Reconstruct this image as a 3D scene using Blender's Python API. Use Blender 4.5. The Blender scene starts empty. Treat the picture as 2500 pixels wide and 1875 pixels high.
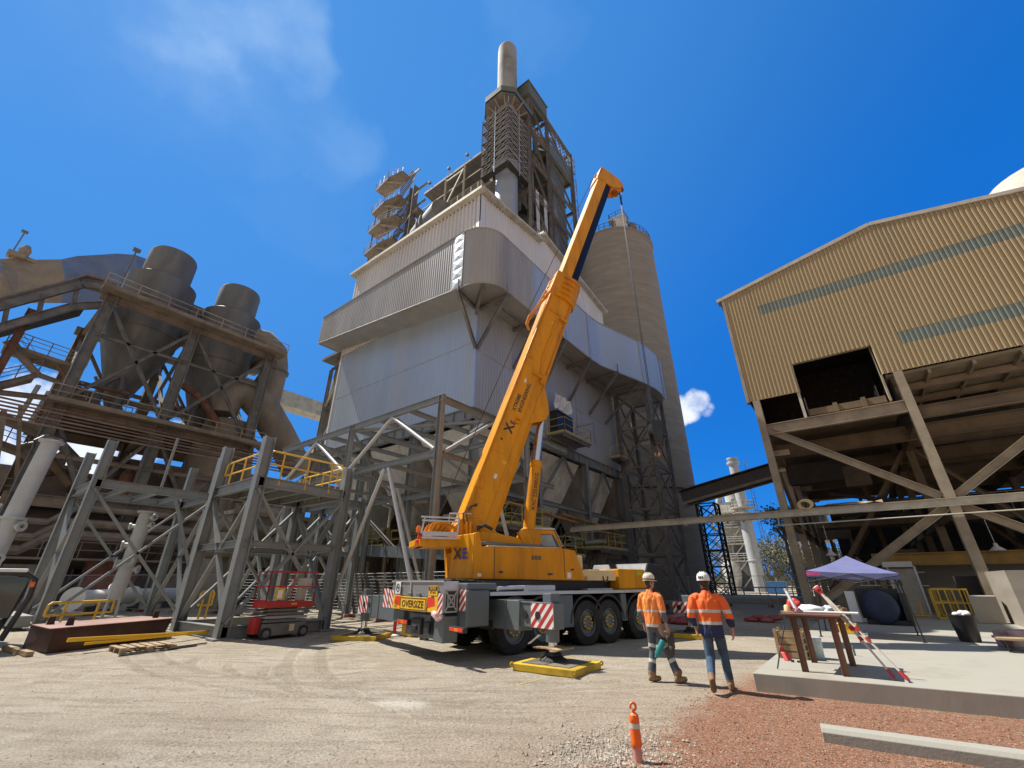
import bpy, math, random
from math import sin, cos, tan, pi, radians, atan2, sqrt, hypot
from mathutils import Vector as V, noise as mnoise
random.seed(7)
SC = bpy.context.scene
COL = SC.collection
# ------------------------------------------------------------------ camera
PITCH, YAW, EYE, FPX = radians(24.87), radians(37.2), 1.7, 1039.0
cam = bpy.data.cameras.new('camera'); cam.sensor_width = 36; cam.lens = 36*FPX/2500
cam.clip_start = .1; cam.clip_end = 3000
co = bpy.data.objects.new('camera', cam); COL.objects.link(co)
co.location = (0, 0, EYE); co.rotation_euler = (pi/2+PITCH, 0, YAW)
SC.camera = co
# ------------------------------------------------------------------ sky, sun, exposure
SUN_EL, SUN_AZ = radians(56), radians(258)          # azimuth clockwise from +Y
W = bpy.data.worlds.new('World'); SC.world = W; W.use_nodes = True
SC.view_settings.view_transform = 'Standard'; SC.view_settings.look = 'None'
SC.view_settings.exposure = 0.55; SC.view_settings.gamma = 1
sd = bpy.data.lights.new('sun', 'SUN'); sd.energy = 4.9; sd.angle = radians(.5); sd.color = (1, .945, .86)
so = bpy.data.objects.new('sun', sd); COL.objects.link(so)
tosun = V((sin(SUN_AZ)*cos(SUN_EL), cos(SUN_AZ)*cos(SUN_EL), sin(SUN_EL)))
so.rotation_euler = tosun.to_track_quat('Z', 'Y').to_euler(); so.location = (-40, -30, 80)

# measuring helpers: the place was surveyed from the photograph (2500 px wide)
cp, sp, cy, sy = cos(PITCH), sin(PITCH), cos(YAW), sin(YAW)
def ray(px, py):
    a = (px-1250)/FPX; b = (937.5-py)/FPX
    x, y, z = a, cp-b*sp, sp+b*cp
    return V((x*cy-y*sy, x*sy+y*cy, z))
O = V((0, 0, EYE))
def onx(px, py, X): d = ray(px, py); return O+d*(X/d.x)
def ony(px, py, Y): d = ray(px, py); return O+d*(Y/d.y)
def onz(px, py, z=0.): d = ray(px, py); return O+d*((z-EYE)/d.z)
def ond(px, py, D): d = ray(px, py); return O+d*(D/hypot(d.x, d.y))
def onp(px, py, n, c): d = ray(px, py); return O+d*((c-O.dot(n))/d.dot(n))

nt = W.node_tree; nt.nodes.clear()
def N(t, typ, **kw):
    n = t.nodes.new(typ)
    for k, v in kw.items(): setattr(n, k, v)
    return n
bg = N(nt, 'ShaderNodeBackground'); out = N(nt, 'ShaderNodeOutputWorld'); bg.inputs[1].default_value = .105
sky = N(nt, 'ShaderNodeTexSky', sky_type='NISHITA', sun_disc=False, sun_elevation=SUN_EL, sun_rotation=SUN_AZ,
        altitude=50, air_density=1.0, dust_density=.25, ozone_density=3.0)
hs = N(nt, 'ShaderNodeHueSaturation'); hs.inputs['Saturation'].default_value = 1.36; hs.inputs['Value'].default_value = 1.0
nt.links.new(sky.outputs[0], hs.inputs['Color'])
tc = N(nt, 'ShaderNodeTexCoord')
def M(t, op, a, b=None, c=None, clamp=False):
    n = N(t, 'ShaderNodeMath', operation=op); n.use_clamp = clamp
    for i, q in enumerate((a, b, c)):
        if q is None: continue
        if isinstance(q, (int, float)): n.inputs[i].default_value = q
        else: t.links.new(q, n.inputs[i])
    return n.outputs[0]
def VM(t, op, a, b=None):
    n = N(t, 'ShaderNodeVectorMath', operation=op)
    for i, q in enumerate((a, b)):
        if q is None: continue
        if hasattr(q, 'is_linked') or hasattr(q, 'links'): t.links.new(q, n.inputs[i])
        else: n.inputs[i].default_value = q
    return n.outputs['Value'] if op in ('DOT_PRODUCT', 'LENGTH', 'DISTANCE') else n.outputs[0]
def noise_tex(t, vec, scale, detail=4, rough=.5, dist=0):
    n = N(t, 'ShaderNodeTexNoise'); n.inputs['Scale'].default_value = scale; n.inputs['Detail'].default_value = detail
    n.inputs['Roughness'].default_value = rough; n.inputs['Distortion'].default_value = dist
    if vec is not None: t.links.new(vec, n.inputs['Vector'])
    return n.outputs['Fac']
def smap(t, x, a, b, lo=0., hi=1.):
    n = N(t, 'ShaderNodeMapRange', interpolation_type='SMOOTHSTEP'); t.links.new(x, n.inputs['Value'])
    for i, q in enumerate((a, b, lo, hi)): n.inputs[i+1].default_value = q
    return n.outputs[0]
dirv = VM(nt, 'NORMALIZE', tc.outputs['Generated'])
wv = VM(nt, 'SUBTRACT', N(nt, 'ShaderNodeTexNoise').outputs['Color'], (.5, .5, .5))
wn = wv.node.inputs[0].links[0].from_node; wn.inputs['Scale'].default_value = 5; wn.inputs['Detail'].default_value = 5; nt.links.new(dirv, wn.inputs['Vector'])
warp = VM(nt, 'NORMALIZE', VM(nt, 'ADD', dirv, VM(nt, 'MULTIPLY', wv, (.34, .34, .34))))
def blob(px, py, r0, r1):
    d = ray(px, py).normalized()
    return smap(nt, VM(nt, 'DOT_PRODUCT', dirv if r1 < 3 else warp, tuple(d)), cos(radians(r1)), cos(radians(r0)))
def mx(*a):
    r = a[0]
    for q in a[1:]: r = M(nt, 'MAXIMUM', r, q)
    return r
# thin cirrus: noise stretched along a plane high above the plant
sep = N(nt, 'ShaderNodeSeparateXYZ'); nt.links.new(dirv, sep.inputs[0])
zz = M(nt, 'ADD', sep.outputs[2], .15)
comb = N(nt, 'ShaderNodeCombineXYZ')
nt.links.new(M(nt, 'DIVIDE', sep.outputs[0], zz), comb.inputs[0]); nt.links.new(M(nt, 'DIVIDE', sep.outputs[1], zz), comb.inputs[1])
c1 = noise_tex(nt, comb.outputs[0], 1.5, 7, .62, .25)
c1 = smap(nt, c1, .40, .86)
wisp = mx(M(nt, 'MULTIPLY', blob(440, -40, 1, 10), .95), M(nt, 'MULTIPLY', blob(600, -30, 1, 8), .8), M(nt, 'MULTIPLY', blob(450, 110, 1, 9), .45), M(nt, 'MULTIPLY', blob(620, 200, 2, 10), .26), M(nt, 'MULTIPLY', blob(790, 320, 1, 6), .34),
          M(nt, 'MULTIPLY', blob(1330, 40, 1, 6), .3), M(nt, 'MULTIPLY', blob(760, 480, 2, 8), .12), M(nt, 'MULTIPLY', blob(150, 10, 3, 14), .25))
wisp = M(nt, 'MULTIPLY', wisp, M(nt, 'ADD', c1, .12))
# one small cumulus and some behind the left plant
c2 = noise_tex(nt, dirv, 17, 6, .58)
cum = mx(blob(1675, 1000, 1.0, 2.6), blob(1700, 980, .8, 2.3), blob(1660, 1020, .6, 1.8), M(nt, 'MULTIPLY', blob(1725, 998, .4, 1.6), .8), blob(60, 985, 1, 5), blob(150, 1130, 3, 9), blob(60, 1180, 3, 9))
cum = smap(nt, M(nt, 'ADD', M(nt, 'MULTIPLY', c2, .9), M(nt, 'MULTIPLY', cum, .6)), .76, 1.14)
def mixw(f, a, c):
    n = N(nt, 'ShaderNodeMixRGB')
    for i, q in enumerate((f, a, c)):
        if isinstance(q, tuple): n.inputs[i].default_value = (*q, 1)
        elif isinstance(q, (int, float)): n.inputs[i].default_value = q
        else: nt.links.new(q, n.inputs[i])
    return n.outputs[0]
# clear tropical air: saturated azure low down, deeper blue overhead, paler towards the sun
K = 6.3
az = mixw(smap(nt, sep.outputs[2], 0, .42), (.004*K, .235*K, .84*K), (.008*K, .175*K, .70*K))
az = mixw(smap(nt, sep.outputs[2], .42, .95), az, (.012*K, .15*K, .56*K))
az = mixw(M(nt, 'MULTIPLY', smap(nt, VM(nt, 'DOT_PRODUCT', dirv, tuple(tosun)), .2, 1.0), .7), az, (.10*K, .38*K, .90*K))
az = mixw(.93, hs.outputs[0], az)
# unseen pale glow behind the viewer, added as neutral fill for the shadows
back = smap(nt, VM(nt, 'DOT_PRODUCT', dirv, tuple(V((sin(YAW), -cos(YAW), .25)).normalized())), -.05, .55)
az = mixw(M(nt, 'MULTIPLY', back, .9), az, (.43*K, .43*K, .415*K))
mixa = N(nt, 'ShaderNodeMixRGB'); mixa.inputs[2].default_value = (5.2, 6.6, 7.6, 1)
nt.links.new(M(nt, 'MULTIPLY', wisp, .48, clamp=True), mixa.inputs[0]); nt.links.new(az, mixa.inputs[1])
mixb = N(nt, 'ShaderNodeMixRGB'); mixb.inputs[2].default_value = (6.6, 6.9, 7.2, 1)
nt.links.new(M(nt, 'MULTIPLY', cum, .93), mixb.inputs[0]); nt.links.new(mixa.outputs[0], mixb.inputs[1])
nt.links.new(mixb.outputs[0], bg.inputs[0]); nt.links.new(bg.outputs[0], out.inputs[0])

# ------------------------------------------------------------------ materials
MATS = {}
def mat(name, col, rough=.6, metal=0., var=.12, scale=3., dirt=None, damt=.35, dscale=1.2, bump=.08, bscale=30., streak=1., spec=None, vec='Object'):
    m = bpy.data.materials.new(name); m.use_nodes = True; t = m.node_tree
    b = t.nodes['Principled BSDF']
    b.inputs['Roughness'].default_value = rough; b.inputs['Metallic'].default_value = metal
    if spec is not None: b.inputs['Specular IOR Level'].default_value = spec
    tcn = N(t, 'ShaderNodeTexCoord'); mp = N(t, 'ShaderNodeMapping'); mp.inputs['Scale'].default_value = (1, 1, streak)
    t.links.new(tcn.outputs[vec], mp.inputs[0])
    n1 = noise_tex(t, mp.outputs[0], scale, 5, .6)
    mix = N(t, 'ShaderNodeMixRGB'); mix.inputs[1].default_value = (*[c*(1-var) for c in col], 1); mix.inputs[2].default_value = (*[min(1, c*(1+var)) for c in col], 1)
    t.links.new(smap(t, n1, .3, .7), mix.inputs[0]); last = mix.outputs[0]
    if dirt:
        n2 = noise_tex(t, mp.outputs[0], dscale, 6, .65)
        mx2 = N(t, 'ShaderNodeMixRGB'); mx2.inputs[2].default_value = (*dirt, 1)
        t.links.new(M(t, 'MULTIPLY', smap(t, n2, .42, .72), damt*1.6, clamp=True), mx2.inputs[0]); t.links.new(last, mx2.inputs[1]); last = mx2.outputs[0]
    t.links.new(last, b.inputs['Base Color'])
    t.links.new(M(t, 'ADD', M(t, 'MULTIPLY', n1, .25), rough-.12), b.inputs['Roughness'])
    if bump:
        n3 = noise_tex(t, mp.outputs[0], bscale, 3, .6); bp = N(t, 'ShaderNodeBump'); bp.inputs['Strength'].default_value = bump
        bp.inputs['Distance'].default_value = .02
        t.links.new(n3, bp.inputs['Height']); t.links.new(bp.outputs[0], b.inputs['Normal'])
    MATS[name] = m
    return m
DUST = (.30, .245, .18)
m_steel = mat('grey_paint_steel', (.225, .245, .245), .5, .1, .1, 2, DUST, .18)
m_steel2 = mat('dusty_steel', (.165, .163, .155), .7, 0, .18, 1.2, (.26, .225, .18), .4)
m_brown = mat('dust_brown_steel', (.20, .165, .13), .8, 0, .22, .9, (.30, .225, .155), .45)
m_rust = mat('rust_red', (.16, .075, .05), .85, 0, .25, 1.5, (.26, .17, .11), .35)
m_cyc = mat('cyclone_plate', (.14, .142, .135), .65, .05, .25, .5, (.25, .215, .17), .5, .6, streak=.35)
m_galv = mat('galvanised_sky_tint', (.42, .49, .56), .36, .3, .07, .7, (.42, .40, .36), .3, .35, .03, 20, .12)  # blue of the reflected sky mixed into the sheet's base colour
m_galvd = mat('galvanised_dull', (.38, .38, .365), .5, .15, .1, .8, (.30, .27, .22), .35, .5, .03, 20, .15)
m_galvp = mat('galvanised_shiny', (.58, .64, .66), .35, .2, .1, 2.5, None, bump=.3, bscale=3)
m_white = mat('white_sheet', (.66, .655, .63), .5, 0, .06, .6, (.5, .46, .4), .25, .4, .03, 20, .12)
m_trim = mat('cream_trim', (.50, .46, .37), .6, 0, .12, 2, (.3, .25, .18), .3)
m_hop = mat('hopper_sheet', (.60, .59, .53), .55, .05, .1, 1, (.22, .19, .14), .3)
m_conc = mat('silo_concrete', (.27, .235, .19), .9, 0, .1, .25, (.42, .38, .32), .2, .4, .1, 6, 5.)
m_shed = mat('tan_sheet', (.45, .345, .185), .5, 0, .08, .5, (.31, .24, .145), .4, .5, .03, 20, .15)
m_skyl = mat('green_sheet', (.22, .255, .215), .4, 0, .1, 1, (.24, .25, .2), .3)
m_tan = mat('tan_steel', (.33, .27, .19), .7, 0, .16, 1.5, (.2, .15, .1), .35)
m_tand = mat('brown_tan_steel', (.17, .12, .068), .75, 0, .2, 1., (.12, .085, .05), .4)  # darker tan steel, the deep shade under the shed put into its colour
m_dark = mat('near_black_brown', (.035, .031, .027), .85, 0, .3, .8, (.08, .06, .045), .3)  # near-black brown, shared by floor plates, walls and dark openings
m_yel = mat('safety_yellow', (.72, .42, .04), .5, 0, .12, 3, (.38, .25, .08), .2)
m_yeld = mat('faded_yellow', (.50, .40, .10), .6, 0, .15, 3, (.28, .22, .12), .35)
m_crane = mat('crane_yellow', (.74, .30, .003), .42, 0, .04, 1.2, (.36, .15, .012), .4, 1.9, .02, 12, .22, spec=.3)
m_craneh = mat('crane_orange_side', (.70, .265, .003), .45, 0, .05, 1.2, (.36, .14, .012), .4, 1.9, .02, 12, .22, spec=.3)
m_cgrey = mat('truck_grey', (.12, .145, .155), .42, .1, .08, 1.5, (.2, .17, .13), .16, 2)
m_alu = mat('aluminium', (.58, .60, .61), .38, .6, .06, 5, (.4, .38, .34), .25)
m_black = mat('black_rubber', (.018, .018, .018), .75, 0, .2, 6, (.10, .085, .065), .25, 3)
m_blackp = mat('black_paint', (.02, .02, .022), .45, 0, .1, 4, (.08, .07, .055), .25)
m_chrome = mat('chrome_rod', (.72, .74, .78), .12, 1, .02, 2, None, bump=0)
m_navy = mat('dark_blue_boom', (.005, .008, .022), .5, 0, .1, 2, None, spec=.2)
m_cwhite = mat('white_paint', (.78, .77, .74), .5, 0, .05, 4, (.5, .46, .4), .2)
m_red = mat('red_paint', (.48, .03, .025), .5, 0, .1, 4, (.25, .08, .06), .25)
m_signy = mat('sign_yellow', (.82, .46, .015), .5, 0, .05, 3, None, bump=0)
m_signr = mat('sign_red', (.72, .045, .02), .5, 0, .05, 3, None, bump=0)
m_cream = mat('bare_cream', (.72, .55, .30), .5, 0, .08, 3, (.55, .38, .16), .3)
m_olive = mat('dull_green_panel', (.115, .13, .105), .6, 0, .1, .5, (.16, .15, .12), .3)
m_pipe = mat('pale_grey_pipe', (.46, .47, .46), .5, .2, .06, 1.5, (.34, .32, .28), .25, 1.)
m_wood = mat('raw_timber', (.36, .25, .13), .8, 0, .25, 5, (.2, .14, .08), .3)
m_maroon = mat('red_oxide_shaded', (.035, .008, .008), .55, 0, .15, 1.5, (.20, .12, .09), .12)  # near-black base, shade on the box front put into the colour
m_mesh = mat('mesh_wire', (.34, .35, .35), .5, .4, .1, 5)
m_glass = mat('cab_glass', (.04, .06, .055), .06, 0, .1, 1, None, bump=0, spec=.8)
m_amber = mat('amber_lens', (.85, .17, .02), .3, 0, .05, 3, None, bump=0)
m_slab = mat('slab_concrete', (.36, .345, .29), .9, 0, .14, .7, (.235, .205, .16), .45, .7, .15, 25)
m_slabf = mat('slab_edge', (.36, .325, .27), .9, 0, .12, 1., (.33, .28, .22), .3, 1.5, .12, 9, .35)
m_brick = mat('red_panel', (.30, .10, .065), .85, 0, .2, 1, DUST, .3)

# ------------------------------------------------------------------ mesh builder
Z = V((0, 0, 1))
def vv(p): return p if isinstance(p, V) else V(p)
def absloc(o):
    l = V((0, 0, 0))
    while o is not None: l = l+o.location; o = o.parent
    return l
class MB:
    def __init__(s): s.v = []; s.f = []; s.mi = []; s.k = 0
    def add(s, vs, fs):
        n = len(s.v); s.v += [vv(q) for q in vs]; s.f += [[i+n for i in f] for f in fs]; s.mi += [s.k]*len(fs); return s
    def box(s, c, d, rz=0):
        x, y, z = d[0]/2, d[1]/2, d[2]/2; C, S = cos(rz), sin(rz)
        vs = [(c[0]+a*x*C-b*y*S, c[1]+a*x*S+b*y*C, c[2]+e*z) for e in (-1, 1) for a, b in ((-1, -1), (1, -1), (1, 1), (-1, 1))]
        return s.add(vs, [(3, 2, 1, 0), (4, 5, 6, 7), (0, 1, 5, 4), (1, 2, 6, 5), (2, 3, 7, 6), (3, 0, 4, 7)])
    def bb(s, a, b): return s.box([(a[i]+b[i])/2 for i in range(3)], [abs(a[i]-b[i]) for i in range(3)])
    def ext(s, prof, p0, p1, up=None, prof1=None):
        """extrude a 2-D profile (side, up) from p0 to p1"""
        p0, p1 = vv(p0), vv(p1); d = (p1-p0)
        if d.length < 1e-6: return s
        d.normalize(); u = vv(up) if up is not None else (Z if abs(d.z) < .95 else V((1, 0, 0)))
        sd = d.cross(u).normalized(); u = sd.cross(d); n = len(prof)
        vs = [p0+sd*a+u*b for a, b in prof]+[p1+sd*a+u*b for a, b in (prof1 or prof)]
        fs = [(i, (i+1) % n, n+(i+1) % n, n+i) for i in range(n)]+[tuple(range(n))[::-1], tuple(range(n, 2*n))]
        return s.add(vs, fs)
    def bar(s, p0, p1, w, h=None, up=None):
        h = h or w; return s.ext([(-w/2, -h/2), (w/2, -h/2), (w/2, h/2), (-w/2, h/2)], p0, p1, up)
    def ib(s, p0, p1, w, h, up=None, t=None):
        t = t or max(.012, h*.06); b, c, q = w/2, h/2, t/2
        return s.ext([(-b, -c), (b, -c), (b, -c+t), (q, -c+t), (q, c-t), (b, c-t), (b, c), (-b, c), (-b, c-t), (-q, c-t), (-q, -c+t), (-b, -c+t)], p0, p1, up)
    def tube(s, p0, p1, r, n=8, r1=None):
        pr = lambda r: [(r*cos(2*pi*i/n), r*sin(2*pi*i/n)) for i in range(n)]
        return s.ext(pr(r), p0, p1, None, pr(r if r1 is None else r1))
    def path(s, pts, r, n=6, closed=False):
        pts = [vv(p) for p in pts]; rings = []; L = len(pts)
        u = None
        for i, p in enumerate(pts):
            if closed: d = pts[(i+1) % L]-pts[i-1]
            else: d = pts[min(i+1, L-1)]-pts[max(i-1, 0)]
            d.normalize()
            if u is None: u = (Z if abs(d.z) < .9 else V((1, 0, 0)))
            sd = d.cross(u)
            if sd.length < 1e-4: sd = d.cross(V((.3, 1, .2)))
            sd.normalize(); u = sd.cross(d)
            rr = r[i] if isinstance(r, (list, tuple)) else r
            rings.append([p+sd*(rr*cos(2*pi*k/n))+u*(rr*sin(2*pi*k/n)) for k in range(n)])
        vs = [q for g in rings for q in g]; m = L if closed else L-1
        fs = [(i*n+k, i*n+(k+1) % n, ((i+1) % L)*n+(k+1) % n, ((i+1) % L)*n+k) for i in range(m) for k in range(n)]
        if not closed: fs += [tuple(range(n))[::-1], tuple(range((L-1)*n, L*n))]
        return s.add(vs, fs)
    def lathe(s, c, prof, n=24, axis=None, a0=0, a1=2*pi, cap=True):
        c = vv(c); ax = (vv(axis) if axis is not None else Z).normalized()
        u = V((1, 0, 0)) if abs(ax.z) > .9 else Z
        sd = ax.cross(u).normalized(); u = sd.cross(ax); full = a1-a0 > 2*pi-.01; m = n if full else n+1; vs = []
        for r, z in prof:
            for k in range(m):
                a = a0+(a1-a0)*k/n; vs.append(c+ax*z+u*(r*cos(a))+sd*(r*sin(a)))
        fs = []
        for i in range(len(prof)-1):
            for k in range(n):
                k2 = (k+1) % m; fs.append((i*m+k, (i+1)*m+k, (i+1)*m+k2, i*m+k2))
        if cap and full: fs += [tuple(range(m)), tuple(range((len(prof)-1)*m, len(prof)*m))[::-1]]
        return s.add(vs, fs)
    def prism(s, pts, d):
        """closed polygon of 3-D points pushed along d"""
        pts = [vv(p) for p in pts]; d = vv(d); n = len(pts)
        return s.add(pts+[p+d for p in pts], [tuple(range(n))[::-1], tuple(range(n, 2*n))]+[(i, (i+1) % n, n+(i+1) % n, n+i) for i in range(n)])
    def hull8(s, a, b):
        """two quads (4 points each) joined into a solid"""
        return s.add(list(a)+list(b), [(3, 2, 1, 0), (4, 5, 6, 7), (0, 1, 5, 4), (1, 2, 6, 5), (2, 3, 7, 6), (3, 0, 4, 7)])
    def corr(s, pathxy, z0, z1, period=.2, amp=.03, side=1, th=.0):
        """ribbed sheet along a plan polyline; z0,z1 numbers or functions of arc length -> list of (a,b)"""
        pts = [V((p[0], p[1], 0)) for p in pathxy]; L = 0; samp = []
        for a, b in zip(pts, pts[1:]):
            d = b-a; l = d.length; d.normalize(); nrm = V((d.y, -d.x, 0))*side
            k = max(1, round(l/period)); pl = l/k
            for i in range(k):
                for q, h in ((0, 0), (.3, 0), (.42, 1), (.72, 1), (.88, 0)): samp.append((L+(i+q)*pl, a+d*((i+q)*pl), nrm, h))
            L += l
        samp.append((L, pts[-1], nrm, 0))
        sz = z0 if callable(z0) else (lambda q: [(z0, z1)])
        prev = None
        for (l, p, nn, h) in samp:
            iv = sz(l); p = p+nn*(amp*h)
            cur = [(p+Z*a, p+Z*b) for a, b in iv]
            if prev and len(prev) == len(cur):
                for (a, b), (c, d) in zip(prev, cur): s.add([a, c, d, b], [(0, 1, 2, 3)] if side > 0 else [(3, 2, 1, 0)])
            prev = cur
        return s
    def obj(s, name, mt, parent=None, origin=None, smooth=False, bevel=0, seg=2, angle=40):
        o0 = absloc(parent) if parent else (vv(origin) if origin is not None else V((0, 0, 0)))
        me = bpy.data.meshes.new(name); me.from_pydata([tuple(q-o0) for q in s.v], [], s.f)
        for q in (mt if isinstance(mt, (list, tuple)) else [mt]): me.materials.append(q)
        if max(s.mi, default=0) > 0: me.polygons.foreach_set('material_index', s.mi)
        me.update()
        if smooth:
            me.polygons.foreach_set('use_smooth', [True]*len(me.polygons)); me.set_sharp_from_angle(angle=radians(angle))
        o = bpy.data.objects.new(name, me); COL.objects.link(o)
        if parent: o.parent = parent
        else: o.location = o0
        if bevel:
            bv = o.modifiers.new('bevel', 'BEVEL'); bv.width = bevel; bv.segments = seg; bv.limit_method = 'ANGLE'; bv.angle_limit = radians(35)
        return o
def tag(o, label=None, cat=None, group=None, kind=None):
    if label: o['label'] = label
    if cat: o['category'] = cat
    if group: o['group'] = group
    if kind: o['kind'] = kind
    return o
def thing(name, label, cat, loc=(0, 0, 0), group=None):
    o = bpy.data.objects.new(name, None); COL.objects.link(o); o.location = loc; o.empty_display_size = .3
    return tag(o, label, cat, group)
def copy_tree(o, parent=None, off=None):
    c = o.copy(); COL.objects.link(c); c.parent = parent
    if off is not None: c.location = o.location+vv(off)
    for ch in list(o.children): copy_tree(ch, c)
    return c
# member helpers: every column, beam and brace is a part of its own
def ib(par, name, p0, p1, w, h, mt=None, up=None): return MB().ib(p0, p1, w, h, up).obj(name, mt or m_steel, par)
def bar(par, name, p0, p1, w, h=None, mt=None, up=None): return MB().bar(p0, p1, w, h, up).obj(name, mt or m_steel, par)
def tub(par, name, p0, p1, r, mt=None, n=10): return MB().tube(p0, p1, r, n).obj(name, mt or m_steel, par, smooth=True)
def railing_mb(m, pts, h=1.05, sp=1.5, r=.022, mid=(.5,), closed=False, n=5):
    pts = [vv(p) for p in pts]
    if closed: pts = pts+[pts[0]]
    for a, b in zip(pts, pts[1:]):
        k = max(1, round((b-a).length/sp))
        for i in range(k+1): q = a+(b-a)*(i/k); m.tube(q, q+Z*h, r, n)
        m.tube(a+Z*h, b+Z*h, r, n)
        for q in mid: m.tube(a+Z*(h*q), b+Z*(h*q), r*.8, n)
    return m
def railing(par, pts, h=1.05, sp=1.5, r=.022, mid=(.5,), mt=None, closed=False, name='railing'):
    return railing_mb(MB(), pts, h, sp, r, mid, closed).obj(name, mt or m_yeld, par)
def stair_mb(m, p0, p1, w, side):
    """flight from p0 up to p1; side = horizontal unit vector across"""
    p0, p1, s = vv(p0), vv(p1), vv(side)
    for k in (0, 1): m.bar(p0+s*(w*k), p1+s*(w*k), .05, .22)
    n = max(3, int((p1.z-p0.z)/.25))
    for i in range(n):
        q = p0+(p1-p0)*((i+.5)/n)+s*(w/2); dd = (p1-p0); dd.z = 0; dd.normalize()
        m.hull8([q-s*w/2-dd*.12, q+s*w/2-dd*.12, q+s*w/2+dd*.12, q-s*w/2+dd*.12], [x+Z*.03 for x in (q-s*w/2-dd*.12, q+s*w/2-dd*.12, q+s*w/2+dd*.12, q-s*w/2+dd*.12)])
    for k in (0, 1):
        a, b = p0+s*(w*k), p1+s*(w*k)
        m.tube(a+Z, b+Z, .022, 5); m.tube(a+Z*.5, b+Z*.5, .018, 5)
        for i in range(4): q = a+(b-a)*(i/3); m.tube(q, q+Z, .022, 5)
    return m
def text_mesh(txt, size, mt, place, parent, name='lettering', bold=.012, ext=.003, sx=1., fit=None):
    """flat letters; place(u,v)->3-D point with u to the right, v up, centred"""
    cu = bpy.data.curves.new('t', 'FONT'); cu.body = txt; cu.size = size; cu.align_x = 'CENTER'; cu.align_y = 'CENTER'; cu.offset = bold*size; cu.resolution_u = 2
    ob = bpy.data.objects.new('t', cu); COL.objects.link(ob); bpy.context.view_layer.update()
    me = bpy.data.meshes.new_from_object(ob.evaluated_get(bpy.context.evaluated_depsgraph_get()))
    bpy.data.objects.remove(ob)
    if fit: xs_ = [q.co.x for q in me.vertices]; sx = fit/(max(xs_)-min(xs_))
    m = MB(); m.add([place(q.co.x*sx, q.co.y) for q in me.vertices], [list(p.vertices) for p in me.polygons])
    return m.obj(name, mt, parent)
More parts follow.
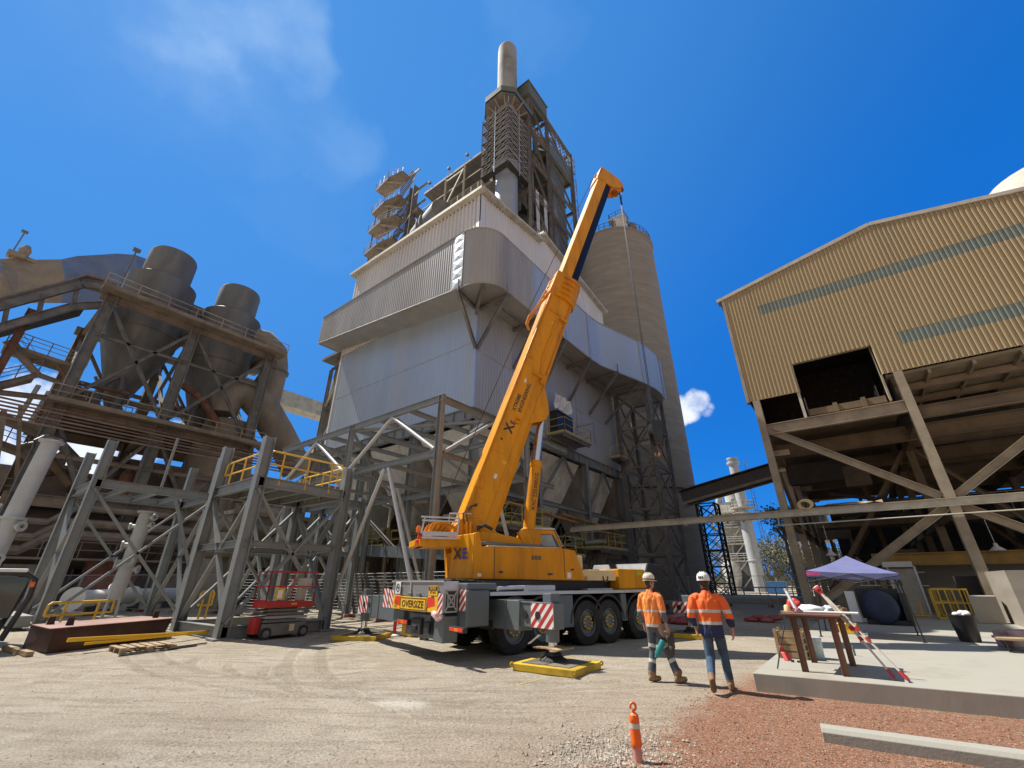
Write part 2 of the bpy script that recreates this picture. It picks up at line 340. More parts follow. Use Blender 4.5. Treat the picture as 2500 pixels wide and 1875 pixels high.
# ================================================================== ground
def ground_mat():
    m = bpy.data.materials.new('dirt_ground'); m.use_nodes = True; t = m.node_tree; b = t.nodes['Principled BSDF']
    tcn = N(t, 'ShaderNodeTexCoord'); P = tcn.outputs['Object']; s3 = N(t, 'ShaderNodeSeparateXYZ'); t.links.new(P, s3.inputs[0]); X, Y = s3.outputs[0], s3.outputs[1]
    nb = noise_tex(t, P, .35, 6, .6, .3); nm = noise_tex(t, P, 1.6, 6, .62); nf = noise_tex(t, P, 14, 6, .7); ng = noise_tex(t, P, 70, 3, .7)
    # drag marks left by vehicles: noise stretched along the driving direction
    mp = N(t, 'ShaderNodeMapping'); mp.vector_type = 'TEXTURE'; mp.inputs['Rotation'].default_value = (0, 0, radians(33)); mp.inputs['Scale'].default_value = (3.2, .36, 1); t.links.new(P, mp.inputs[0])
    nd = noise_tex(t, mp.outputs[0], 1.6, 6, .6, .25)
    def mixc(f, a, c):
        n = N(t, 'ShaderNodeMixRGB')
        t.links.new(f, n.inputs[0])
        for i, q in ((1, a), (2, c)):
            if isinstance(q, tuple): n.inputs[i].default_value = (*q, 1)
            else: t.links.new(q, n.inputs[i])
        return n.outputs[0]
    c = mixc(smap(t, nb, .3, .7), (.38, .322, .24), (.49, .425, .325))
    c = mixc(M(t, 'MULTIPLY', smap(t, nd, .46, .66), .55), c, (.25, .20, .145))
    nl = noise_tex(t, P, .8, 6, .68, .6); c = mixc(M(t, 'MULTIPLY', smap(t, nl, .52, .72), .5), c, (.27, .21, .15))
    c = mixc(M(t, 'MULTIPLY', smap(t, nm, .5, .7), .6), c, (.53, .485, .40))
    # tyre arcs: ruts left by a turning loader
    def rut(cx, cy_, R, w, a0, a1):
        dx, dy = M(t, 'SUBTRACT', X, cx), M(t, 'SUBTRACT', Y, cy_)
        r = M(t, 'SQRT', M(t, 'ADD', M(t, 'MULTIPLY', dx, dx), M(t, 'MULTIPLY', dy, dy)))
        r = M(t, 'ADD', r, M(t, 'MULTIPLY', M(t, 'SUBTRACT', nm, .5), .25))
        band = smap(t, M(t, 'ABSOLUTE', M(t, 'SUBTRACT', r, R)), w, w*.35)
        an = M(t, 'ARCTAN2', dy, dx)
        return M(t, 'MULTIPLY', band, M(t, 'MULTIPLY', smap(t, an, a0-.25, a0+.25), smap(t, an, a1+.25, a1-.25)))
    ruts = None
    for q in ((-11.6, 7.6, 3.1, .16, -2.3, -.2), (-10.3, 8.0, 3.2, .15, -2.2, -.3), (-8.9, 8.3, 3.1, .15, -2.3, -.4), (-8.6, 8.6, 3.8, .12, -2.2, -.7), (-12.5, 16, 11.5, .18, -2.2, -.6), (-12.5, 16, 12.2, .16, -2.1, -.7), (-2, 22, 17.6, .2, -2.8, -1.7), (-2, 22, 18.3, .2, -2.8, -1.8)):
        r = rut(*q); ruts = r if ruts is None else M(t, 'MAXIMUM', ruts, r)
    ruts = M(t, 'MULTIPLY', ruts, smap(t, nf, .25, .6))
    c = mixc(M(t, 'MULTIPLY', ruts, .14), c, (.26, .20, .14))
    # pale spill
    d = M(t, 'SQRT', M(t, 'ADD', M(t, 'POWER', M(t, 'SUBTRACT', X, -6.15), 2), M(t, 'POWER', M(t, 'MULTIPLY', M(t, 'SUBTRACT', Y, 5.35), 1.5), 2)))
    c = mixc(M(t, 'MULTIPLY', smap(t, M(t, 'ADD', d, M(t, 'MULTIPLY', nm, .9)), 1.05, .65), .75), c, (.66, .62, .53))
    # faint orange dust near the red bed
    c = mixc(M(t, 'MULTIPLY', smap(t, M(t, 'ADD', X, M(t, 'MULTIPLY', nm, 2.5)), -4.2, -1.6), M(t, 'MULTIPLY', smap(t, Y, 12, 6.5), .3)), c, (.36, .22, .13))
    # red gravel bed on the right
    e = M(t, 'ADD', M(t, 'ADD', X, M(t, 'MULTIPLY', M(t, 'SUBTRACT', nm, .5), 1.5)), M(t, 'MULTIPLY', M(t, 'SUBTRACT', nf, .5), .9))
    red = M(t, 'MULTIPLY', smap(t, e, -2.75, -2.2), smap(t, M(t, 'ADD', Y, M(t, 'MULTIPLY', nm, 3)), 14.5, 10.8))
    rc = mixc(smap(t, nf, .3, .7), (.25, .10, .05), (.38, .185, .105))
    rc = mixc(M(t, 'MULTIPLY', smap(t, ng, .55, .75), .6), rc, (.52, .31, .20))
    c = mixc(red, c, rc)
    c = mixc(M(t, 'MULTIPLY', smap(t, ng, .55, .68), .5), c, (.20, .155, .11))
    nh = noise_tex(t, P, 32, 4, .7); c = mixc(M(t, 'MULTIPLY', smap(t, nh, .5, .62), .5), c, (.58, .53, .44)); c = mixc(M(t, 'MULTIPLY', smap(t, nh, .47, .36), .6), c, (.19, .15, .105))
    vo = N(t, 'ShaderNodeTexVoronoi'); vo.inputs['Scale'].default_value = 48; t.links.new(P, vo.inputs['Vector']); vs_ = N(t, 'ShaderNodeSeparateXYZ'); t.links.new(vo.outputs['Color'], vs_.inputs[0])
    peb = M(t, 'MULTIPLY', smap(t, vo.outputs['Distance'], .34, .2), smap(t, vs_.outputs[0], .55, .7)); c = mixc(M(t, 'MULTIPLY', peb, .6), c, mixc(vs_.outputs[1], (.62, .58, .5), (.13, .10, .08)))
    c = mixc(M(t, 'MULTIPLY', smap(t, nf, .6, .8), .3), c, (.54, .48, .38))
    t.links.new(c, b.inputs['Base Color']); b.inputs['Roughness'].default_value = .95; b.inputs['Specular IOR Level'].default_value = .15
    h = M(t, 'ADD', M(t, 'MULTIPLY', nf, 1.0), M(t, 'ADD', M(t, 'MULTIPLY', ng, .35), M(t, 'MULTIPLY', nd, 2.2)))
    h = M(t, 'ADD', M(t, 'SUBTRACT', h, M(t, 'MULTIPLY', ruts, .9)), M(t, 'ADD', M(t, 'MULTIPLY', peb, .5), M(t, 'MULTIPLY', nh, .7)))
    bp = N(t, 'ShaderNodeBump'); bp.inputs['Strength'].default_value = 1.0; bp.inputs['Distance'].default_value = .045
    t.links.new(h, bp.inputs['Height']); t.links.new(bp.outputs[0], b.inputs['Normal'])
    return m
g = MB()
xs = [-900, -300, -120, -60]+[-30+i*.25 for i in range(145)]+[12, 30, 120, 300, 900]
ys = [-300, -60, -10, 0]+[2+i*.25 for i in range(90)]+[27, 35, 60, 120, 300, 900]
def gz(x, y):
    if not (-29 < x < 5.8 and 2.2 < y < 24): return 0
    f = .022*mnoise.noise(V((x*.9, y*.9, 0)))+.014*mnoise.noise(V((x*2.3, y*2.3, 4)))
    if x > -2.5 and y < 9.8: f = f*.9+.018*mnoise.noise(V((x*3.3, y*3.3, 9)))
    if x > -2.1 and y > 9.3: f = min(f, 0)
    return f-.004
g.add([(x, y, gz(x, y)) for y in ys for x in xs], [(j*len(xs)+i, j*len(xs)+i+1, (j+1)*len(xs)+i+1, (j+1)*len(xs)+i) for j in range(len(ys)-1) for i in range(len(xs)-1)])
tag(g.obj('ground', ground_mat(), smooth=True, angle=180), kind='structure')
# concrete apron of the shed
s = MB()
s.prism([(-2.0, 9.53, -.2), (14, 11.5, -.2), (34, 14, -.2), (34, 62, -.2), (-2.0, 62, -.2)], (0, 0, .46)); s.mi = [0 if abs(i-1) < 1 else 1 for i in range(len(s.f))]
tag(s.obj('concrete_apron', [m_slab, m_slabf], bevel=.012), kind='structure')
# precast beam lying on the red gravel
k = MB(); a, b = V((-.9, 7.32, 0)), V((2.6, 7.72, 0))
k.ext([(-.13, -.02), (.13, -.02), (.13, .09), (.09, .13), (-.09, .13), (-.13, .09)], a, b)
tag(k.obj('concrete_beam', m_slab, origin=a, bevel=.006), 'pale precast concrete beam lying on the red gravel in the foreground', 'concrete beam')
# loose stones
def stones(name, mt, n, place, r0, r1):
    m = MB()
    for i in range(n):
        p = place()
        if p is None: continue
        r = random.uniform(r0, r1)*random.choice((.6, .8, 1, 1.3)); q = [random.uniform(.65, 1.25) for _ in range(6)]; an = random.uniform(0, pi); c, s_ = cos(an)*r, sin(an)*r
        o = V((p[0], p[1], gz(p[0], p[1])+r*.25))
        m.add([o+V((c*q[0], s_*q[0], 0)), o+V((-s_*q[1], c*q[1], 0)), o+V((-c*q[2], -s_*q[2], 0)), o+V((s_*q[3], -c*q[3], 0)), o+V((c*.2, s_*.2, r*.8*q[4])), o+V((0, 0, -r*.5))],
              [(0, 1, 4), (1, 2, 4), (2, 3, 4), (3, 0, 4), (1, 0, 5), (2, 1, 5), (3, 2, 5), (0, 3, 5)])
    return tag(m.obj(name, mt), kind='stuff')
m_rst = mat('red_stone', (.33, .145, .075), .9, 0, .45, 9, (.16, .06, .03), .4, 5, 0)
m_gst = mat('grey_stone', (.40, .35, .28), .9, 0, .4, 9, (.2, .17, .14), .4, 5, 0)
def pr():
    x, y = random.uniform(-3.1, 4.5), 4.3+5.3*random.random()**1.3
    if x < -2.5 and random.random() > (x+3.1)/.6: return None
    if y > 9.35+max(0, (x+2)*.12) and x > -2.05: return None
    return x, y
stones('red_gravel', m_rst, 15000, pr, .005, .013)
stones('pale_gravel', m_gst, 1800, lambda: (random.gauss(-2.7, .36), random.gauss(5.3, .5)), .007, .022)
def ps():
    d = 4.5+20*random.random()**1.6; a = radians(random.uniform(-52, 50))-YAW
    x, y = d*sin(a), d*cos(a)
    return None if (x > -2.2 and y > 9) else (x, y)
stones('scattered_stones', m_gst, 5000, ps, .004, .013)

# ================================================================== filter building (silver bag house)
XC, YC, XL, YR, ZB = -16.3, 17.6, -32.6, 38.4, 11.25
fb = thing('filter_building', 'tall silver sheet-clad filter building with a wrap-around duct standing on steel legs', 'filter building', (-24, 27, 0))
w = MB(); w.bb((XL+.05, YC+.05, ZB), (XC-.05, YR, 20)); w.obj('wall_core', m_galvd, fb)
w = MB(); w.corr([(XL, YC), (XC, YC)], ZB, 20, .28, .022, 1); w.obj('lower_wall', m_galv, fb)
w = MB(); w.corr([(XC, YC), (XC, YR)], ZB, 20, .28, .022, 1); w.obj('lower_wall', mat('galvanised_grey', (.41, .42, .425), .45, .2, .1, .8, (.28, .27, .24), .3, .4, .03, 20, .12), fb)  # same wall sheet in grey, without the painted sky tint
w = MB()
for z in (15.8,): w.bb((XL-.02, YC-.032, z), (XC+.032, YC, z+.04)); w.bb((XC, YC, z-.6), (XC+.032, YR, z-.56))
for y in (25.4, 30.6): w.bb((XC, y, ZB), (XC+.034, y+.05, 20))
w.obj('sheet_joint', m_galvd, fb)
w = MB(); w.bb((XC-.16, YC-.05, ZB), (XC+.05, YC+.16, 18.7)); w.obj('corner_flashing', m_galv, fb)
w = MB(); w.bb((XL-.05, YC-.06, ZB), (XL+.14, YC+.1, 20.9)); w.obj('corner_flashing', m_white, fb)
def rz(y): return 29.1+(y-YC)*.14 if y < 25.5 else 31.3-(y-25.5)*.14
w = MB(); w.bb((XL+.2, YC+.15, 19.9), (XC-.12, YR-.1, 28.7)); w.obj('upper_core', m_galvd, fb)
w = MB(); w.corr([(XL, YC), (XC, YC)], 20, 29.0, .42, .13, 1); w.obj('upper_wall', m_white, fb)
w = MB(); w.corr([(XC, YC), (XC, YR)], lambda l: [(20, rz(YC+l)-.1)], None, .36, .06, 1); w.obj('upper_wall', m_white, fb)
w = MB(); w.bb((XC-.35, YC-.15, 23), (XC+.09, YC+.02, 28.95)); w.bb((XC-.02, YC-.15, 23), (XC+.1, YC+.35, 28.95)); w.obj('corner_flashing', m_white, fb)
w = MB(); w.bb((XL-.4, YC-.55, 29.0), (XC+.45, YC-.05, 29.28)); w.bb((XL-.4, YC-.05, 29.05), (XC+.3, YC+.9, 29.22)); w.obj('roof_edge', m_trim, fb)
w = MB()
w.ext([(-.3, -.14), (.3, -.14), (.3, .12), (-.3, .12)], (XC+.25, YC-.4, 29.15), (XC+.25, 25.6, rz(25.4)))
w.ext([(-.3, -.14), (.3, -.14), (.3, .12), (-.3, .12)], (XC+.2, 25.7, 31.3), (XC+.2, YR+.5, rz(YR)))
for i in range(14):
    y = YC+.6+i*1.5; w.bb((XC+.4, y, rz(y)-.28), (XC+.62, y+.12, rz(y)-.1))
w.obj('roof_edge', m_trim, fb)
w = MB(); w.hull8([(XL, YC, 28.9), (XC, YC, 28.9), (XC, 25.5, 30.1), (XL, 25.5, 30.1)], [(XL, YC, 29.05), (XC, YC, 29.05), (XC, 25.5, 30.25), (XL, 25.5, 30.25)])
w.hull8([(XL, 25.6, 31.1), (XC, 25.6, 31.1), (XC, YR, 29.3), (XL, YR, 29.3)], [(XL, 25.6, 31.25), (XC, 25.6, 31.25), (XC, YR, 29.45), (XL, YR, 29.45)]); w.obj('roof', m_galvd, fb)
w = MB(); w.bb((XC-.3, 25.5, 29.9), (XC+.12, 25.75, 31.2)); w.obj('roof_step', m_white, fb)
# wrap-around duct: outer plan line, inner plan line, bottom height
PL, PR_, TOP = 15.6, -14.0, 23.35
outer = [(-33.3, PL), (-26, PL), (-20, PL), (-15.9, PL)]
arc = [(-15.9+1.9*sin(a), PL+1.9*(1-cos(a))) for a in [pi/2*i/10 for i in range(1, 11)]]
side = [(PR_, 21), (PR_, 25), (PR_, 29.5)]
bend = [(-13.85, 31.2), (-13.35, 33), (-12.75, 35), (-12.2, 37), (-11.85, 38.8), (-11.8, 40.6), (-12.1, 42), (-12.8, 43.2), (-13.8, 44), (-15.3, 44.3)]
inner = [(-33.3, YC), (-26, YC), (-20, YC), (-16.3, YC)]+[(-16.3, YC+.12*i) for i in range(1, 11)]+[(-16.3, 21), (-16.3, 25), (-16.3, 29.5), (-16.3, 31.2), (-16.3, 33), (-16.3, 35), (-16.3, 37), (-16.3, 38.4), (-16.4, 39.6), (-16.4, 40.6), (-16.4, 41.5), (-16.4, 42.4), (-16.4, 43.4)]
po = outer+arc+side+bend
zb = lambda i: 20.75-(20.75-18.75)*((po[i][0]+33.3)/17.4) if i < 4 else (18.75+.02*(i-3) if i < 14 else 18.9)
def ductskin(i0, i1, period, amp, mt, name):
    m = MB(); pts = po[i0:i1+1]; acc = [0]
    for a, b in zip(pts, pts[1:]): acc.append(acc[-1]+hypot(b[0]-a[0], b[1]-a[1]))
    def f(l):
        for j in range(len(acc)-1):
            if l <= acc[j+1]+1e-6: break
        q = (l-acc[j])/max(1e-6, acc[j+1]-acc[j]); return [(zb(i0+j)*(1-q)+zb(i0+j+1)*q, TOP)]
    return m.corr(pts, f, None, period, amp, 1).obj(name, mt, fb)
ductskin(0, 3, .22, .035, m_galvd, 'duct_side'); ductskin(3, 14, .2, .035, m_galvd, 'duct_side')
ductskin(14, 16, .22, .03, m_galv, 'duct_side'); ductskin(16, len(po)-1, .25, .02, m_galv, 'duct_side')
for nm, zf, th in (('duct_floor', lambda i: zb(i)-.0, .06), ('duct_roof', lambda i: TOP-.02, .06)):
    w = MB()
    for i in range(len(po)-1):
        q = [(*po[i], zf(i)), (*po[i+1], zf(i+1)), (*inner[i+1], zf(i+1)), (*inner[i], zf(i))]
        w.hull8(q, [(a, b, c+th) for a, b, c in q])
    w.obj(nm, m_galvd, fb)
w = MB(); w.path([(p[0], p[1], TOP+.06) for p in [(po[0][0], po[0][1]-.03)]+[(a, b-.04) for a, b in po[1:4]]+po[4:]], .07, 5); w.path([(p[0], p[1], zb(i)-.03) for i, p in enumerate(po)], .05, 5); w.obj('duct_trim', m_galvd, fb)
w = MB(); w.bb((-33.35, PL-.02, 20.7), (-33.28, YC, TOP)); w.obj('duct_end', m_galvd, fb)
# quilted patch of new sheet at the start of the curve
w = MB()
for i in range(6):
    z0 = 18.8+i*.76; z1 = z0+.76; x0, x1 = -16.75, -15.85; c = ((x0+x1)/2, PL-.10, (z0+z1)/2)
    w.add([(x0, PL-.06, z0), (x1, PL-.06, z0), (x1, PL-.06, z1), (x0, PL-.06, z1), c], [(0, 1, 4), (1, 2, 4), (2, 3, 4), (3, 0, 4)])
w.obj('patch_sheet', m_galvp, fb)
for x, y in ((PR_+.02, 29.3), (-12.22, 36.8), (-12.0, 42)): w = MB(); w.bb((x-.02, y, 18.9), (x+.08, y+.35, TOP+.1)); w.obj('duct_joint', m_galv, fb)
# brackets that carry the duct
def brk(p_in, p_out, p_low):
    m = MB(); m.ib(p_in, p_out, .2, .26); m.ib(p_low, p_out, .18, .2)
    m.bar(V(p_out)+V((0, 0, 0)), V(p_out)+V((0, 0, .9)), .07); return m.obj('bracket', m_steel2, fb)
brk((-16.4, 17.5, 18.45), (-16.1, 15.5, 18.5), (-16.2, 17.5, 15.2)); brk((-16.3, 17.8, 18.5), (-14.0, 17.9, 18.6), (-16.2, 17.6, 15.2)); brk((-16.3, 17.5, 18.5), (-14.6, 16.2, 18.55), (-16.3, 17.5, 17.9))
for y in (21.6, 25.4, 29.4, 33, 36.3): brk((-16.3, y, 18.65), (PR_+(.9 if y > 32 else 0)+(.5 if y > 35 else 0), y, 18.7), (-16.28, y, 15.4))
w = MB(); w.bb((-15.3, 18.2, 18.6), (-15.2, 36, 18.72)); w.obj('walkway_beam', m_steel2, fb)
# girder and legs
for p0, p1 in (((XL-.2, YC, 10.85), (XC+.1, YC, 10.85)), ((XC, YC-.1, 10.85), (XC, YR, 10.85)), ((XL, YC, 10.85), (XL, YR, 10.85)), ((XL, YR, 10.85), (XC, YR, 10.85)), ((-21.7, YC, 10.8), (-21.7, YR, 10.8)), ((-27.1, YC, 10.8), (-27.1, YR, 10.8)), ((XL, 24.5, 10.8), (XC, 24.5, 10.8)), ((XL, 31.5, 10.8), (XC, 31.5, 10.8))):
    ib(fb, 'girder', p0, p1, .3, .75, m_steel)
for i in range(22): y = YC+.5+i*.95; MB().bb((XC+.02, y, 10.5), (XC+.16, y+.03, 11.2)).obj('stiffener', m_steel, fb)
for i in range(17): x = XL+.5+i*.95; MB().bb((x, YC-.16, 10.5), (x+.03, YC-.02, 11.2)).obj('stiffener', m_steel, fb)
legs = [(x, y) for x in (XC, -21.7, -27.1, XL) for y in (YC+.2, 24.5, 31.5, YR-.2)]
for x, y in legs: ib(fb, 'leg', (x, y, 0), (x, y, 10.45), .4, .42, m_steel, up=(1, 0, 0))
for y0, y1 in ((YC+.2, 24.5), (24.5, 31.5), (31.5, YR-.2)):
    ib(fb, 'tie_beam', (XC, y0, 6.6), (XC, y1, 6.6), .2, .3); ib(fb, 'tie_beam', (XC, y0, 3.2), (XC, y1, 3.2), .2, .3, m_steel2)
    ym = (y0+y1)/2
    for a in (y0, y1):
        ib(fb, 'knee_brace', (XC, a, 6.7), (XC, ym, 10.4), .16, .18); ib(fb, 'knee_brace', (XC, a, 3.3), (XC, ym, 6.4), .14, .16, m_steel2)
for x0, x1 in ((XC, -21.7), (-21.7, -27.1), (-27.1, XL)):
    ib(fb, 'tie_beam', (x0, YC+.2, 6.6), (x1, YC+.2, 6.6), .2, .3, m_steel2); ib(fb, 'tie_beam', (x0, 24.5, 6.6), (x1, 24.5, 6.6), .2, .3, m_steel2)
    ib(fb, 'knee_brace', (x0, YC+.2, 3), (x1, YC+.2, 6.4), .14, .16, m_steel2)
# hoppers
for ix in range(3):
    for iy in range(3):
        xa, xb = (XC-.35-5.42*ix, XC-5.25-5.42*ix); ya, yb = ((18.1, 24.1), (24.9, 31.1), (31.9, 38))[iy]
        xm, ym = (xa+xb)/2, (ya+yb)/2; r = .5; zt, zl = 10.4, 4.6
        m = MB(); top = [(xb, ya), (xa, ya), (xa, yb), (xb, yb)]; bot = [(xm-r, ym-r), (xm+r, ym-r), (xm+r, ym+r), (xm-r, ym+r)]
        for k in range(4):       # each face ribbed along the slope
            A, B, C, D = V((*top[k], zt)), V((*top[(k+1) % 4], zt)), V((*bot[(k+1) % 4], zl)), V((*bot[k], zl)); nn = (B-A).cross(D-A).normalized()*-1; n_ = 26
            pr_ = None
            for i in range(n_+1):
                for q, h in ((0, 0), (.5, .035)):
                    if i == n_ and q: continue
                    f = (i+q)/n_; c = (A+(B-A)*f+nn*h*1.5, D+(C-D)*f+nn*h)
                    if pr_: m.add([pr_[0], c[0], c[1], pr_[1]], [(3, 2, 1, 0)])
                    pr_ = c
        hp = m.obj('hopper', m_hop, fb)
        m = MB(); m.bb((xm-.42, ym-.42, 3.1), (xm+.42, ym+.42, 4.65)); m.obj('outlet', m_steel2, hp)
# access platforms with yellow rails on the girder
def platform(x0, x1, y0, y1, z, par=fb, mt=m_yeld, rails=True):
    m = MB(); m.bb((x0, y0, z-.12), (x1, y1, z)); m.bb((x0+.1, y0+.1, z-.3), (x0+.2, y1-.1, z-.12)); m.bb((x1-.2, y0+.1, z-.3), (x1-.1, y1-.1, z-.12)); p = m.obj('platform', m_steel2, par)
    if rails:
        r = MB(); railing_mb(r, [(x0, y0, z), (x1, y0, z), (x1, y1, z), (x0, y1, z)], 1.1, 1.2, .03, (.5,)); r.bb((x1-.02, y0, z), (x1+.01, y1, z+.14)); r.bb((x0, y0-.01, z), (x1, y0+.02, z+.14)); r.obj('railing', mt, p)
    return p
platform(-16.1, -14.6, 25.5, 29.6, 11.5)
w = MB(); w.bb((-16.25, 26.2, 11.5), (-15.6, 28.6, 13.6)); w.obj('access_door', m_blackp, fb)
w = MB()
w.add([(-15.5+.25*random.random(), 25.6+.32*i, 13.4+j*.42+.25*random.random()) for j in range(4) for i in range(9)], [(j*9+i, j*9+i+1, j*9+i+10, j*9+i+9) for j in range(3) for i in range(8)]); w.obj('torn_curtain', m_white, fb)
w = MB(); w.path([(-16.2, 30.2, 13.4), (-14.6, 30.2, 13.4), (-14.6, 30.2, 11.6)], .04); w.obj('pipe', m_steel, fb)
for (x0, x1, y0, y1, z) in ((-24, -18, 18.6, 20.2, 3.6), (-30, -25, 18.8, 20.2, 3.8), (-16.2, -14.8, 19.4, 23.6, 4.6), (-16.2, -14.6, 30, 34.5, 3.9), (-16.2, -14.6, 24.8, 27.4, 3.2), (-22, -18, 22, 24, 5.6), (-16, -14.9, 36, 38, 12)): platform(x0, x1, y0, y1, z)
# machinery and dark plant below the hoppers
rr = random.Random(3)
for i in range(16):
    x, y, z = rr.uniform(-31, -17.5), rr.uniform(19, 36), rr.uniform(.4, 4.5); a = rr.choice((0, 1, 2))
    m = MB()
    L = rr.uniform(1.5, 6)
    if a == 0: m.tube((x, y, z), (x, y+L, z), rr.uniform(.12, .4), 10)
    elif a == 1: m.tube((x, y, z), (x+L*.7, y, z+rr.uniform(-.4, .4)), rr.uniform(.1, .35), 10)
    else: m.tube((x, y, 0), (x, y, z+1.5), rr.uniform(.12, .35), 10)
    m.obj('pipe', rr.choice((m_steel2, m_brown, m_pipe, m_brown)), fb, smooth=True)
for i in range(12):
    x, y = rr.uniform(-31, -17.6), rr.uniform(19.5, 36); m = MB(); z = rr.choice((0, 0, 2.6)); d = (rr.uniform(.6, 2.2), rr.uniform(.6, 2.2), rr.uniform(.8, 2.4)); m.box((x, y, z+d[2]/2), d); m.box((x, y, z+d[2]+.15), (d[0]*.5, d[1]*.5, .3)); m.obj('equipment_box', rr.choice((m_steel2, m_brown, m_dark)), fb)
for (p0, p1, sd_) in (((-19, 18.2, 0), (-22.6, 18.2, 3.6), (0, 1, 0)), ((-15.6, 17.9, .2), (-15.6, 21, 4.6), (1, 0, 0)), ((-26, 18.4, 0), (-28.6, 18.4, 3.8), (0, 1, 0)), ((-15.9, 28.6, 0), (-15.9, 31.6, 3.9), (1, 0, 0))): stair_mb(MB(), p0, p1, .9, sd_).obj('staircase', m_brown, fb)
m = MB(); m.ext([(-.35, -.3), (.35, -.3), (.35, .3), (-.35, .3)], (-26, 17.0, 3.5), (-15.2, 17.4, 2.9))
for i in range(9): x = -25.6+i*1.2; m.bb((x, 16.62, 2.62+(9-i)*.07), (x+.06, 16.66, 3.3+(9-i)*.06))
m.obj('screw_conveyor', mat('blue_grey_casing', (.15, .19, .21), .5, .1, .1, 2, DUST, .2), fb)
for y in (24, 31): m = MB(); m.tube((XC+.3, y-4, 6.0), (XC+.3, y+5, 5.6), .12, 8); m.obj('orange_pipe', mat('rusty_orange_pipe', (.32, .17, .06), .7, 0, .2, 2), fb, smooth=True)
m = MB(); m.bb((-32.4, 37.6, 0), (-16.6, 38.2, 10.4)); m.bb((-32.5, 19.5, 0), (-32.0, 37.6, 10)); m.bb((-31, 30, 0), (-20, 30.4, 7)); m.obj('rear_cladding', m_brown, fb)
rr = random.Random(31)
for i in range(64):
    x, y, z = rr.uniform(-31.5, -17), rr.uniform(17.9, 25), rr.choice((0, .2, 2.8, 3.6, 4.4)); k = rr.random(); m = MB(); mt = rr.choice((m_brown, m_tan, m_steel2, m_trim, m_rust))
    if rr.random() < .4: x, y = rr.uniform(-21.5, -16.6), rr.uniform(18, 35)
    if k < .3: m.ib((x, y, 0), (x, y, rr.uniform(3, 6.2)), .14, .16); nm = 'post'
    elif k < .5: a = rr.choice(((2.4, 0), (0, 2.4))); m.bar((x, y, z), (x+a[0], y+a[1], z+2.4), .08, .1); nm = 'brace'
    elif k < .68: railing_mb(m, [(x, y, max(z, 2.8)), (x+rr.choice((-3, 3)), y, max(z, 2.8))], 1.1, 1, .03); nm = 'railing'
    elif k < .84: m.path([(x, y, z+.4), (x, y, z+1.6), (x+rr.uniform(-2, 2), y, z+1.9), (x+rr.uniform(-2.5, 2.5), y+1, z+1.9)], rr.uniform(.06, .16), 7); nm = 'pipe'
    else: m.bar((x, y, z+1), (x+rr.uniform(2, 4), y, z+1), .14, .2); nm = 'beam'
    m.obj(nm, mt, fb)
# ================================================================== tan shed on steel legs (right)
YS = 27.2; XS0, XS1 = -2.95, 17.
sh = thing('shed', 'tan corrugated shed raised on braced steel legs with a dark square opening', 'shed', (6, 40, 0))
ridge = lambda x: 18.75+(x+2.95)*.196 if x < 5.26 else 20.36-(x-5.26)*.21
def wallz(l):
    x = XS0+l; t = ridge(x); iv = []
    lo = 13.07 if -.33 < x < 3.22 else 11.36
    if x < 4.45: return [(lo, 16.77), (16.77+(0 if x > -1.14 else .0), 17.44), (17.44, t)] if x < -1.14 else [(lo, 16.77), (16.77, 16.775), (17.44, t)]
    return [(lo, 12.74), (13.43, 16.77), (17.44, t)]
m = MB(); m.corr([(XS0, YS), (XS1, YS)], wallz, None, .2, .068, 1); m.obj('front_wall', m_shed, sh)
for x0, z0, z1 in ((-1.14, 16.765, 17.445), (4.45, 12.735, 13.435)):
    m = MB(); m.corr([(x0, YS+.005), (XS1, YS+.005)], z0, z1, .2, .068, 1); m.obj('skylight_strip', m_skyl, sh)
m = MB(); m.bb((XS0-.1, YS-.1, 11.3), (XS0+.06, YS+.3, 18.75)); m.obj('corner_flashing', m_tan, sh)
m = MB()
for a, b in ((-3.3, 5.26), (5.26, XS1)): m.ext([(-.5, 0), (.12, 0), (.12, .22), (-.5, .22)], (a, YS, ridge(a)-.06), (b, YS, ridge(b)-.06))
m.obj('roof_edge', m_trim, sh)
m = MB()
for a, b in ((-3.2, 5.26), (5.26, XS1)): m.hull8([(a, YS+.4, ridge(a)-.1), (b, YS+.4, ridge(b)-.1), (b, 60, ridge(b)-.1), (a, 60, ridge(a)-.1)], [(a, YS+.4, ridge(a)), (b, YS+.4, ridge(b)), (b, 60, ridge(b)), (a, 60, ridge(a))])
m.obj('roof', m_galvd, sh)
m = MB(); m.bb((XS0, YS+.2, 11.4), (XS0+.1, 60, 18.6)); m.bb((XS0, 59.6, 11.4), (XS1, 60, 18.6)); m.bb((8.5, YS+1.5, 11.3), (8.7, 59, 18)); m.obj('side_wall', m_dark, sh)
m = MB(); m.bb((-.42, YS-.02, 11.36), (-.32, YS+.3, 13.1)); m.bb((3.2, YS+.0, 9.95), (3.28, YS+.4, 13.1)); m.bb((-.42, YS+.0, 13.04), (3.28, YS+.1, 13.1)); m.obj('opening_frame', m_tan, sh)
m = MB(); m.bb((-2.8, 33, 9.95), (8.4, 33.2, 17)); m.bb((-2.8, YS+.5, 14.5), (8.4, 33, 14.7)); m.bb((3.5, YS+.6, 9.95), (3.6, 33, 14.5)); m.bb((-2.75, YS+.5, 10), (-2.65, 33, 14.5)); m.obj('added_dark_box', m_black, sh)  # black box added inside so the opening reads dark
m = MB(); m.bb((-.5, YS, 9.85), (-.36, YS+.2, 11.4)); m.obj('opening_post', m_trim, sh)
for q in (((-.25, YS+.3, 9.95), (-.25, YS+2, 9.95)), ((2.9, YS+.6, 9.95), (2.9, YS+2.2, 9.95))): railing_mb(MB(), q, 1.1, 1, .03).obj('railing', m_steel2, sh)
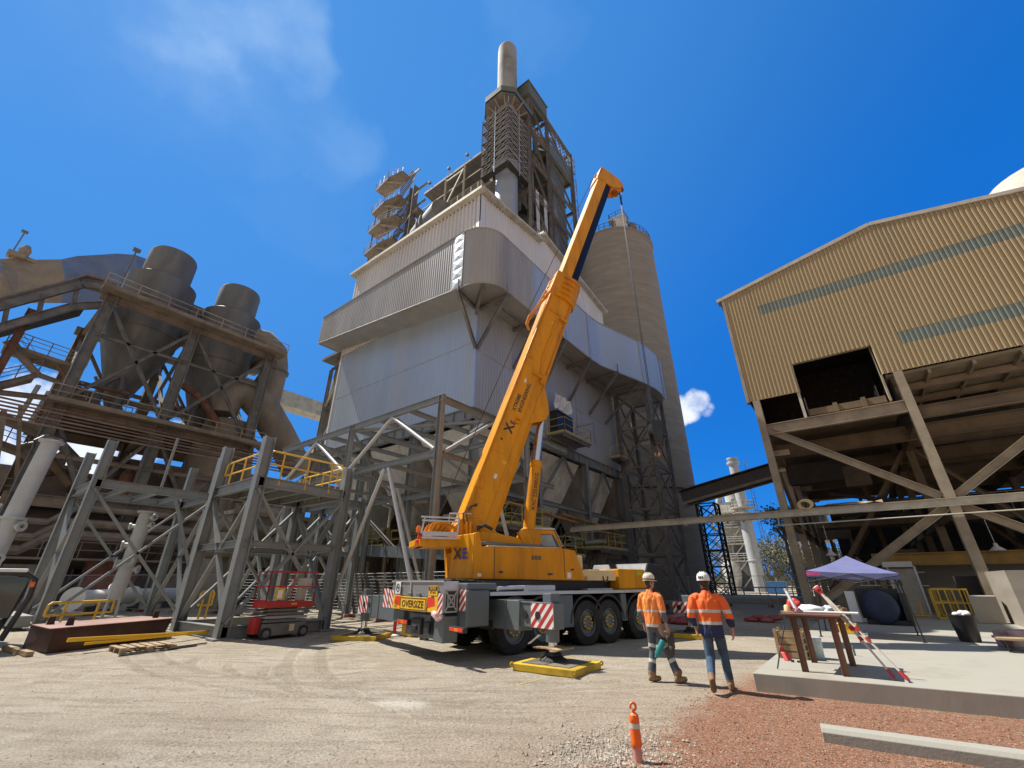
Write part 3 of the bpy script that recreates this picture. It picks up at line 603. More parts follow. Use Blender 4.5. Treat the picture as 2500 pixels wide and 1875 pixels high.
m = MB(); m.bb((-.2, YS+.15, 9.95), (3.1, YS+.3, 10.3))
for x in (.9, 2.1): m.bb((x, YS+.05, 9.9), (x+.2, YS+.15, 10.4))
m.obj('kick_panel', m_tand, sh)
m = MB(); m.bb((-2.6, YS+.3, 9.75), (3.5, 59, 9.9)); m.obj('upper_floor', m_tand, sh)
m = MB(); m.bb((3.4, YS+.2, 11.25), (XS1, 34, 11.36)); m.obj('soffit', m_tan, sh)
m = MB()
for x in (5.0, 6.6, 8.2, 9.9, 11.6): m.bb((x, YS+.25, 11.05), (x+.12, 34, 11.25))
m.obj('soffit_joist', m_tan, sh)
for y in (29, 31.4): ib(sh, 'floor_beam', (3.4, y, 11.0), (XS1, y, 11.0), .2, .35, m_tan)
# legs, beams, braces
LX = (-2.55, 3.86, 10.3, 16.6); LY = (YS, 33.5, 40, 47, 54)
for x in LX:
    for y in LY: ib(sh, 'leg', (x, y, .2), (x, y, 11.3), .36, .42, m_tan if y < 30 or x < 0 else m_tand, up=(0, 1, 0))  # rear legs take the darker copy with shade in its colour
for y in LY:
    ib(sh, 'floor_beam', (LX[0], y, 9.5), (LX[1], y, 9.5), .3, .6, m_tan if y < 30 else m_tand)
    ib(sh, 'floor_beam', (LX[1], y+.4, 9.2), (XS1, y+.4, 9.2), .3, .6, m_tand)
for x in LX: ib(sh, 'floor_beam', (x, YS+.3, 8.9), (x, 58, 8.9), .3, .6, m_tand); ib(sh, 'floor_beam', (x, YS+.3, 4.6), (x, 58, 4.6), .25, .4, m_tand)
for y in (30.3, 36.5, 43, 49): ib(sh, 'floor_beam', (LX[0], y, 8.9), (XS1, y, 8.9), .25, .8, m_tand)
for p0, p1 in (((-2.3, YS, 9.45), (3.6, YS, 5.15)), ((4.1, YS, 5.15), (10.2, YS, 9.5)), ((3.6, YS, 4.7), (-2.6, YS, .35)), ((4.1, YS, 4.7), (10.3, YS, .4))):
    ib(sh, 'brace', p0, p1, .3, .34, m_tan)
for y in (33.5, 40): ib(sh, 'brace', (-2.4, y, .4), (3.7, y, 8.8), .22, .24, m_tand); ib(sh, 'brace', (10.2, y, .4), (4, y, 8.8), .22, .24, m_tand)
for x in (-2.55,):
    for a, b in zip(LY, LY[1:]): ib(sh, 'brace', (x, a, 9), (x, b, 5), .18, .2, m_tand)
    for y in LY[:4]:
        MB().bb((x-.1, y+.5, 8.1), (x+.9, y+.62, 8.4)).obj('bracket', m_tan, sh); MB().bb((x-.05, y+.45, 7.2), (x+.5, y+.6, 7.35)).obj('bracket', m_tan, sh)
m = MB(); m.bb((-1.8, 36, 4.9), (9, 36.3, 5.2)); m.bb((-1.8, 36.3, 5.05), (9, 40, 5.2)); m.obj('middle_floor', m_tand, sh)
railing(sh, [(-1.8, 36, 5.2), (9, 36, 5.2)], 1.1, 1.6, .03, mt=m_tan); railing(sh, [(-1.8, 36, 5.2), (-1.8, 40, 5.2)], 1.1, 1.3, .03, mt=m_tan)
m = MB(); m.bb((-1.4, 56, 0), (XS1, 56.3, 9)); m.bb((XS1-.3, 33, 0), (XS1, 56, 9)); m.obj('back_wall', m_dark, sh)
# ground-floor walls, roller door, crane beam
m = MB(); m.bb((.8, 32.6, .2), (14, 32.9, 2.5)); m.obj('ground_wall', m_conc, sh)
m = MB(); m.bb((-1.7, 33.6, .2), (.8, 33.75, 2.4)); m.bb((.5, 31.4, .2), (.75, 33.6, 2.3)); m.obj('ground_wall', m_tan, sh)
m = MB(); m.bb((.5, 31.6, 2.5), (11, 31.9, 3.0)); m.bb((.5, 31.5, 2.45), (11, 32, 2.5)); m.bb((.5, 31.5, 3.0), (11, 32, 3.05)); m.obj('crane_rail_beam', mat('ochre_beam', (.42, .24, .05), .6, 0, .15, 1.5, (.2, .13, .06), .3), sh)
m = MB()
for i in range(24): m.bb((1.02, 30.96, .25+.085*i), (1.98, 31.0, .33+.085*i))
dr = m.obj('roller_door', m_trim, sh)
m = MB(); m.bb((.92, 30.9, .2), (1.01, 31.02, 2.4)); m.bb((1.99, 30.9, .2), (2.08, 31.02, 2.4)); m.bb((.8, 30.8, 2.36), (2.0, 31.1, 2.62)); m.obj('door_frame', m_cwhite, dr)
m = MB(); m.bb((3.9, 23.4, .25), (9, 27, 2.05)); m.obj('concrete_block_wall', m_conc, sh)
m = MB(); m.bb((3.0, 27.6, .25), (7, 28, 1.9)); m.obj('doorway', m_dark, sh)  # solid dark block painted in for the shaded opening
m = MB()
for i in range(9): x = -.3+i*.3; m.tube((x, 31.5, 1.5), (x, 31.5, 2.1), .02, 5)
m.bb((-.4, 31.48, 2.1), (2.4, 31.52, 2.14)); m.bb((-.4, 31.48, 1.48), (2.4, 31.52, 1.52)); m.obj('grille', m_cwhite, sh)
rr = random.Random(11)
for i in range(22):
    x, y, z = rr.uniform(-1.5, 13), rr.uniform(33, 52), rr.uniform(2.5, 8.5)
    m = MB(); k = rr.random()
    if k < .4: m.tube((x, y, z), (x+rr.uniform(1, 5), y, z+rr.uniform(-1.2, 1.2)), rr.uniform(.06, .2), 8)
    elif k < .7: m.ib((x, y, 0), (x, y, z+2), .2, .25)
    else: m.box((x, y, z), (rr.uniform(.8, 3), rr.uniform(.6, 2), rr.uniform(.5, 1.6)))
    m.obj(rr.choice(('pipe', 'duct')) if k < .4 else ('inner_post' if k < .7 else 'machine_casing'), rr.choice((m_tand, m_dark, m_brown)), sh)
for x, y in ((-1.2, 30), (-.2, 40), (5, 29.5)):
    m = MB(); m.tube((x, y, 3.2), (x, y, 4.5), .012, 5); m.lathe((x, y, 2.95), [(.3, 0), (.08, .2), (.06, .32)], 12); m.obj('hanging_lamp', m_cwhite, sh)
# vent duct showing over the roof
m = MB(); m.lathe((14.3, 34, 20.2), [(3.2, 0), (3.2, 1.2), (2.9, 2.4), (2.1, 3.6), (1.0, 4.3), (.05, 4.5)], 28)
tag(m.obj('roof_vent', m_trim, origin=(14.3, 34, 19), smooth=True), 'rounded pale vent hood rising behind the tan shed roof', 'roof vent')
# long beam from the filter building to the shed
m = MB(); m.ib((-15.3, YS-.45, 4.9), (13.5, YS-.45, 4.82), .26, .34); m.tube((-2.9, YS-.7, 4.3), (13, YS-.7, 4.35), .03, 6); m.path([(-2.9, YS-.7, 4.3), (-2.9, YS-.5, 4.7)], .03)
for x in (-6, -5.4, -4.6, -7.6): m.bb((x, YS-.75, 4.62), (x+.06, YS-.2, 4.7))
lb = tag(m.obj('bridge_beam', m_trim, origin=(0, YS-.45, 4.8)), 'long pale steel beam crossing from the filter building to the shed legs', 'steel beam')
m = MB()
for i in range(3): m.path([(-1.6+.05*i+.28*cos(a), YS-.5+.1*sin(a*2), 5.2+.22*sin(a)+.03*i) for a in [2*pi*j/16 for j in range(16)]], .035, 6, True)
tag(m.obj('rope_coil', m_cream, origin=(-1.6, YS-.5, 5)), 'coil of pale rope hung on the long beam by the shed corner leg', 'rope')
m = MB(); m.add([(-.9+.3*i, YS-.62+.24*j, 5.03+.12*random.random()+(.08 if j == 1 else 0)) for j in range(3) for i in range(9)], [(j*9+i, j*9+i+1, j*9+i+10, j*9+i+9) for j in range(2) for i in range(8)])
tag(m.obj('tarpaulin', m_tan, origin=(.3, YS-.5, 5)), 'crumpled tan tarpaulin draped on the long beam inside the shed', 'tarpaulin')

# ================================================================== concrete silo
SX, SY, SR, SH = -20.96, 56.2, 6.7, 52.7
si = thing('silo', 'tall grey brown concrete silo with a railed top behind the filter building', 'silo', (SX, SY, 0))
m = MB(); m.lathe((SX, SY, 0), [(SR, 0), (SR, 8.4), (SR-.03, 8.45), (SR-.03, 16.5), (SR, 16.55), (SR, 31), (SR-.04, 31.05), (SR-.04, SH-.3), (SR+.12, SH-.25), (SR+.12, SH), (.1, SH+.2)], 72); m.obj('shaft', m_conc, si, smooth=True, angle=25)
m = MB(); ring = [(SX+(SR-.1)*cos(a), SY+(SR-.1)*sin(a), SH) for a in [2*pi*i/48 for i in range(48)]]
railing_mb(m, ring, 1.3, 1.6, .05, (.5,), True); m.obj('railing', m_steel2, si)
c = ond(1515, 560, 54.5); c.z = SH
m = MB(); m.box(c+Z*1.0, (1.9, 1.9, 2.0), .4); m.hull8([c+V(q)+Z*2.0 for q in ((-1.5, -1.2, 0), (1.2, -1.2, 0), (1.2, 1.2, 0), (-1.5, 1.2, 0))], [c+V(q)+Z*2.2 for q in ((-1.5, -1.2, 0), (1.2, -1.2, 0), (1.2, 1.2, 0), (-1.5, 1.2, 0))]); m.obj('roof_house', m_hop, si)
m = MB(); railing_mb(m, [c+V(q)+Z*2.2 for q in ((-1.3, -1.1, 0), (1.1, -1.1, 0), (1.1, 1.1, 0), (-1.3, 1.1, 0))], 1.1, 1.2, .05, (.5,), True); m.obj('railing', m_steel2, si)
m = MB(); m.lathe(c+V((1.7, .9, 0)), [(.6, 0), (.6, .9), (.2, 1.2)], 14); m.box((-16.0, 52.7, SH+.7), (.7, .6, 1.4), .5); m.obj('vent', m_steel2, si)
m = MB(); m.path([(SX+(SR+.1)*cos(a), SY+(SR+.1)*sin(a), 11.8) for a in [radians(q) for q in range(-110, 20, 6)]], .09, 6); m.obj('band', m_dark, si)

# ================================================================== lattice towers and bridge near the silo
def lattice(name, label, x0, x1, y0, y1, z1, bays, lw, bw, mt, cat='lattice tower', z0=0, taper=0, sub='leg', mt2=None):
    t = thing(name, label, cat, ((x0+x1)/2, (y0+y1)/2, z0)); cx, cy2 = (x0+x1)/2, (y0+y1)/2
    cor = [(x0, y0), (x1, y0), (x1, y1), (x0, y1)]
    P = lambda k, f: V((cor[k % 4][0]+(cx-cor[k % 4][0])*taper*f, cor[k % 4][1]+(cy2-cor[k % 4][1])*taper*f, z0+(z1-z0)*f))
    for k in range(4): ib(t, sub, P(k, 0), P(k, 1), lw, lw, mt, up=(1, 0, 0))
    for b in range(bays):
        f0, f1 = b/bays, (b+1)/bays
        for k in range(4):
            bar(t, 'strut', P(k, f1), P(k+1, f1), bw, bw*1.2, mt)
            bar(t, 'brace', P(k, f0), P(k+1, f1), bw*.8, bw*.8, mt2 or mt); bar(t, 'brace', P(k+1, f0), P(k, f1), bw*.8, bw*.8, mt2 or mt)
    return t
lattice('lattice_tower', 'tall grey lattice tower under the curved end of the silver duct', -15.5, -12.4, 37.6, 41.8, 18.6, 5, .34, .17, m_steel2)
lattice('lattice_tower', 'dark slim lattice trestle holding the conveyor bridge beside the silo', -12.3, -10.5, 48.0, 49.8, 9.0, 6, .18, .09, m_dark)
# walkway stuff between filter building and tower
w = thing('access_landing', 'small landing with yellow railing behind the lattice tower', 'landing', (-16, 40, 11.4))
m = MB(); m.bb((-19.5, 39, 11.2), (-15.7, 41, 11.4)); m.obj('deck', m_steel2, w); railing(w, [(-19.5, 39, 11.4), (-15.7, 39, 11.4), (-15.7, 41, 11.4)], 1.2, 1.2, .04)
for x in (-19.3, -15.8): ib(w, 'post', (x, 39.2, 0), (x, 39.2, 11.2), .2, .22, m_steel2, up=(1, 0, 0))
m = MB(); m.lathe((-16.2, 43.2, 16.2), [(1.3, 0), (1.3, 3.4)], 20, (1, .4, .15)); m.obj('white_duct', m_white, w, smooth=True)
# sloping conveyor bridge from behind the silo to the shed
cb = thing('conveyor_bridge', 'long dark enclosed conveyor bridge sloping from the silo to the shed', 'conveyor bridge', (-8, 49, 9))
A, B = V((-13.6, 48.9, 9.85)), V((-2.4, 48.2, 11.75))
m = MB(); m.ext([(-.8, -.55), (.8, -.55), (.8, .5), (.6, .65), (-.6, .65), (-.8, .5)], A, B); m.obj('gallery', m_rust if False else mat('brown_cladding', (.10, .082, .072), .7, 0, .12, .8, (.17, .13, .1), .3), cb)
m = MB(); m.bar(A+V((-.3, -.9, -.68)), B+V((-.3, -.9, -.68)), .14, .24); m.bar(A+V((-.3, .9, -.68)), B+V((-.3, .9, -.68)), .14, .24); m.obj('girder', m_tan, cb)
m = MB(); m.ext([(-1.0, .0), (1.0, 0), (1.0, .06), (-1.0, .06)], A+V((-.5, 0, .66)), B+V((0, 0, .66))); m.obj('roof', m_steel2, cb)

# ================================================================== far process tower, stack, building, trees
ft = thing('process_tower', 'distant pale grey process tower with railed landings seen past the silo', 'process tower', (-11, 62, 0))
for (x0, x1, y0, y1, z0, z1, mm) in ((-12.6, -9.2, 60, 64, 8.5, 16, m_hop), (-13.4, -9.6, 61, 65, 0, 9, m_steel2)): m = MB(); m.bb((x0, y0, z0), (x1, y1, z1)); m.obj('casing', mm, ft)
for z in (5.2, 8.2, 11.2, 13.9):
    p = MB(); p.bb((-14, 58.6, z-.2), (-8.4, 60.2, z)); q = p.obj('landing', m_trim, ft); railing(q, [(-14, 58.6, z), (-8.4, 58.6, z), (-8.4, 60.2, z)], 1.2, 1.1, .05, (.35, .7), mt=m_trim)
for x in (-13.9, -11.2, -8.5): ib(ft, 'post', (x, 58.7, 0), (x, 58.7, 14), .22, .22, m_pipe, up=(1, 0, 0))
for k in range(4):
    for a, b in ((-13.9, -11.2), (-11.2, -8.5)): bar(ft, 'brace', (a, 58.7, k*2.9), (b, 58.7, k*2.9+2.9), .14, .14, m_pipe)
m = MB(); m.lathe((-12.3, 59.6, 0), [(.9, 0), (1.6, 2.4), (1.6, 4.6), (.6, 6)], 18); m.obj('vessel', m_hop, ft, smooth=True); m = MB(); m.lathe((-9.6, 63, 16), [(2.0, 0), (2.0, 2.6), (.6, 3.6)], 18); m.obj('vessel', m_hop, ft, smooth=True)
m = MB(); m.path([(-13, 61, 14), (-12, 60.4, 17.5), (-9.5, 60, 18), (-6, 61, 20.5)], .7, 10); m.obj('duct', m_pipe, ft, smooth=True)
st = thing('stack', 'slim pale steel stack with ringed top standing beside the distant process tower', 'stack', (-8.0, 58, 0))
sx, sy2 = -7.95, 58.0
m = MB(); m.lathe((sx, sy2, 0), [(1.15, 0), (1.15, 12.5), (.95, 14), (.95, 26.2)], 28); m.obj('shaft', m_pipe, st, smooth=True)
m = MB(); m.lathe((sx, sy2, 24.9), [(.96, 0), (1.3, .1), (1.3, .5), (.96, .55)], 28); m.lathe((sx, sy2, 25.9), [(.96, 0), (1.15, .1), (1.15, .4), (.8, .45)], 28); m.lathe((sx, sy2, 5.4), [(1.16, 0), (1.28, .05), (1.28, .25), (1.16, .3)], 28); m.obj('ring', m_pipe, st, smooth=True)
for z in (13.2, 15.6):
    m = MB(); m.lathe((sx, sy2, z), [(1.16, 0), (2.3, 0), (2.3, .18), (1.16, .18)], 28); q = m.obj('platform', m_trim, st)
    railing(q, [(sx+2.25*cos(a), sy2+2.25*sin(a), z+.18) for a in [2*pi*i/14 for i in range(14)]], 1.2, 1.2, .045, (.5,), mt=m_trim, closed=True)
m = MB()
for i in range(9):
    z = 2+i*2.6; x = sx+2.2; m.tube((x, sy2, z), (x, sy2, z+2.6), .05, 5); m.tube((x+.5, sy2, z), (x+.5, sy2, z+2.6), .05, 5)
    for j in range(6): m.tube((x, sy2, z+j*.43), (x+.5, sy2, z+j*.43), .025, 4)
    if i > 2: m.path([(x+.25+.55*cos(a), sy2-.1+.6*sin(a), z) for a in [2*pi*j/10 for j in range(10)]], .03, 4, True)
m.obj('caged_ladder', m_steel2, st)
# the far group stands well beyond the silo
ft.location = ft.location+V((-7.6, 35, 0)); st.location = st.location+V((-7.6, 35.8, 0)); st.scale = (.92, .92, .92)
# low far building and lean-to
fbg = thing('far_shed', 'small ribbed grey shed on legs with a flat roof beyond the shed legs', 'shed', (-3.8, 70, 0))
m = MB(); m.corr([(-6.6, 66), (-2, 66)], 6.2, 9.6, .5, .12, 1); m.bb((-6.5, 66.15, 6.2), (-2, 72, 9.6)); m.obj('wall', m_hop, fbg)
m = MB(); m.bb((-8.3, 64.5, 9.7), (-1, 73, 10)); m.obj('roof', m_galvd, fbg)
for x in (-6.3, -2.3):
    for y in (66.3, 71.6): ib(fbg, 'leg', (x, y, 0), (x, y, 6.2), .3, .3, m_tand, up=(1, 0, 0))
m = MB(); m.box((-11.0, 80, .9), (2.4, 2, 1.6)); tag(m.obj('container', mat('blue_box', (.05, .16, .36), .5, 0, .1, 2), origin=(-10.6, 78, 0), bevel=.05), 'small blue container standing in front of the far trees', 'container')
fr = thing('far_fence', 'low pale pipe barrier in front of the distant stack and trees', 'barrier', (-10, 57, 0))
railing(fr, [(-15.5, 55.5, 0), (-11, 56, 0), (-5, 57, 0), (-2.8, 59, 0)], 1.1, 1.5, .06, (.5,), mt=m_trim, name='rail')
m_leaf = [mat('leaf_grey_green', (.15, .15, .095), .8, 0, .3, .8, (.2, .19, .13), .4, .5, 0), mat('leaf_dark', (.10, .105, .065), .8, 0, .3, .8, (.15, .145, .1), .3, .5, 0)]
m_bark = mat('bark', (.2, .165, .13), .9, 0, .25, 3)
def tree(name, label, x, y, h, r, seed, n=420, leaf=.42, group=None, base=.35):
    q = random.Random(seed); t = thing(name, label, 'tree', (x, y, 0), group)
    m = MB(); tips = []
    m.path([(x, y, 0), (x+.1*r*q.uniform(-1, 1), y, h*.35), (x+.15*r*q.uniform(-1, 1), y, h*.8)], [h*.03, h*.022, h*.006], 7)
    for i in range(11):
        a = q.uniform(0, 2*pi); z0 = h*q.uniform(base*.7, .7); L = r*q.uniform(.5, 1); e = V((x+L*cos(a), y+L*sin(a), z0+h*q.uniform(.12, .3))); tips.append(e)
        m.path([(x, y, z0), (V((x, y, z0))+e)/2+Z*.1*h*q.uniform(-.3, .5), e], [h*.012, h*.008, h*.003], 5)
    m.obj('trunk', m_bark, t)
    tips += [V((x, y, h*.9)), V((x+r*.3, y, h*.8)), V((x-r*.3, y, h*.82))]
    m = MB()
    for i in range(n):
        c = q.choice(tips); d = V((q.gauss(0, 1), q.gauss(0, 1), q.gauss(0, .8)))*r*.26; p = c+d
        m.k = 0 if q.random() < .6 else 1
        for j in range(3):
            u = V((q.gauss(0, 1), q.gauss(0, 1), q.gauss(0, 1))).normalized(); w_ = u.cross(V((q.gauss(0, 1), q.gauss(0, 1), q.gauss(0, 1)))).normalized(); s_ = leaf*q.uniform(.5, 1.1); o = p+V((q.gauss(0, 1), q.gauss(0, 1), q.gauss(0, 1)))*leaf*.6
            m.add([o-u*s_, o+w_*s_*.4, o+u*s_, o-w_*s_*.4], [(0, 1, 2, 3)])
    m.obj('crown', m_leaf, t)
    return t
tr_l = ['widest bushy grey-green tree in the far tree line by the blue container', 'dull olive tree rising right of the slim stack in the far line', 'short dusty tree at the right end of the far line', 'tallest tree of the far line, left of the little far shed', 'low tree at the foot of the caged ladder in the distance']
for i, (x, y, h, r) in enumerate(((-13.2, 96, 9.5, 4.6), (-16.5, 104, 11, 4.6), (-4.5, 92, 8.6, 4.2), (-9, 100, 11.4, 4.8), (-19.5, 98, 9, 4))): tree('tree', tr_l[i], x*1.32, y*1.32, h*1.0, r*1.3, 20+i, 900, .42, 'trees in the far line', .2)
tree('gum_tree', 'drooping gum tree with a bare trunk showing past the left shed leg', -6.6, 63.5, 10.5, 1.7, 41, 260, .26, None, .75)
w = MB()
for i in range(900): a = random.uniform(-60, 40); b = random.uniform(140, 155); w.add([(a+random.gauss(0, .8), b, random.uniform(0, 7)*random.random()+.2) for _ in range(3)], [(0, 1, 2)])
tag(w.obj('far_scrub', m_leaf[0]), kind='stuff')
w = MB(); w.prism([(-50, 66, 0), (-14.5, 45, 0), (-6, 43, 0), (-3, 47, 0), (-3.5, 49, 0), (-10, 52.5, 0), (-16, 54, 0), (-40, 72, 0)], (0, 0, .5))
tag(w.obj('raised_paving', m_slab, bevel=.1), kind='structure')
# ================================================================== new grey steel frame in front of the filter building
FX = (-11.7, -17.75, -23.9); FY = (10.8, 16.6)
sf = thing('pipe_rack', 'large open grey steel frame with round tube braces behind the crane', 'steel frame', (-17.8, 13, 0))
for x in FX:
    for y in FY:
        if x == FX[2] and y == FY[0]: continue
        ib(sf, 'column', (x, y, 0), (x, y, 8.45), .2, .22, up=(1, 0, 0))
for y in FY: ib(sf, 'top_beam', (-24.4, y, 8.35), (-11.55, y, 8.35), .18, .26); ib(sf, 'middle_beam', (-24.2, y, 6.12), (-11.7, y, 6.12), .15, .2)
for x in FX: ib(sf, 'top_beam', (x, 10.95, 8.33), (x, 20.5 if x == FX[0] else 16.5, 8.33), .18, .26); ib(sf, 'middle_beam', (x, 10.95, 6.1), (x, 19 if x == FX[0] else 16.5, 6.1), .15, .2)
for x in (-13.7, -15.7, -19.8, -21.8): ib(sf, 'cross_beam', (x, 10.9, 8.3), (x, 16.5, 8.3), .14, .2)
for x in (-14.7, -20.8): ib(sf, 'cross_beam', (x, 10.9, 6.08), (x, 16.5, 6.08), .12, .16); bar(sf, 'strut', (x, 10.95, 8.2), (x, 16.5, 6.2), .1)
for a, b in (((-11.7, 13.7, 8.2), (-17.6, 10.95, 8.22)), ((-17.8, 16.4, 8.2), (-11.8, 13.7, 8.22)), ((-17.9, 10.95, 8.2), (-23.8, 16.4, 8.22))): bar(sf, 'plan_brace', a, b, .12)
for a, b in (((-14.75, 10.8, 8.2), (-11.95, 10.8, 6.3)), ((-14.75, 10.8, 8.2), (-17.5, 10.8, 6.3)), ((-20.85, 10.8, 8.2), (-18.0, 10.8, 6.3)), ((-20.85, 10.8, 8.2), (-23.7, 10.8, 6.3)),
             ((-14.6, 10.8, 5.95), (-11.95, 10.8, .35)), ((-14.85, 10.8, 5.95), (-17.5, 10.8, .35)), ((-11.7, 14, 8.2), (-11.7, 11.1, 6.2)), ((-11.7, 13.8, 5.95), (-11.7, 11.1, .35)), ((-11.7, 14.0, 5.95), (-11.7, 16.4, .35)), ((-17.75, 13.8, 5.95), (-17.75, 16.4, .35)), ((-20.8, 16.6, 5.95), (-18, 16.6, .35)), ((-14.7, 16.6, 5.95), (-12, 16.6, .35))):
    tub(sf, 'tube_brace', a, b, .08, m_pipe)
for x, y, z in ((-14.72, 10.8, 6.0), (-14.75, 10.8, 8.15), (-11.9, 10.8, 6.25), (-17.6, 10.8, 6.25), (-11.7, 13.85, 6.0), (-20.8, 10.8, 8.15)): m = MB(); m.box((x, y, z), (.5, .03, .45)) if x != -11.7 else m.box((x, y, z), (.03, .5, .45)); m.obj('gusset', m_steel, sf)
# ------------------------------------------------------------------ two grey towers waiting on the yard (left)
def gtower(name, label, xs_, ys_, zt, zb_, zlow, loc):
    t = thing(name, label, 'steel tower', loc); x0, x1 = xs_; y0, y1 = ys_
    for i, (x, y) in enumerate(((x0, y0), (x1, y0), (x1, y1), (x0, y1))):
        ib(t, 'column', (x, y, .05), (x, y, zt[i]), .34, .36, up=(0, 1, 0))
        m = MB(); m.box((x, y, .03), (.6, .6, .05)); m.obj('base_plate', m_steel, t)
    for y in ys_: ib(t, 'beam', (x0, y, zb_), (x1, y, zb_), .22, .36)
    for x in xs_: ib(t, 'beam', (x, y0, zb_), (x, y1, zb_), .22, .36)
    for i in range(1, 4): q = y0+(y1-y0)*i/4; ib(t, 'deck_beam', (x0, q, zb_-.02), (x1, q, zb_-.02), .16, .24)
    for y in ys_: bar(t, 'brace', (x0, y, zlow), (x1, y, zb_-.25), .16, .1); bar(t, 'brace', (x1, y, zlow), (x0, y, zb_-.25), .16, .1)
    for x in xs_: bar(t, 'brace', (x, y0, zlow), (x, y1, zb_-.25), .16, .1); bar(t, 'brace', (x, y1, zlow), (x, y0, zb_-.25), .16, .1)
    return t
t1 = gtower('steel_tower', 'bare grey steel tower with no railing behind the rusty red box, left', (-30.2, -26.1), (3.95, 8.55), (7.7, 7.6, 7.75, 7.8), 5.65, .3, (-28, 6.2, 0))
bar(t1, 'strut', (-26.1, 6.3, 5.5), (-26.1, 6.3, 8.3), .1); bar(t1, 'strut', (-26.1, 8.5, 2.2), (-26.1, 7, 5.4), .12)
m = MB(); m.bb((-31.6, 3.2, .1), (-26, 3.7, .5)); m.bb((-31, 2.6, .45), (-29.2, 3.4, .9)); tag(m.obj('steel_beam', m_steel, origin=(-29, 3.3, 0), bevel=.02), 'short grey steel beams lying at the foot of the left tower', 'steel beam')
t2 = gtower('steel_tower', 'grey steel tower with yellow rails on its deck beside the red scissor lift', (-20.75, -16.95), (6.9, 10.45), (7.0, 6.75, 6.2, 6.2), 5.05, .45, (-18.8, 8.7, 0))
for p0, p1 in (((-20.75, 6.9, .2), (-16.95, 6.9, .2)), ((-16.95, 6.9, .2), (-16.95, 10.45, .2)), ((-20.75, 10.45, .2), (-16.95, 10.45, .2)), ((-20.75, 6.9, .2), (-20.75, 10.45, .2))): ib(t2, 'base_beam', p0, p1, .26, .36)
for x in (-20.75, -16.95): ib(t2, 'middle_beam', (x, 6.9, 2.9), (x, 10.45, 2.9), .2, .22)
for y in (6.9, 10.45): ib(t2, 'middle_beam', (-20.75, y, 2.9), (-16.95, y, 2.9), .2, .22)
m = MB(); m.bb((-20.7, 7.0, 5.22), (-17.0, 10.4, 5.26)); m.obj('deck', m_galvd, t2)
def hooprail(m, p0, p1, z, h, r=.035):
    p0, p1 = V((*p0, z)), V((*p1, z)); d = (p1-p0).normalized(); a = .16
    m.path([p0+Z*h*.5+d*0, p0+d*-.02+Z*(h*.62), p0+Z*(h-a*.4), p0+d*a*.5+Z*h, p1-d*a*.5+Z*h, p1+Z*(h-a*.4), p1+Z*(h*.6), p1+Z*h*.5], r, 6); m.tube(p0+Z*h*.5, p1+Z*h*.5, r*.9, 6)
    k = max(2, round((p1-p0).length/1.1))
    for i in range(k): q = p0+d*((i+.5)*(p1-p0).length/k); m.tube(q-Z*.25, q+Z*h, r, 6)
for a, b in (((-20.6, 7.0), (-17.1, 7.0)), ((-16.95, 7.1), (-16.95, 10.2)), ((-20.6, 10.4), (-17.1, 10.4))): m = MB(); hooprail(m, a, b, 5.25, 1.0); m.obj('railing', m_yel, t2)
# a further grey frame behind the towers
t3 = gtower('steel_tower', 'grey braced steel tower partly hidden behind the railed tower', (-27.5, -23.3), (11.2, 15.6), (6.3, 6.3, 6.3, 6.3), 5.9, .3, (-25.4, 13.4, 0))
for x in (-27.5, -23.3): ib(t3, 'middle_beam', (x, 11.2, 3.1), (x, 15.6, 3.1), .2, .22)

# ================================================================== old cyclone plant (left)
X0, X1 = -48., -58.; CY = (3.3, 10.0, 17.4)
cp_ = thing('cyclone_building', 'old brown steel plant building with open braced floors full of pipes', 'plant building', (-53, 10, 0))
for x in (X0, X1):
    for y in CY: ib(cp_, 'column', (x, y, 0), (x, y, 25.2), .8, .8, m_steel2 if x == X0 else m_brown, up=(0, 1, 0))
for z, mt in ((25.0, m_brown), (14.3, m_brown), (7.2, m_brown)):
    for x in (X0, X1): ib(cp_, 'floor_girder', (x, 2.6, z), (x, 18.2, z), .4, .85, mt)
    for y in CY: ib(cp_, 'floor_girder', (X0, y, z), (X1, y, z), .4, .8, mt)
for y0, y1 in zip(CY, CY[1:]):
    for x in (X0, X1):
        ym = (y0+y1)/2
        for a, b in (((x, y0, 24.6), (x, y1, 14.9)), ((x, y1, 24.6), (x, y0, 14.9)), ((x, y0, 13.8), (x, ym, 7.7)), ((x, y1, 13.8), (x, ym, 7.7)), ((x, y0, .4), (x, y1, 6.8))): ib(cp_, 'brace', a, b, .26, .28, m_steel2 if x == X0 else m_brown)
    ib(cp_, 'tie_beam', (X0, y0, 21.2), (X0, y1, 21.2), .22, .28, m_steel2); ib(cp_, 'tie_beam', (X1, y0, 19.8), (X1, y1, 19.8), .25, .4, m_brown)
    ib(cp_, 'tie_beam', (X0-4, y0, 17.2), (X0-4, y1, 17.2), .25, .5, m_brown); ib(cp_, 'tie_beam', (X0, y0, 10.6), (X0, y1, 10.6), .22, .35, m_brown)
for y in CY: ib(cp_, 'brace', (X0, y, 24.5), (X1, y, 15), .26, .28, m_steel2); ib(cp_, 'brace', (X1, y, 24), (X0, y, 15), .26, .28, m_brown)
for z, w_, mt in ((25.45, 1.4, m_trim), (14.75, 1.2, m_yeld)):
    m = MB(); m.bb((X0-.2, 2.4, z-.25), (X0+w_, 18.6, z)); m.bb((X0+w_, 2.4, z-.2), (X0+w_+.03, 18.6, z+.14)); m.obj('walkway', m_brown, cp_)
    railing(cp_, [(X0+w_, 2.4, z), (X0+w_, 18.6, z)], 1.1, 2.4, .045, (.5,), mt=m_tan)
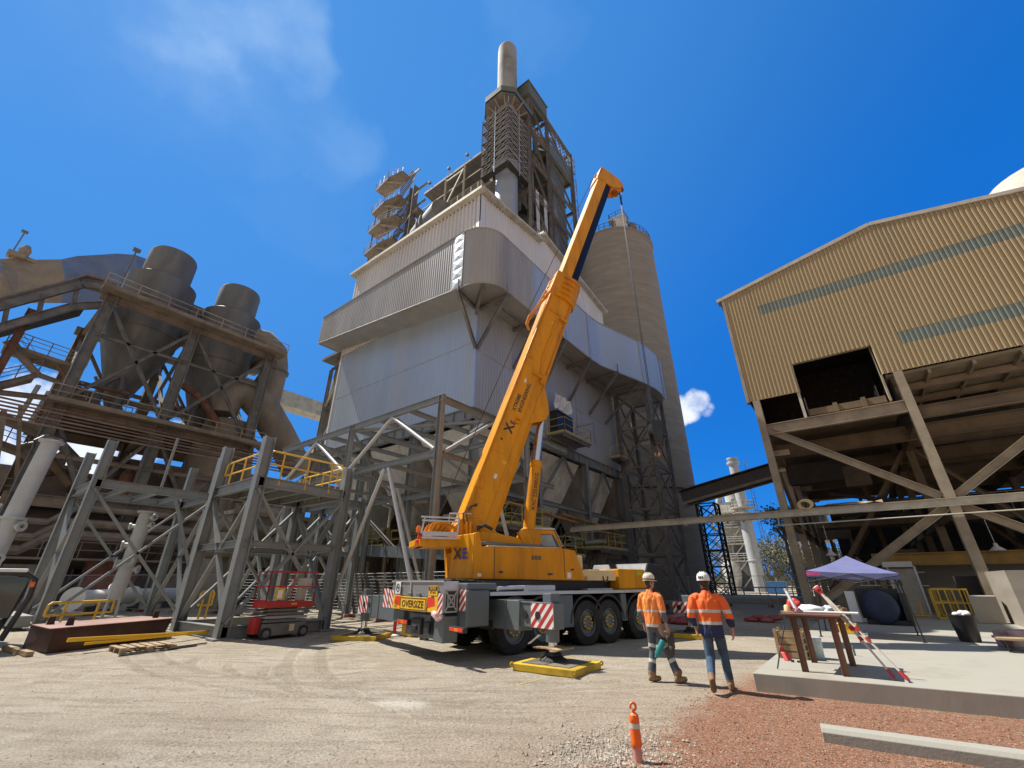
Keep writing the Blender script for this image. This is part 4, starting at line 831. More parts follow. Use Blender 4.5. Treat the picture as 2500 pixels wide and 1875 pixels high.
m = MB(); m.bb((X1, 3, 14.7), (X0-3, 17.6, 14.85)); m.bb((X1, 3, 7.5), (X0-1, 17.6, 7.65)); m.obj('floor_plate', m_dark, cp_)
m = MB(); m.bb((X1-1.2, 9, 7), (X1-1, 19, 13.5)); m.bb((X1-1.2, 2, 0), (X1-1, 22, 7)); m.obj('rear_wall', m_brown, cp_)
for i in range(6): tub(cp_, 'conduit', (X0+1.75+.05*i, -1.5-.2*i, 13.7-.28*i), (X0+1.75+.05*i, 22, 13.5-.28*i), .075, m_brown if i % 2 else m_rust, 6)
# kiln-like drum and casings at the bottom
m = MB(); m.lathe((X0-4.2, -8, 5.0), [(2.4, 0), (2.4, 10), (2.7, 10.05), (2.7, 11), (2.4, 11.05), (2.4, 32)], 26, (0, 1, 0)); m.obj('rotary_drum', m_brown, cp_, smooth=True)
for y, h, mt in ((-6.5, 3.0, m_brick), (-1.5, 2.4, m_brown), (4.2, 2.8, m_slabf), (8.6, 3.1, m_brick), (13, 2.2, m_brown), (17, 3.2, m_brick)): m = MB(); m.bb((X0-.6, y, 0), (X0+.6, y+3.2, h)); m.bb((X0+.6, y+.2, .3), (X0+.66, y+3, h-.3)); m.obj('panel', mt, cp_)
m = MB()
for k, z in enumerate((3.6, 4.5, 5.6)): m.path([(X0+1.2, -10, z), (X0+1.2, 4.5+k*.4, z), (X0+1.2, 5.6+k*.4, z+1.0), (X0+1.2, 6+k*.4, z+1.2), (X0+1.2, 17, z+1.2), (X0+1.2, 18, z+.5), (X0+1.2, 19, z-.6)], .42-.08*k, 9)
m.obj('pipe', m_brown, cp_, smooth=True)
m = MB(); m.bb((X0+.2, -9, 3.1), (X0+1.9, 20, 3.25)); m.obj('walkway', m_brown, cp_); railing(cp_, [(X0+1.9, -9, 3.25), (X0+1.9, 20, 3.25)], 1.1, 2, .04, mt=m_brown)
m = MB(); m.lathe((X0-3, 16.5, 0), [(3.3, 0), (3.3, 9), (3.0, 13), (2.4, 17.2)], 24); m.obj('round_bin', m_brown, cp_, smooth=True)
rr = random.Random(5)
for i in range(46):
    x, y, z = rr.uniform(X1+.5, X0-1), rr.uniform(2, 18), rr.choice((7.7, 14.9, 14.9, 8)); k = rr.random(); m = MB(); mt = rr.choice((m_brown, m_steel2, m_rust, m_tand))
    if k < .35: m.path([(x, y, z+rr.uniform(.5, 5)), (x+rr.uniform(-1, 1), y+rr.uniform(1, 3), z+rr.uniform(.5, 5)), (x, y+rr.uniform(3, 6), z+rr.uniform(.3, 3))], rr.uniform(.12, .45), 8); nm = 'pipe'
    elif k < .6: m.ib((x, y, z), (x+rr.uniform(-3, 3), y+rr.uniform(-3, 3), z+rr.uniform(2.5, 6.4)), .2, .26); nm = 'strut'
    elif k < .82: d = (rr.uniform(.8, 2), rr.uniform(.8, 2.6), rr.uniform(.8, 2.6)); m.box((x, y, z+d[2]/2), d); m.lathe((x, y, z+d[2]), [(.5, 0), (.5, .6), (.2, 1.1)], 10); nm = 'machine'
    else: railing_mb(m, [(x, y, z), (x, y+4, z)], 1.1, 1.5, .035); nm = 'railing'
    m.obj(nm, mt, cp_)
for y in (5.3, 12.6): # rotary valves with twin pipes under the cones
    m = MB(); m.lathe((X0-2.6, y, 14.8), [(.7, 0), (.75, 1.0), (.5, 1.3), (.5, 1.9)], 14); m.path([(X0-2.6, y, 16.5), (X0-2.6, y+.3, 18.2), (X0-2.6, y+1.2, 19), (X0-2.6, y+1.6, 17.4), (X0-2.6, y+1.4, 15)], .3, 8); m.obj('valve', m_cyc, cp_, smooth=True)
def cyclone(y, label, dz=0):
    c = thing('cyclone', label, 'cyclone separator', (X0-4.6, y, 15+dz), 'cyclone separators'); q = (X0-4.6, y, dz)
    m = MB(); m.lathe(q, [(.55, 15.4), (.6, 16.6), (2.95, 23.4), (3.0, 24.2), (3.12, 24.25), (3.12, 24.4), (3.0, 24.45), (3.0, 27.4), (3.08, 27.45), (3.08, 27.55), (3.0, 27.6), (3.0, 30.6), (2.2, 31.2)], 40); m.obj('body', m_cyc, c, smooth=True, angle=30)
    m = MB(); m.lathe(q, [(2.15, 31.1), (2.15, 34.2), (2.05, 34.5), (.1, 34.6)], 36); m.obj('outlet_cap', m_cyc, c, smooth=True, angle=30)
    m = MB(); m.ext([(-1.2, -2.2), (1.2, -2.2), (1.2, 2.2), (-1.2, 2.2)], (X0-6.5, y-1.5, 28.2+dz), (X0-6.5, y+5, 28.2+dz)); m.obj('inlet_duct', m_cyc, c)
    return c
cyclone(6.9, 'larger nearer dust cyclone with a flat round cap on top of the old plant'); cyclone(14.0, 'right hand dust cyclone beside the big elbow duct', -.6)
ed = thing('elbow_duct', 'big dusty duct that bends down beside the right cyclone and runs to the ground bin', 'duct', (X0-3, 18, 10))
m = MB(); m.path([(X0-5, 14, 27.6), (X0-4, 16, 28.4), (X0-3, 17.6, 28.2), (X0-2.4, 18.7, 27), (X0-2.1, 19.1, 25), (X0-2, 19.1, 21), (X0-2, 19.0, 18.5)], 1.35, 20); m_duct = mat('brown_grey_duct', (.22, .19, .155), .75, 0, .2, .6, (.33, .26, .19), .4, .5, streak=.5)
m.obj('riser', m_duct, ed, smooth=True, angle=60)
m = MB(); m.lathe((X0-2.1, 19.1, 24.2), [(1.36, 0), (1.55, .02), (1.55, .25), (1.36, .27)], 24); m.obj('flange', m_cyc, ed)
m = MB(); m.path([onx(px, py, X0-2) for px, py in ((545, 1010), (552, 975), (580, 955), (615, 965), (645, 1000), (675, 1050), (705, 1105), (725, 1150))], [1.3, 1.6, 1.7, 1.75, 1.7, 1.7, 1.65, 1.6], 22)
m.obj('lower_run', m_duct, ed, smooth=True, angle=60)
m = MB(); m.path([(X0+.2, 22, 12.5), (X0+1.4, 24, 14), (X0+2.4, 25.8, 16.5), (X0+3.2, 28, 21), (X0+4, 30, 24.5)], [1.0, 1.0, .95, 1.2, 1.2], 18); m.obj('branch', m_duct, ed, smooth=True, angle=60)
m = MB(); m.ext([(-1.2, -1), (1.2, -1), (1.2, 1), (-1.2, 1)], (X0-9, 18, 24), (X0-9, 33, 24)); m.obj('box_duct', m_hop, ed)
dt = thing('duct_tower', 'braced steel trestle carrying a curved brown duct left of the silver building', 'duct trestle', (-38.5, 22, 0))
for x, y in ((-39.5, 20.5), (-36.5, 20.5), (-39.5, 25), (-36.5, 25)): ib(dt, 'leg', (x, y, 0), (x, y, 22), .28, .28, m_steel2, up=(1, 0, 0))
for z in (8.5, 13, 17.5, 22):
    for p0, p1 in (((-39.5, 20.5, z), (-36.5, 20.5, z)), ((-36.5, 20.5, z), (-36.5, 25, z))): ib(dt, 'tie_beam', p0, p1, .18, .25, m_steel2)
    bar(dt, 'brace', (-39.5, 20.5, z-4.4), (-36.5, 20.5, z), .14, .14, m_pipe); bar(dt, 'brace', (-36.5, 25, z-4.4), (-36.5, 20.5, z), .14, .14, m_pipe)
m = MB(); m.path([(-39, 22, 24), (-39.4, 22, 20), (-40.3, 22, 16), (-41.5, 22.5, 13), (-43.5, 23, 11.5), (-46, 23, 10.6)], [1.1, 1.15, 1.2, 1.0, .95, .95], 18); m.obj('duct', m_duct, dt, smooth=True, angle=60)
m = MB(); m.tube((-37.6, 21.5, 10), (-37.0, 21.5, 20), .55, 14); m.obj('pipe', m_cyc, dt, smooth=True)
m = MB(); m.bb((-41, 20, 23.3), (-33, 25.5, 23.6)); m.obj('deck', m_steel2, dt)

# conveyor gallery and landings left of the main column
cg = thing('conveyor_gallery', 'dark inclined conveyor gallery with deep side girders at the top left', 'conveyor gallery', (X0, -1, 22))
xg = X0-.5
P = lambda px, py, dx=0: onx(px, py, xg+dx)
for dx in (0, -3.2):
    g1 = [P(-60, 762, dx), P(200, 692, dx), P(272, 702, dx)]; g2 = [P(-60, 818, dx), P(178, 748, dx), P(250, 745, dx)]
    for q, s1 in ((g1, .75), (g2, .6)):
        for a, b in zip(q, q[1:]): ib(cg, 'chord', a, b, .45, s1, m_steel2)
    for px in (20, 105, 190): ib(cg, 'upright', P(px, 745-.25*px, dx), P(px-12, 800-.25*px, dx), .3, .3, m_steel2, up=(0, 1, 0))
q = [P(-60, 745), P(150, 690), P(215, 672), P(285, 695)]
m = MB()
for a, b in zip(q, q[1:]): m.hull8([a, b, b+V((-3.4, 0, .3)), a+V((-3.4, 0, .3))], [x+Z*.2 for x in (a, b, b+V((-3.4, 0, .3)), a+V((-3.4, 0, .3)))])
m.obj('roof_sheet', m_brown, cg)
m = MB(); a, b = P(-60, 812), P(215, 742); m.hull8([a, b, b+V((-3.2, 0, 0)), a+V((-3.2, 0, 0))], [x+Z*.25 for x in (a, b, b+V((-3.2, 0, 0)), a+V((-3.2, 0, 0)))]); m.obj('belt_floor', m_dark, cg)
lf = thing('side_landings', 'open brown landings with dark handrails and stairs left of the cyclone building', 'landings', (X0-1, -1, 0))
for (pa, pb, rail_) in (((10, 842), (205, 905), 1), ((-40, 1000), (118, 1060), 0), ((-40, 1070), (100, 1120), 1), ((-30, 945), (88, 918), 1)):
    a, b = onx(*pa, X0-1.5), onx(*pb, X0-1.5); m = MB()
    m.hull8([a, b, b+V((-2.2, 0, 0)), a+V((-2.2, 0, 0))], [x+Z*.3 for x in (a, b, b+V((-2.2, 0, 0)), a+V((-2.2, 0, 0)))]); m.obj('landing', m_brown, lf)
    if rail_: railing(lf, [a+Z*.3, b+Z*.3], 1.1, 1.2, .04, (.35, .7), mt=m_steel2)
for pa, pb, s1 in (((15, 832), (92, 915), .45), ((92, 915), (-20, 945), .4), ((92, 915), (150, 935), .35), ((-30, 955), (120, 972), .4), ((10, 1000), (-10, 1130), .5), ((50, 990), (40, 1180), .35)): ib(lf, 'beam', onx(*pa, X0-1.2), onx(*pb, X0-1.2), s1*.6, s1, m_brown)
m = MB(); stair_mb(m, onx(92, 912, X0-2.5), onx(40, 838, X0-2.5), 1.0, (-1, 0, 0)); m.obj('staircase', m_steel2, lf)
for x, y0 in ((X0-1, -3.2), (X0-5, -6.5), (X0-1, -.6)): ib(lf, 'column', (x, y0, 0), (x, y0, 14 if y0 < -1 else 22), .45, .5, m_rust, up=(0, 1, 0))
for px, py in ((72, 985), (98, 1000)): q = onx(px, py, X0-2); m = MB(); m.tube(q-Z*1.5+V((0, -.2, 0)), q+Z*1.6, .16, 10); m.obj('tube_light', m_pipe, lf)
# storage roof behind
m = MB(); outl = [(-40, 640), (0, 632), (40, 630), (75, 634), (150, 633), (188, 625), (240, 622), (285, 619), (330, 622), (380, 640)]; pts = [onx(px, py, -76) for px, py in outl]; low = [onx(px, 740, -73.5) for px, _ in outl]; mid = [(a*.55+b*.45)+V((.4+.4*math.sin(i*1.9), 0, .5)) for i, (a, b) in enumerate(zip(pts, low))]
n = len(pts); m.add(pts+mid+low+[p+V((-8, 0, -3)) for p in pts], [(r*n+i, r*n+i+1, (r+1)*n+i+1, (r+1)*n+i) for r in (0, 1) for i in range(n-1)]+[(i+1, i, 3*n+i, 3*n+i+1) for i in range(n-1)])
m.mi = [0 if (i % (n-1)) in (1, 2, 3) or (i % (n-1)) == 0 and i > 8 else 1 for i in range(len(m.f))]  # second material paints facets blue for sky reflected in the metal
sr_ = tag(m.obj('storage_roof', [mat('dusty_roof_sheet', (.27, .215, .15), .7, 0, .15, .3, (.36, .3, .2), .3), mat('sky_tint_roof_sheet', (.12, .17, .28), .5, 0, .1, .3, (.3, .27, .2), .15)], origin=(-72, 0, 30)), 'big uneven tan metal roof with sky-blue tint behind the left plant', 'roof')
for px, py in ((28, 592), (38, 612)): pass
def mast(px, py, Xp, h, label, n_=1):
    q = onx(px, py, Xp); t = thing('floodlight_mast', label, 'floodlight', q); m = MB(); m.tube(q, q+Z*h, .07, 6); m.obj('pole', m_steel2, t); m = MB(); m.box(q+Z*h+V((.2, 0, .1)), (.4, .6, .28)); m.obj('lamp_head', m_steel2, t)
mast(22, 628, -76, 4.0, 'thin floodlight mast on the blue and tan roof at the far left'); mast(292, 698, -50, 4.2, 'floodlight mast beside the nearer cyclone')
m = MB(); q = onx(40, 625, -76); m.box(q, (1.4, 1.6, .6)); m.lathe(q+V((0, .4, .4)), [(.5, 0), (.6, .8), (.3, 1.5)], 10); m.box(q+V((0, 1.4, .0)), (1, 1.1, .5)); tag(m.obj('roof_fan', m_tan, origin=q), 'small fan unit on top of the blue and tan roof', 'fan unit')

# ================================================================== preheater tower, stack and scaffold (behind the filter building)
KX, KY = -30.96, 39.27
sk = thing('main_stack', 'tall grey chimney stack rising above the filter building', 'stack', (KX, KY, 0))
m = MB(); m.lathe((KX, KY, 0), [(1.88, 20), (1.88, 63), (1.95, 63.05), (1.95, 63.3), (2.5, 65.4), (2.5, 66)], 40); m.obj('lower_shaft', mat('blue_grey_stack', (.30, .33, .36), .45, .2, .06, .5, (.36, .35, .33), .15, .6), sk, smooth=True, angle=30)
m = MB(); m.lathe((KX, KY, 0), [(1.9, 66), (1.88, 98.6), (1.8, 99.4), (1.55, 100), (.9, 100.3)], 40)
m.obj('upper_shaft', mat('mottled_stack', (.33, .315, .28), .8, 0, .12, .3, (.13, .13, .12), .5, .22, .05, 8, .6), sk, smooth=True, angle=50)
m = MB(); oc = [(KX+dx, KY+dy) for dx, dy in ((-3.9, -1.8), (-1.9, -3.9), (1.7, -3.9), (3.4, -2.2), (3.4, 3.4), (-3.9, 3.4))]
m.prism([(a, b, 79.4) for a, b in oc], (0, 0, .25)); pf = m.obj('platform', m_steel2, sk)
m = MB()
for a, b in zip(oc, oc[1:]+oc[:1]): m.hull8([(a[0], a[1], 79.4), (b[0], b[1], 79.4), (b[0], b[1], 81.0), (a[0], a[1], 81.0)], [(a[0]+(KX-a[0])*.03, a[1]+(KY-a[1])*.03, 79.4), (b[0]+(KX-b[0])*.03, b[1]+(KY-b[1])*.03, 79.4), (b[0]+(KX-b[0])*.03, b[1]+(KY-b[1])*.03, 81.0), (a[0]+(KX-a[0])*.03, a[1]+(KY-a[1])*.03, 81.0)])
m.obj('parapet', m_olive, pf)
m = MB()
for i in range(12): a = 2*pi*i/12; m.bar((KX+1.9*cos(a), KY+1.9*sin(a), 78.2), (KX+3.6*cos(a), KY+3.6*sin(a), 79.3), .18, .3)
m.obj('bracket', m_tan, pf)
sc = thing('scaffold', 'dense tube scaffold cage wrapped round the main stack', 'scaffold', (KX, KY, 66))
sx0, sx1, sy0, sy1 = -34.1, -28.3, 36.3, 42.4
for i in range(11):
    z = 62.2+i*1.35
    for a, b in (((sx0, sy0), (sx1, sy0)), ((sx1, sy0), (sx1, sy1)), ((sx0, sy0), (sx0, sy1)), ((sx0, sy1), (sx1, sy1))):
        m = MB(); m.tube((*a, z), (*b, z), .06, 5); m.tube((*a, z+.6), (*b, z+.6), .05, 5)
        for k in range(4):
            f0, f1 = k/4, (k+1)/4; p, q = V((*a, z)), V((*b, z)); m.tube(p+(q-p)*f0, p+(q-p)*f1+Z*1.35, .045, 4)
        m.obj('ledger', m_galvd, sc)
    if i % 2: continue
    m = MB(); m.bb((sx0, sy0, z-.1), (sx1, sy0+1, z-.03)); m.bb((sx1-1, sy0+1, z-.1), (sx1, sy1, z-.03)); m.bb((sx0, sy0+1, z-.1), (sx0+1, sy1, z-.03)); m.obj('plank_deck', m_dark, sc)
for f in (0, 2, 4):
    for a, b in (((sx0, sy0), (sx1, sy0)), ((sx1, sy0), (sx1, sy1)), ((sx0, sy0), (sx0, sy1))):
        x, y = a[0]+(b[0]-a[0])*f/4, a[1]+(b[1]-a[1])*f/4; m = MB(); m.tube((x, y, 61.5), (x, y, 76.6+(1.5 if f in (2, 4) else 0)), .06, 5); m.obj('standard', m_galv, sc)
pt = thing('preheater_tower', 'tall dark steel process tower with green panels and diagonal bracing behind the stack', 'process tower', (-33, 50, 0))
TX, TY = (-28, -37), (42.0, 48.2, 57.4)
for x in TX:
    for y in TY: ib(pt, 'column', (x, y, 20), (x, y, 86 if y > 42.5 or x < -30 else 84), .55, .55, m_steel2, up=(0, 1, 0))
lv = (36, 44, 52.5, 60.5, 68.5, 76.5, 85)
for z in lv:
    for x in TX: ib(pt, 'floor_beam', (x, TY[0], z), (x, TY[2], z), .35, .7, m_steel2)
    for y in TY: ib(pt, 'floor_beam', (TX[0], y, z), (TX[1], y, z), .35, .7, m_brown)
    if z < 80:
        m = MB(); m.bb((-36.8, 42.4, z+.3), (-31, 57, z+.45)); m.obj('floor_plate', m_dark, pt)
        railing(pt, [(-28, 42.2, z+.4), (-28, 48, z+.4)], 1.2, 1.6, .05, mt=m_tan)
for z0, z1 in zip(lv, lv[1:]):
    for x in TX:
        ib(pt, 'brace', (x, TY[0], z1), (x, TY[1], z0), .3, .3, m_steel2); ib(pt, 'brace', (x, TY[1], z1), (x, TY[2], z0), .3, .3, m_steel2)
    ib(pt, 'brace', (TX[0], TY[0], z0), (TX[1], TY[0], z1), .3, .3, m_steel2)
m = MB(); m.bb((-34, 49.6, 30), (-28.6, 55, 76)); m.obj('panel_shaft', m_olive, pt)
m = MB()
for z in (44, 52, 60, 68, 76): m.bb((-28.7, 49.4, z), (-28.45, 55.2, z+.5))
for z in (40, 55, 63): m.bb((-28.58, 50.2, z), (-28.52, 51.6, z+8))
m.obj('panel_rib', m_steel2, pt)
m = MB(); m.bb((-34, 48.3, 76.6), (-27.9, 57.5, 80)); m.obj('top_panel', m_olive, pt)
m = MB(); m.bb((-41, 44.5, 20), (-34.3, 63, 83)); m.obj('shade_block', m_cyc, pt)  # unseen block added so the tower's shadow covers the silo
m = MB(); m.bb((-33.5, 41.3, 85.3), (-27.4, 47.6, 88.5)); m.bb((-33.8, 41.1, 88.5), (-27.2, 47.8, 88.7)); m.obj('head_house', m_olive, pt)
m = MB()
for z in (80.3, 85.6):
    for x in (-28, -31): m.bar((x, 47.6, z+1), (x, 58, z), .3)
for i in range(7): y = 47.6+i*1.6; m.bar((-28, y, 80.4), (-28, y+1.6, 85.6), .16); m.bar((-28, y+1.6, 80.4), (-28, y, 85.6), .16); m.bar((-28, y, 85.7), (-31, y+1.6, 85.7), .14)
m.obj('top_truss', m_steel2, pt)
rr = random.Random(9)
for i in range(40):
    x, y, z = rr.uniform(-36, -28.6), rr.uniform(42.2, 48), rr.uniform(30, 80); m = MB(); k = rr.random()
    if k < .45: m.tube((x, y, z), (x, y, z+rr.uniform(4, 12)), rr.uniform(.15, .7), 9); nm = 'pipe'
    elif k < .8: m.ib((x, y, z), (x+rr.uniform(-3, 2), y+rr.uniform(-2, 3), z+rr.uniform(-3, 4)), .25, .3); nm = 'strut'
    else: m.box((x, y, z), (rr.uniform(1, 2.4), rr.uniform(1, 2.4), rr.uniform(1, 3))); nm = 'machine'
    m.obj(nm, rr.choice((m_steel2, m_brown, m_cyc, m_tan)), pt)
m = MB(); m.lathe((-33.5, 46.5, 20), [(1.6, 0), (1.6, 62), (1.2, 63.5)], 20); m.lathe((-31, 50.5, 78), [(1.3, 0), (1.3, 6.4), (.9, 7)], 16); m.obj('riser_duct', m_cyc, pt, smooth=True)
for y in (43.5, 46): m = MB(); m.bb((-28.05, y, 50), (-27.95, y+.9, 62)); m.obj('white_panel', m_hop, pt)
if True:
    m = MB()
    for i in range(20): m.tube((-27.6, 57.6, 46+i*2), (-27.6, 58.6, 46+i*2), .05, 4)
    for a in (57.6, 58.6): m.tube((-27.6, a, 44), (-27.6, a, 86), .08, 5)
    m.obj('ladder', m_steel2, pt)
# gallery running left from the tower, stair tower and big round duct
GY = 37.5; gal = thing('tower_gallery', 'long covered gallery running left from the stack with pale posts and handrails', 'gallery', (-42, GY, 66))
gp = lambda px, py, dy=0: ony(880+px/5.53, 380+py/5.53, GY+dy)
a, b = gp(860, 505), gp(1760, -140); a.z = b.z = 70.6
m = MB(); m.hull8([a, b, b+V((0, 5, 0)), a+V((0, 5, 0))], [q+Z*.5 for q in (a, b, b+V((0, 5, 0)), a+V((0, 5, 0)))]); m.bb((a.x, GY+4.6, 62), (-30, GY+4.9, 70.5)); m.obj('roof', m_steel2, gal)
m = MB(); m.bb((a.x, GY+.3, 62.0), (-32.5, GY+4.6, 62.4)); m.obj('floor', m_steel2, gal)
m = MB(); m.bb((a.x, GY, 61.6), (-32.5, GY+.2, 62.3)); m.bb((a.x, GY-.05, 66.4), (-32.5, GY+.12, 66.6)); m.obj('edge_beam', m_tan, gal)
for px in (1150, 1395, 1640): q = gp(px, 480); ib(gal, 'post', (q.x, GY-.1, 58), (q.x, GY-.1, 70.6), .26, .26, m_trim, up=(1, 0, 0))
railing(gal, [(a.x, GY, 62.4), (-32.5, GY, 62.4)], 1.3, 1.6, .06, (.35, .7), mt=m_trim)
q0, q1 = gp(1130, 690), gp(1390, 300); q1.y = q0.y = GY-.1
bar(gal, 'brace', (q0.x, GY-.1, 62.3), (q1.x, GY-.1, 69.6), .22, .22, m_trim); bar(gal, 'strut', (gp(1180, 300).x, GY-.1, 69.4), (q1.x, GY-.1, 69.4), .2, .2, m_trim)
for i in range(3): m = MB(); q = gp((930, 1190, 1440)[i], (400, 215, 30)[i]); q.z = 71.1; m.tube(q, q+Z*1.6, .05, 5); m.box(q+Z*1.8, (.5, .5, .4)); m.obj('floodlight', m_steel2, gal)
sv = thing('stair_tower', 'open steel stair tower with stacked cantilever landings left of the gallery', 'stair tower', (-59, GY, 30))
sx_, ex_ = -66.3, -60.2
for (x, w0) in ((sx_, .22), (-60.4, .26)): ib(sv, 'post', (x, GY, 40), (x, GY, 77 if x < -62 else 73), w0, w0, m_steel2 if x < -62 else m_trim, up=(1, 0, 0))
ib(sv, 'main_column', (-54.3, GY+.5, 40), (-54.3, GY+.5, 76), 1.3, 1.3, m_steel2, up=(1, 0, 0))
for z in (82.2, 75.0, 69.6, 63.4, 58):
    m = MB(); m.prism([(sx_, GY-1.2, z-.3), (-61.5, GY-1.6, z-.3), (-57.5, GY-.8, z-.3), (-57.5, GY+1.5, z-.3), (sx_, GY+1.5, z-.3)], (0, 0, .35)); l = m.obj('landing', m_brown, sv)
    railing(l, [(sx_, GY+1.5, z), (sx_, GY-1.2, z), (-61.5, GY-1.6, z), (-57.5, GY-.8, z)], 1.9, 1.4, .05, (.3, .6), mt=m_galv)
    m = MB(); m.bar((-57, GY, z-3.6), (-62, GY-1, z-.4), .3); m.bar((-57, GY+1, z-.4), (-54, GY+1, z-.4), .3, .5); m.obj('outrigger', m_tan, sv)
    m = MB(); stair_mb(m, (-60, GY+.2, z-5.6), (-55.6, GY+.2, z-.3), 1.1, (0, 1, 0)); m.obj('staircase', m_brown, sv)
for i in range(8): z = 42+i*4.6; ib(sv, 'beam', (-60.4, GY+.4, z), (-50, GY+.4, z), .25, .4, m_brown); bar(sv, 'brace', (-60.4, GY+.4, z), (-54.3, GY+.4, z+4.5), .18, .18, m_tan)
m = MB(); m.bb((-58, GY+2, 46), (-52, GY+4, 66)); m.obj('back_casing', m_brown, sv)
rr = random.Random(21)
for i in range(34):
    x, z = rr.uniform(-64, -52), rr.uniform(56, 74); y = GY+rr.uniform(-.5, 3); m = MB(); k = rr.random()
    if k < .6: m.bar((x, y, z), (x+rr.uniform(-4, 4), y+rr.uniform(-1, 1), z+rr.uniform(-3, 3)), .16, .2); nm = 'strut'
    elif k < .85: m.tube((x, y, z-3), (x, y, z+3), rr.uniform(.1, .3), 7); nm = 'pipe'
    else: m.box((x, y, z), (rr.uniform(.8, 2), 1.5, rr.uniform(.6, 1.6))); nm = 'equipment_box'
    m.obj(nm, rr.choice((m_tan, m_brown, m_steel2)), sv)
rd = thing('round_duct', 'wide round flanged duct lying across the roof line left of the stack', 'duct', (-46, GY-2, 62))
m = MB(); ax = V((.90, -.32, -.2)); o = V((-49.0, GY-.4, 58.4)); m.lathe(o, [(.2, 0), (2.2, .1), (2.2, 3.6), (2.4, 3.65), (2.4, 4), (2.2, 4.05), (2.2, 5.2), (2.4, 5.25), (2.4, 5.6), (2.1, 5.7), (2.0, 10)], 40, ax); m.obj('shell', m_cyc, rd, smooth=True, angle=30)
m = MB(); m.lathe(o-ax*3.2, [(1.7, 0), (2.2, 3.2)], 30, ax); m.obj('cone', m_brown, rd, smooth=True)

# ------------------------------------------------------------------ low dusty buildings closing the gap behind the grey towers
lw_ = thing('pump_house', 'low dusty concrete pump house with a pipe run behind the grey towers', 'pump house', (-37, 19, 0))
m = MB(); m.bb((-40, 13.5, 0), (-36, 27, 6.2)); m.bb((-40.2, 13.3, 6.2), (-35.6, 27.2, 6.5)); m.obj('walls', m_conc, lw_)
for y in (15, 19, 23): m = MB(); m.bb((-35.99, y, .2), (-35.93, y+1.6, 2.6)); m.obj('doorway', m_dark, lw_)
for k, (z, r) in enumerate(((3.4, .3), (4.2, .2), (5.2, .35), (7.2, .3), (7.9, .22))): tub(lw_, 'pipe', (-35.3, 12+.3*k, z), (-35.3, 27, z), r, (m_brown, m_pipe, m_brown, m_rust, m_steel2)[k], 12)
for y in (13.6, 17.5, 21.5, 25.5): ib(lw_, 'rack_post', (-34.9, y, 0), (-34.9, y, 9), .22, .24, m_brown, up=(1, 0, 0)); bar(lw_, 'rack_beam', (-36, y, 6.9), (-34.6, y, 6.9), .2, .2, m_brown)
for y in (13.6, 17.5, 21.5): bar(lw_, 'brace', (-34.9, y, .3), (-34.9, y+4, 6.8), .12, .12, m_steel2); bar(lw_, 'brace', (-34.9, y+4, .3), (-34.9, y, 6.8), .12, .12, m_steel2)
m = MB(); m.bb((-70, -30, 0), (-66, 30, 9)); m.bb((-75, -30, 0), (-70, 34, 13)); tag(m.obj('store_wall', m_brown, origin=(-70, 0, 0)), 'long brown store wall closing the view behind the left plant', 'wall')
# ================================================================== mobile crane
tf = V((sin(radians(14.1)), cos(radians(14.1)), 0)); tr = V((tf.y, -tf.x, 0))
sf_ = V((sin(radians(30.8)), cos(radians(30.8)), 0)); sr2 = V((sf_.y, -sf_.x, 0))
T = lambda f, r, z: tf*f+tr*r+Z*z
S = lambda f, r, z: sf_*f+sr2*r+Z*z
def TFp(px, py, f): p = onp(px, py, tf, f); return p.dot(tr), p.z            # -> r, z on the plane f
def SRp(px, py, r): p = onp(px, py, sr2, r); return p.dot(sf_), p.z          # -> f, z on the plane r
z1b = lambda x, y: (850+x/2.765, 1350+y/2.765)
cr = thing('mobile_crane', 'big yellow five-axle mobile crane on outriggers with raised telescopic boom', 'mobile crane', tuple(T(10.5, -11.15, 0)))
def fbox(m, F, f0, f1, r0, r1, z0, z1): return m.hull8([F(f0, r0, z0), F(f1, r0, z0), F(f1, r1, z0), F(f0, r1, z0)], [F(f0, r0, z1), F(f1, r0, z1), F(f1, r1, z1), F(f0, r1, z1)]) if (f1-f0)*(r1-r0) < 0 else m.hull8([F(f0, r0, z0), F(f0, r1, z0), F(f1, r1, z0), F(f1, r0, z0)], [F(f0, r0, z1), F(f0, r1, z1), F(f1, r1, z1), F(f1, r0, z1)])
def fobj(name, mt, boxes, par=cr, F=T, bevel=.02, **k):
    m = MB()
    for b in boxes: fbox(m, F, *b)
    return m.obj(name, mt, par, bevel=bevel, **k)
RL, RR = -12.55, -9.85
fobj('chassis', m_cgrey, [(6.1, 15.2, -11.9, -10.4, .62, 1.3)])
fobj('deck', m_cgrey, [(7.2, 14.0, RL, RR, 1.36, 1.42)]); fobj('deck_edge', m_alu, [(7.15, 14.05, RR, RR+.03, 1.36, 1.45), (7.15, 14.05, RL-.03, RL, 1.36, 1.45)], bevel=.005)
for q in ((9.42, 10.22, -10.0, RR-.02, .5, 1.34), (12.45, 12.72, -10.0, RR-.02, .55, 1.34), (13.9, 14.7, -10.05, RR-.02, .55, 1.34), (9.42, 10.22, RL+.02, RL+.15, .5, 1.34)): fobj('skirt', m_cgrey, [q])
for fc in (8.0, 9.0, 10.81, 11.81, 13.35):
    for (ra, rb) in ((-10.35, -9.86), (-12.54, -12.05)):
        m = MB(); m.prism([T(fc+.68*cos(a), ra, .6+.68*sin(a)) for a in [pi*i/12 for i in range(13)]]+[T(fc+.74*cos(a), ra, .6+.74*sin(a)) for a in [pi-pi*i/12 for i in range(13)]], tr*(rb-ra)); m.obj('mudguard', m_blackp, cr)
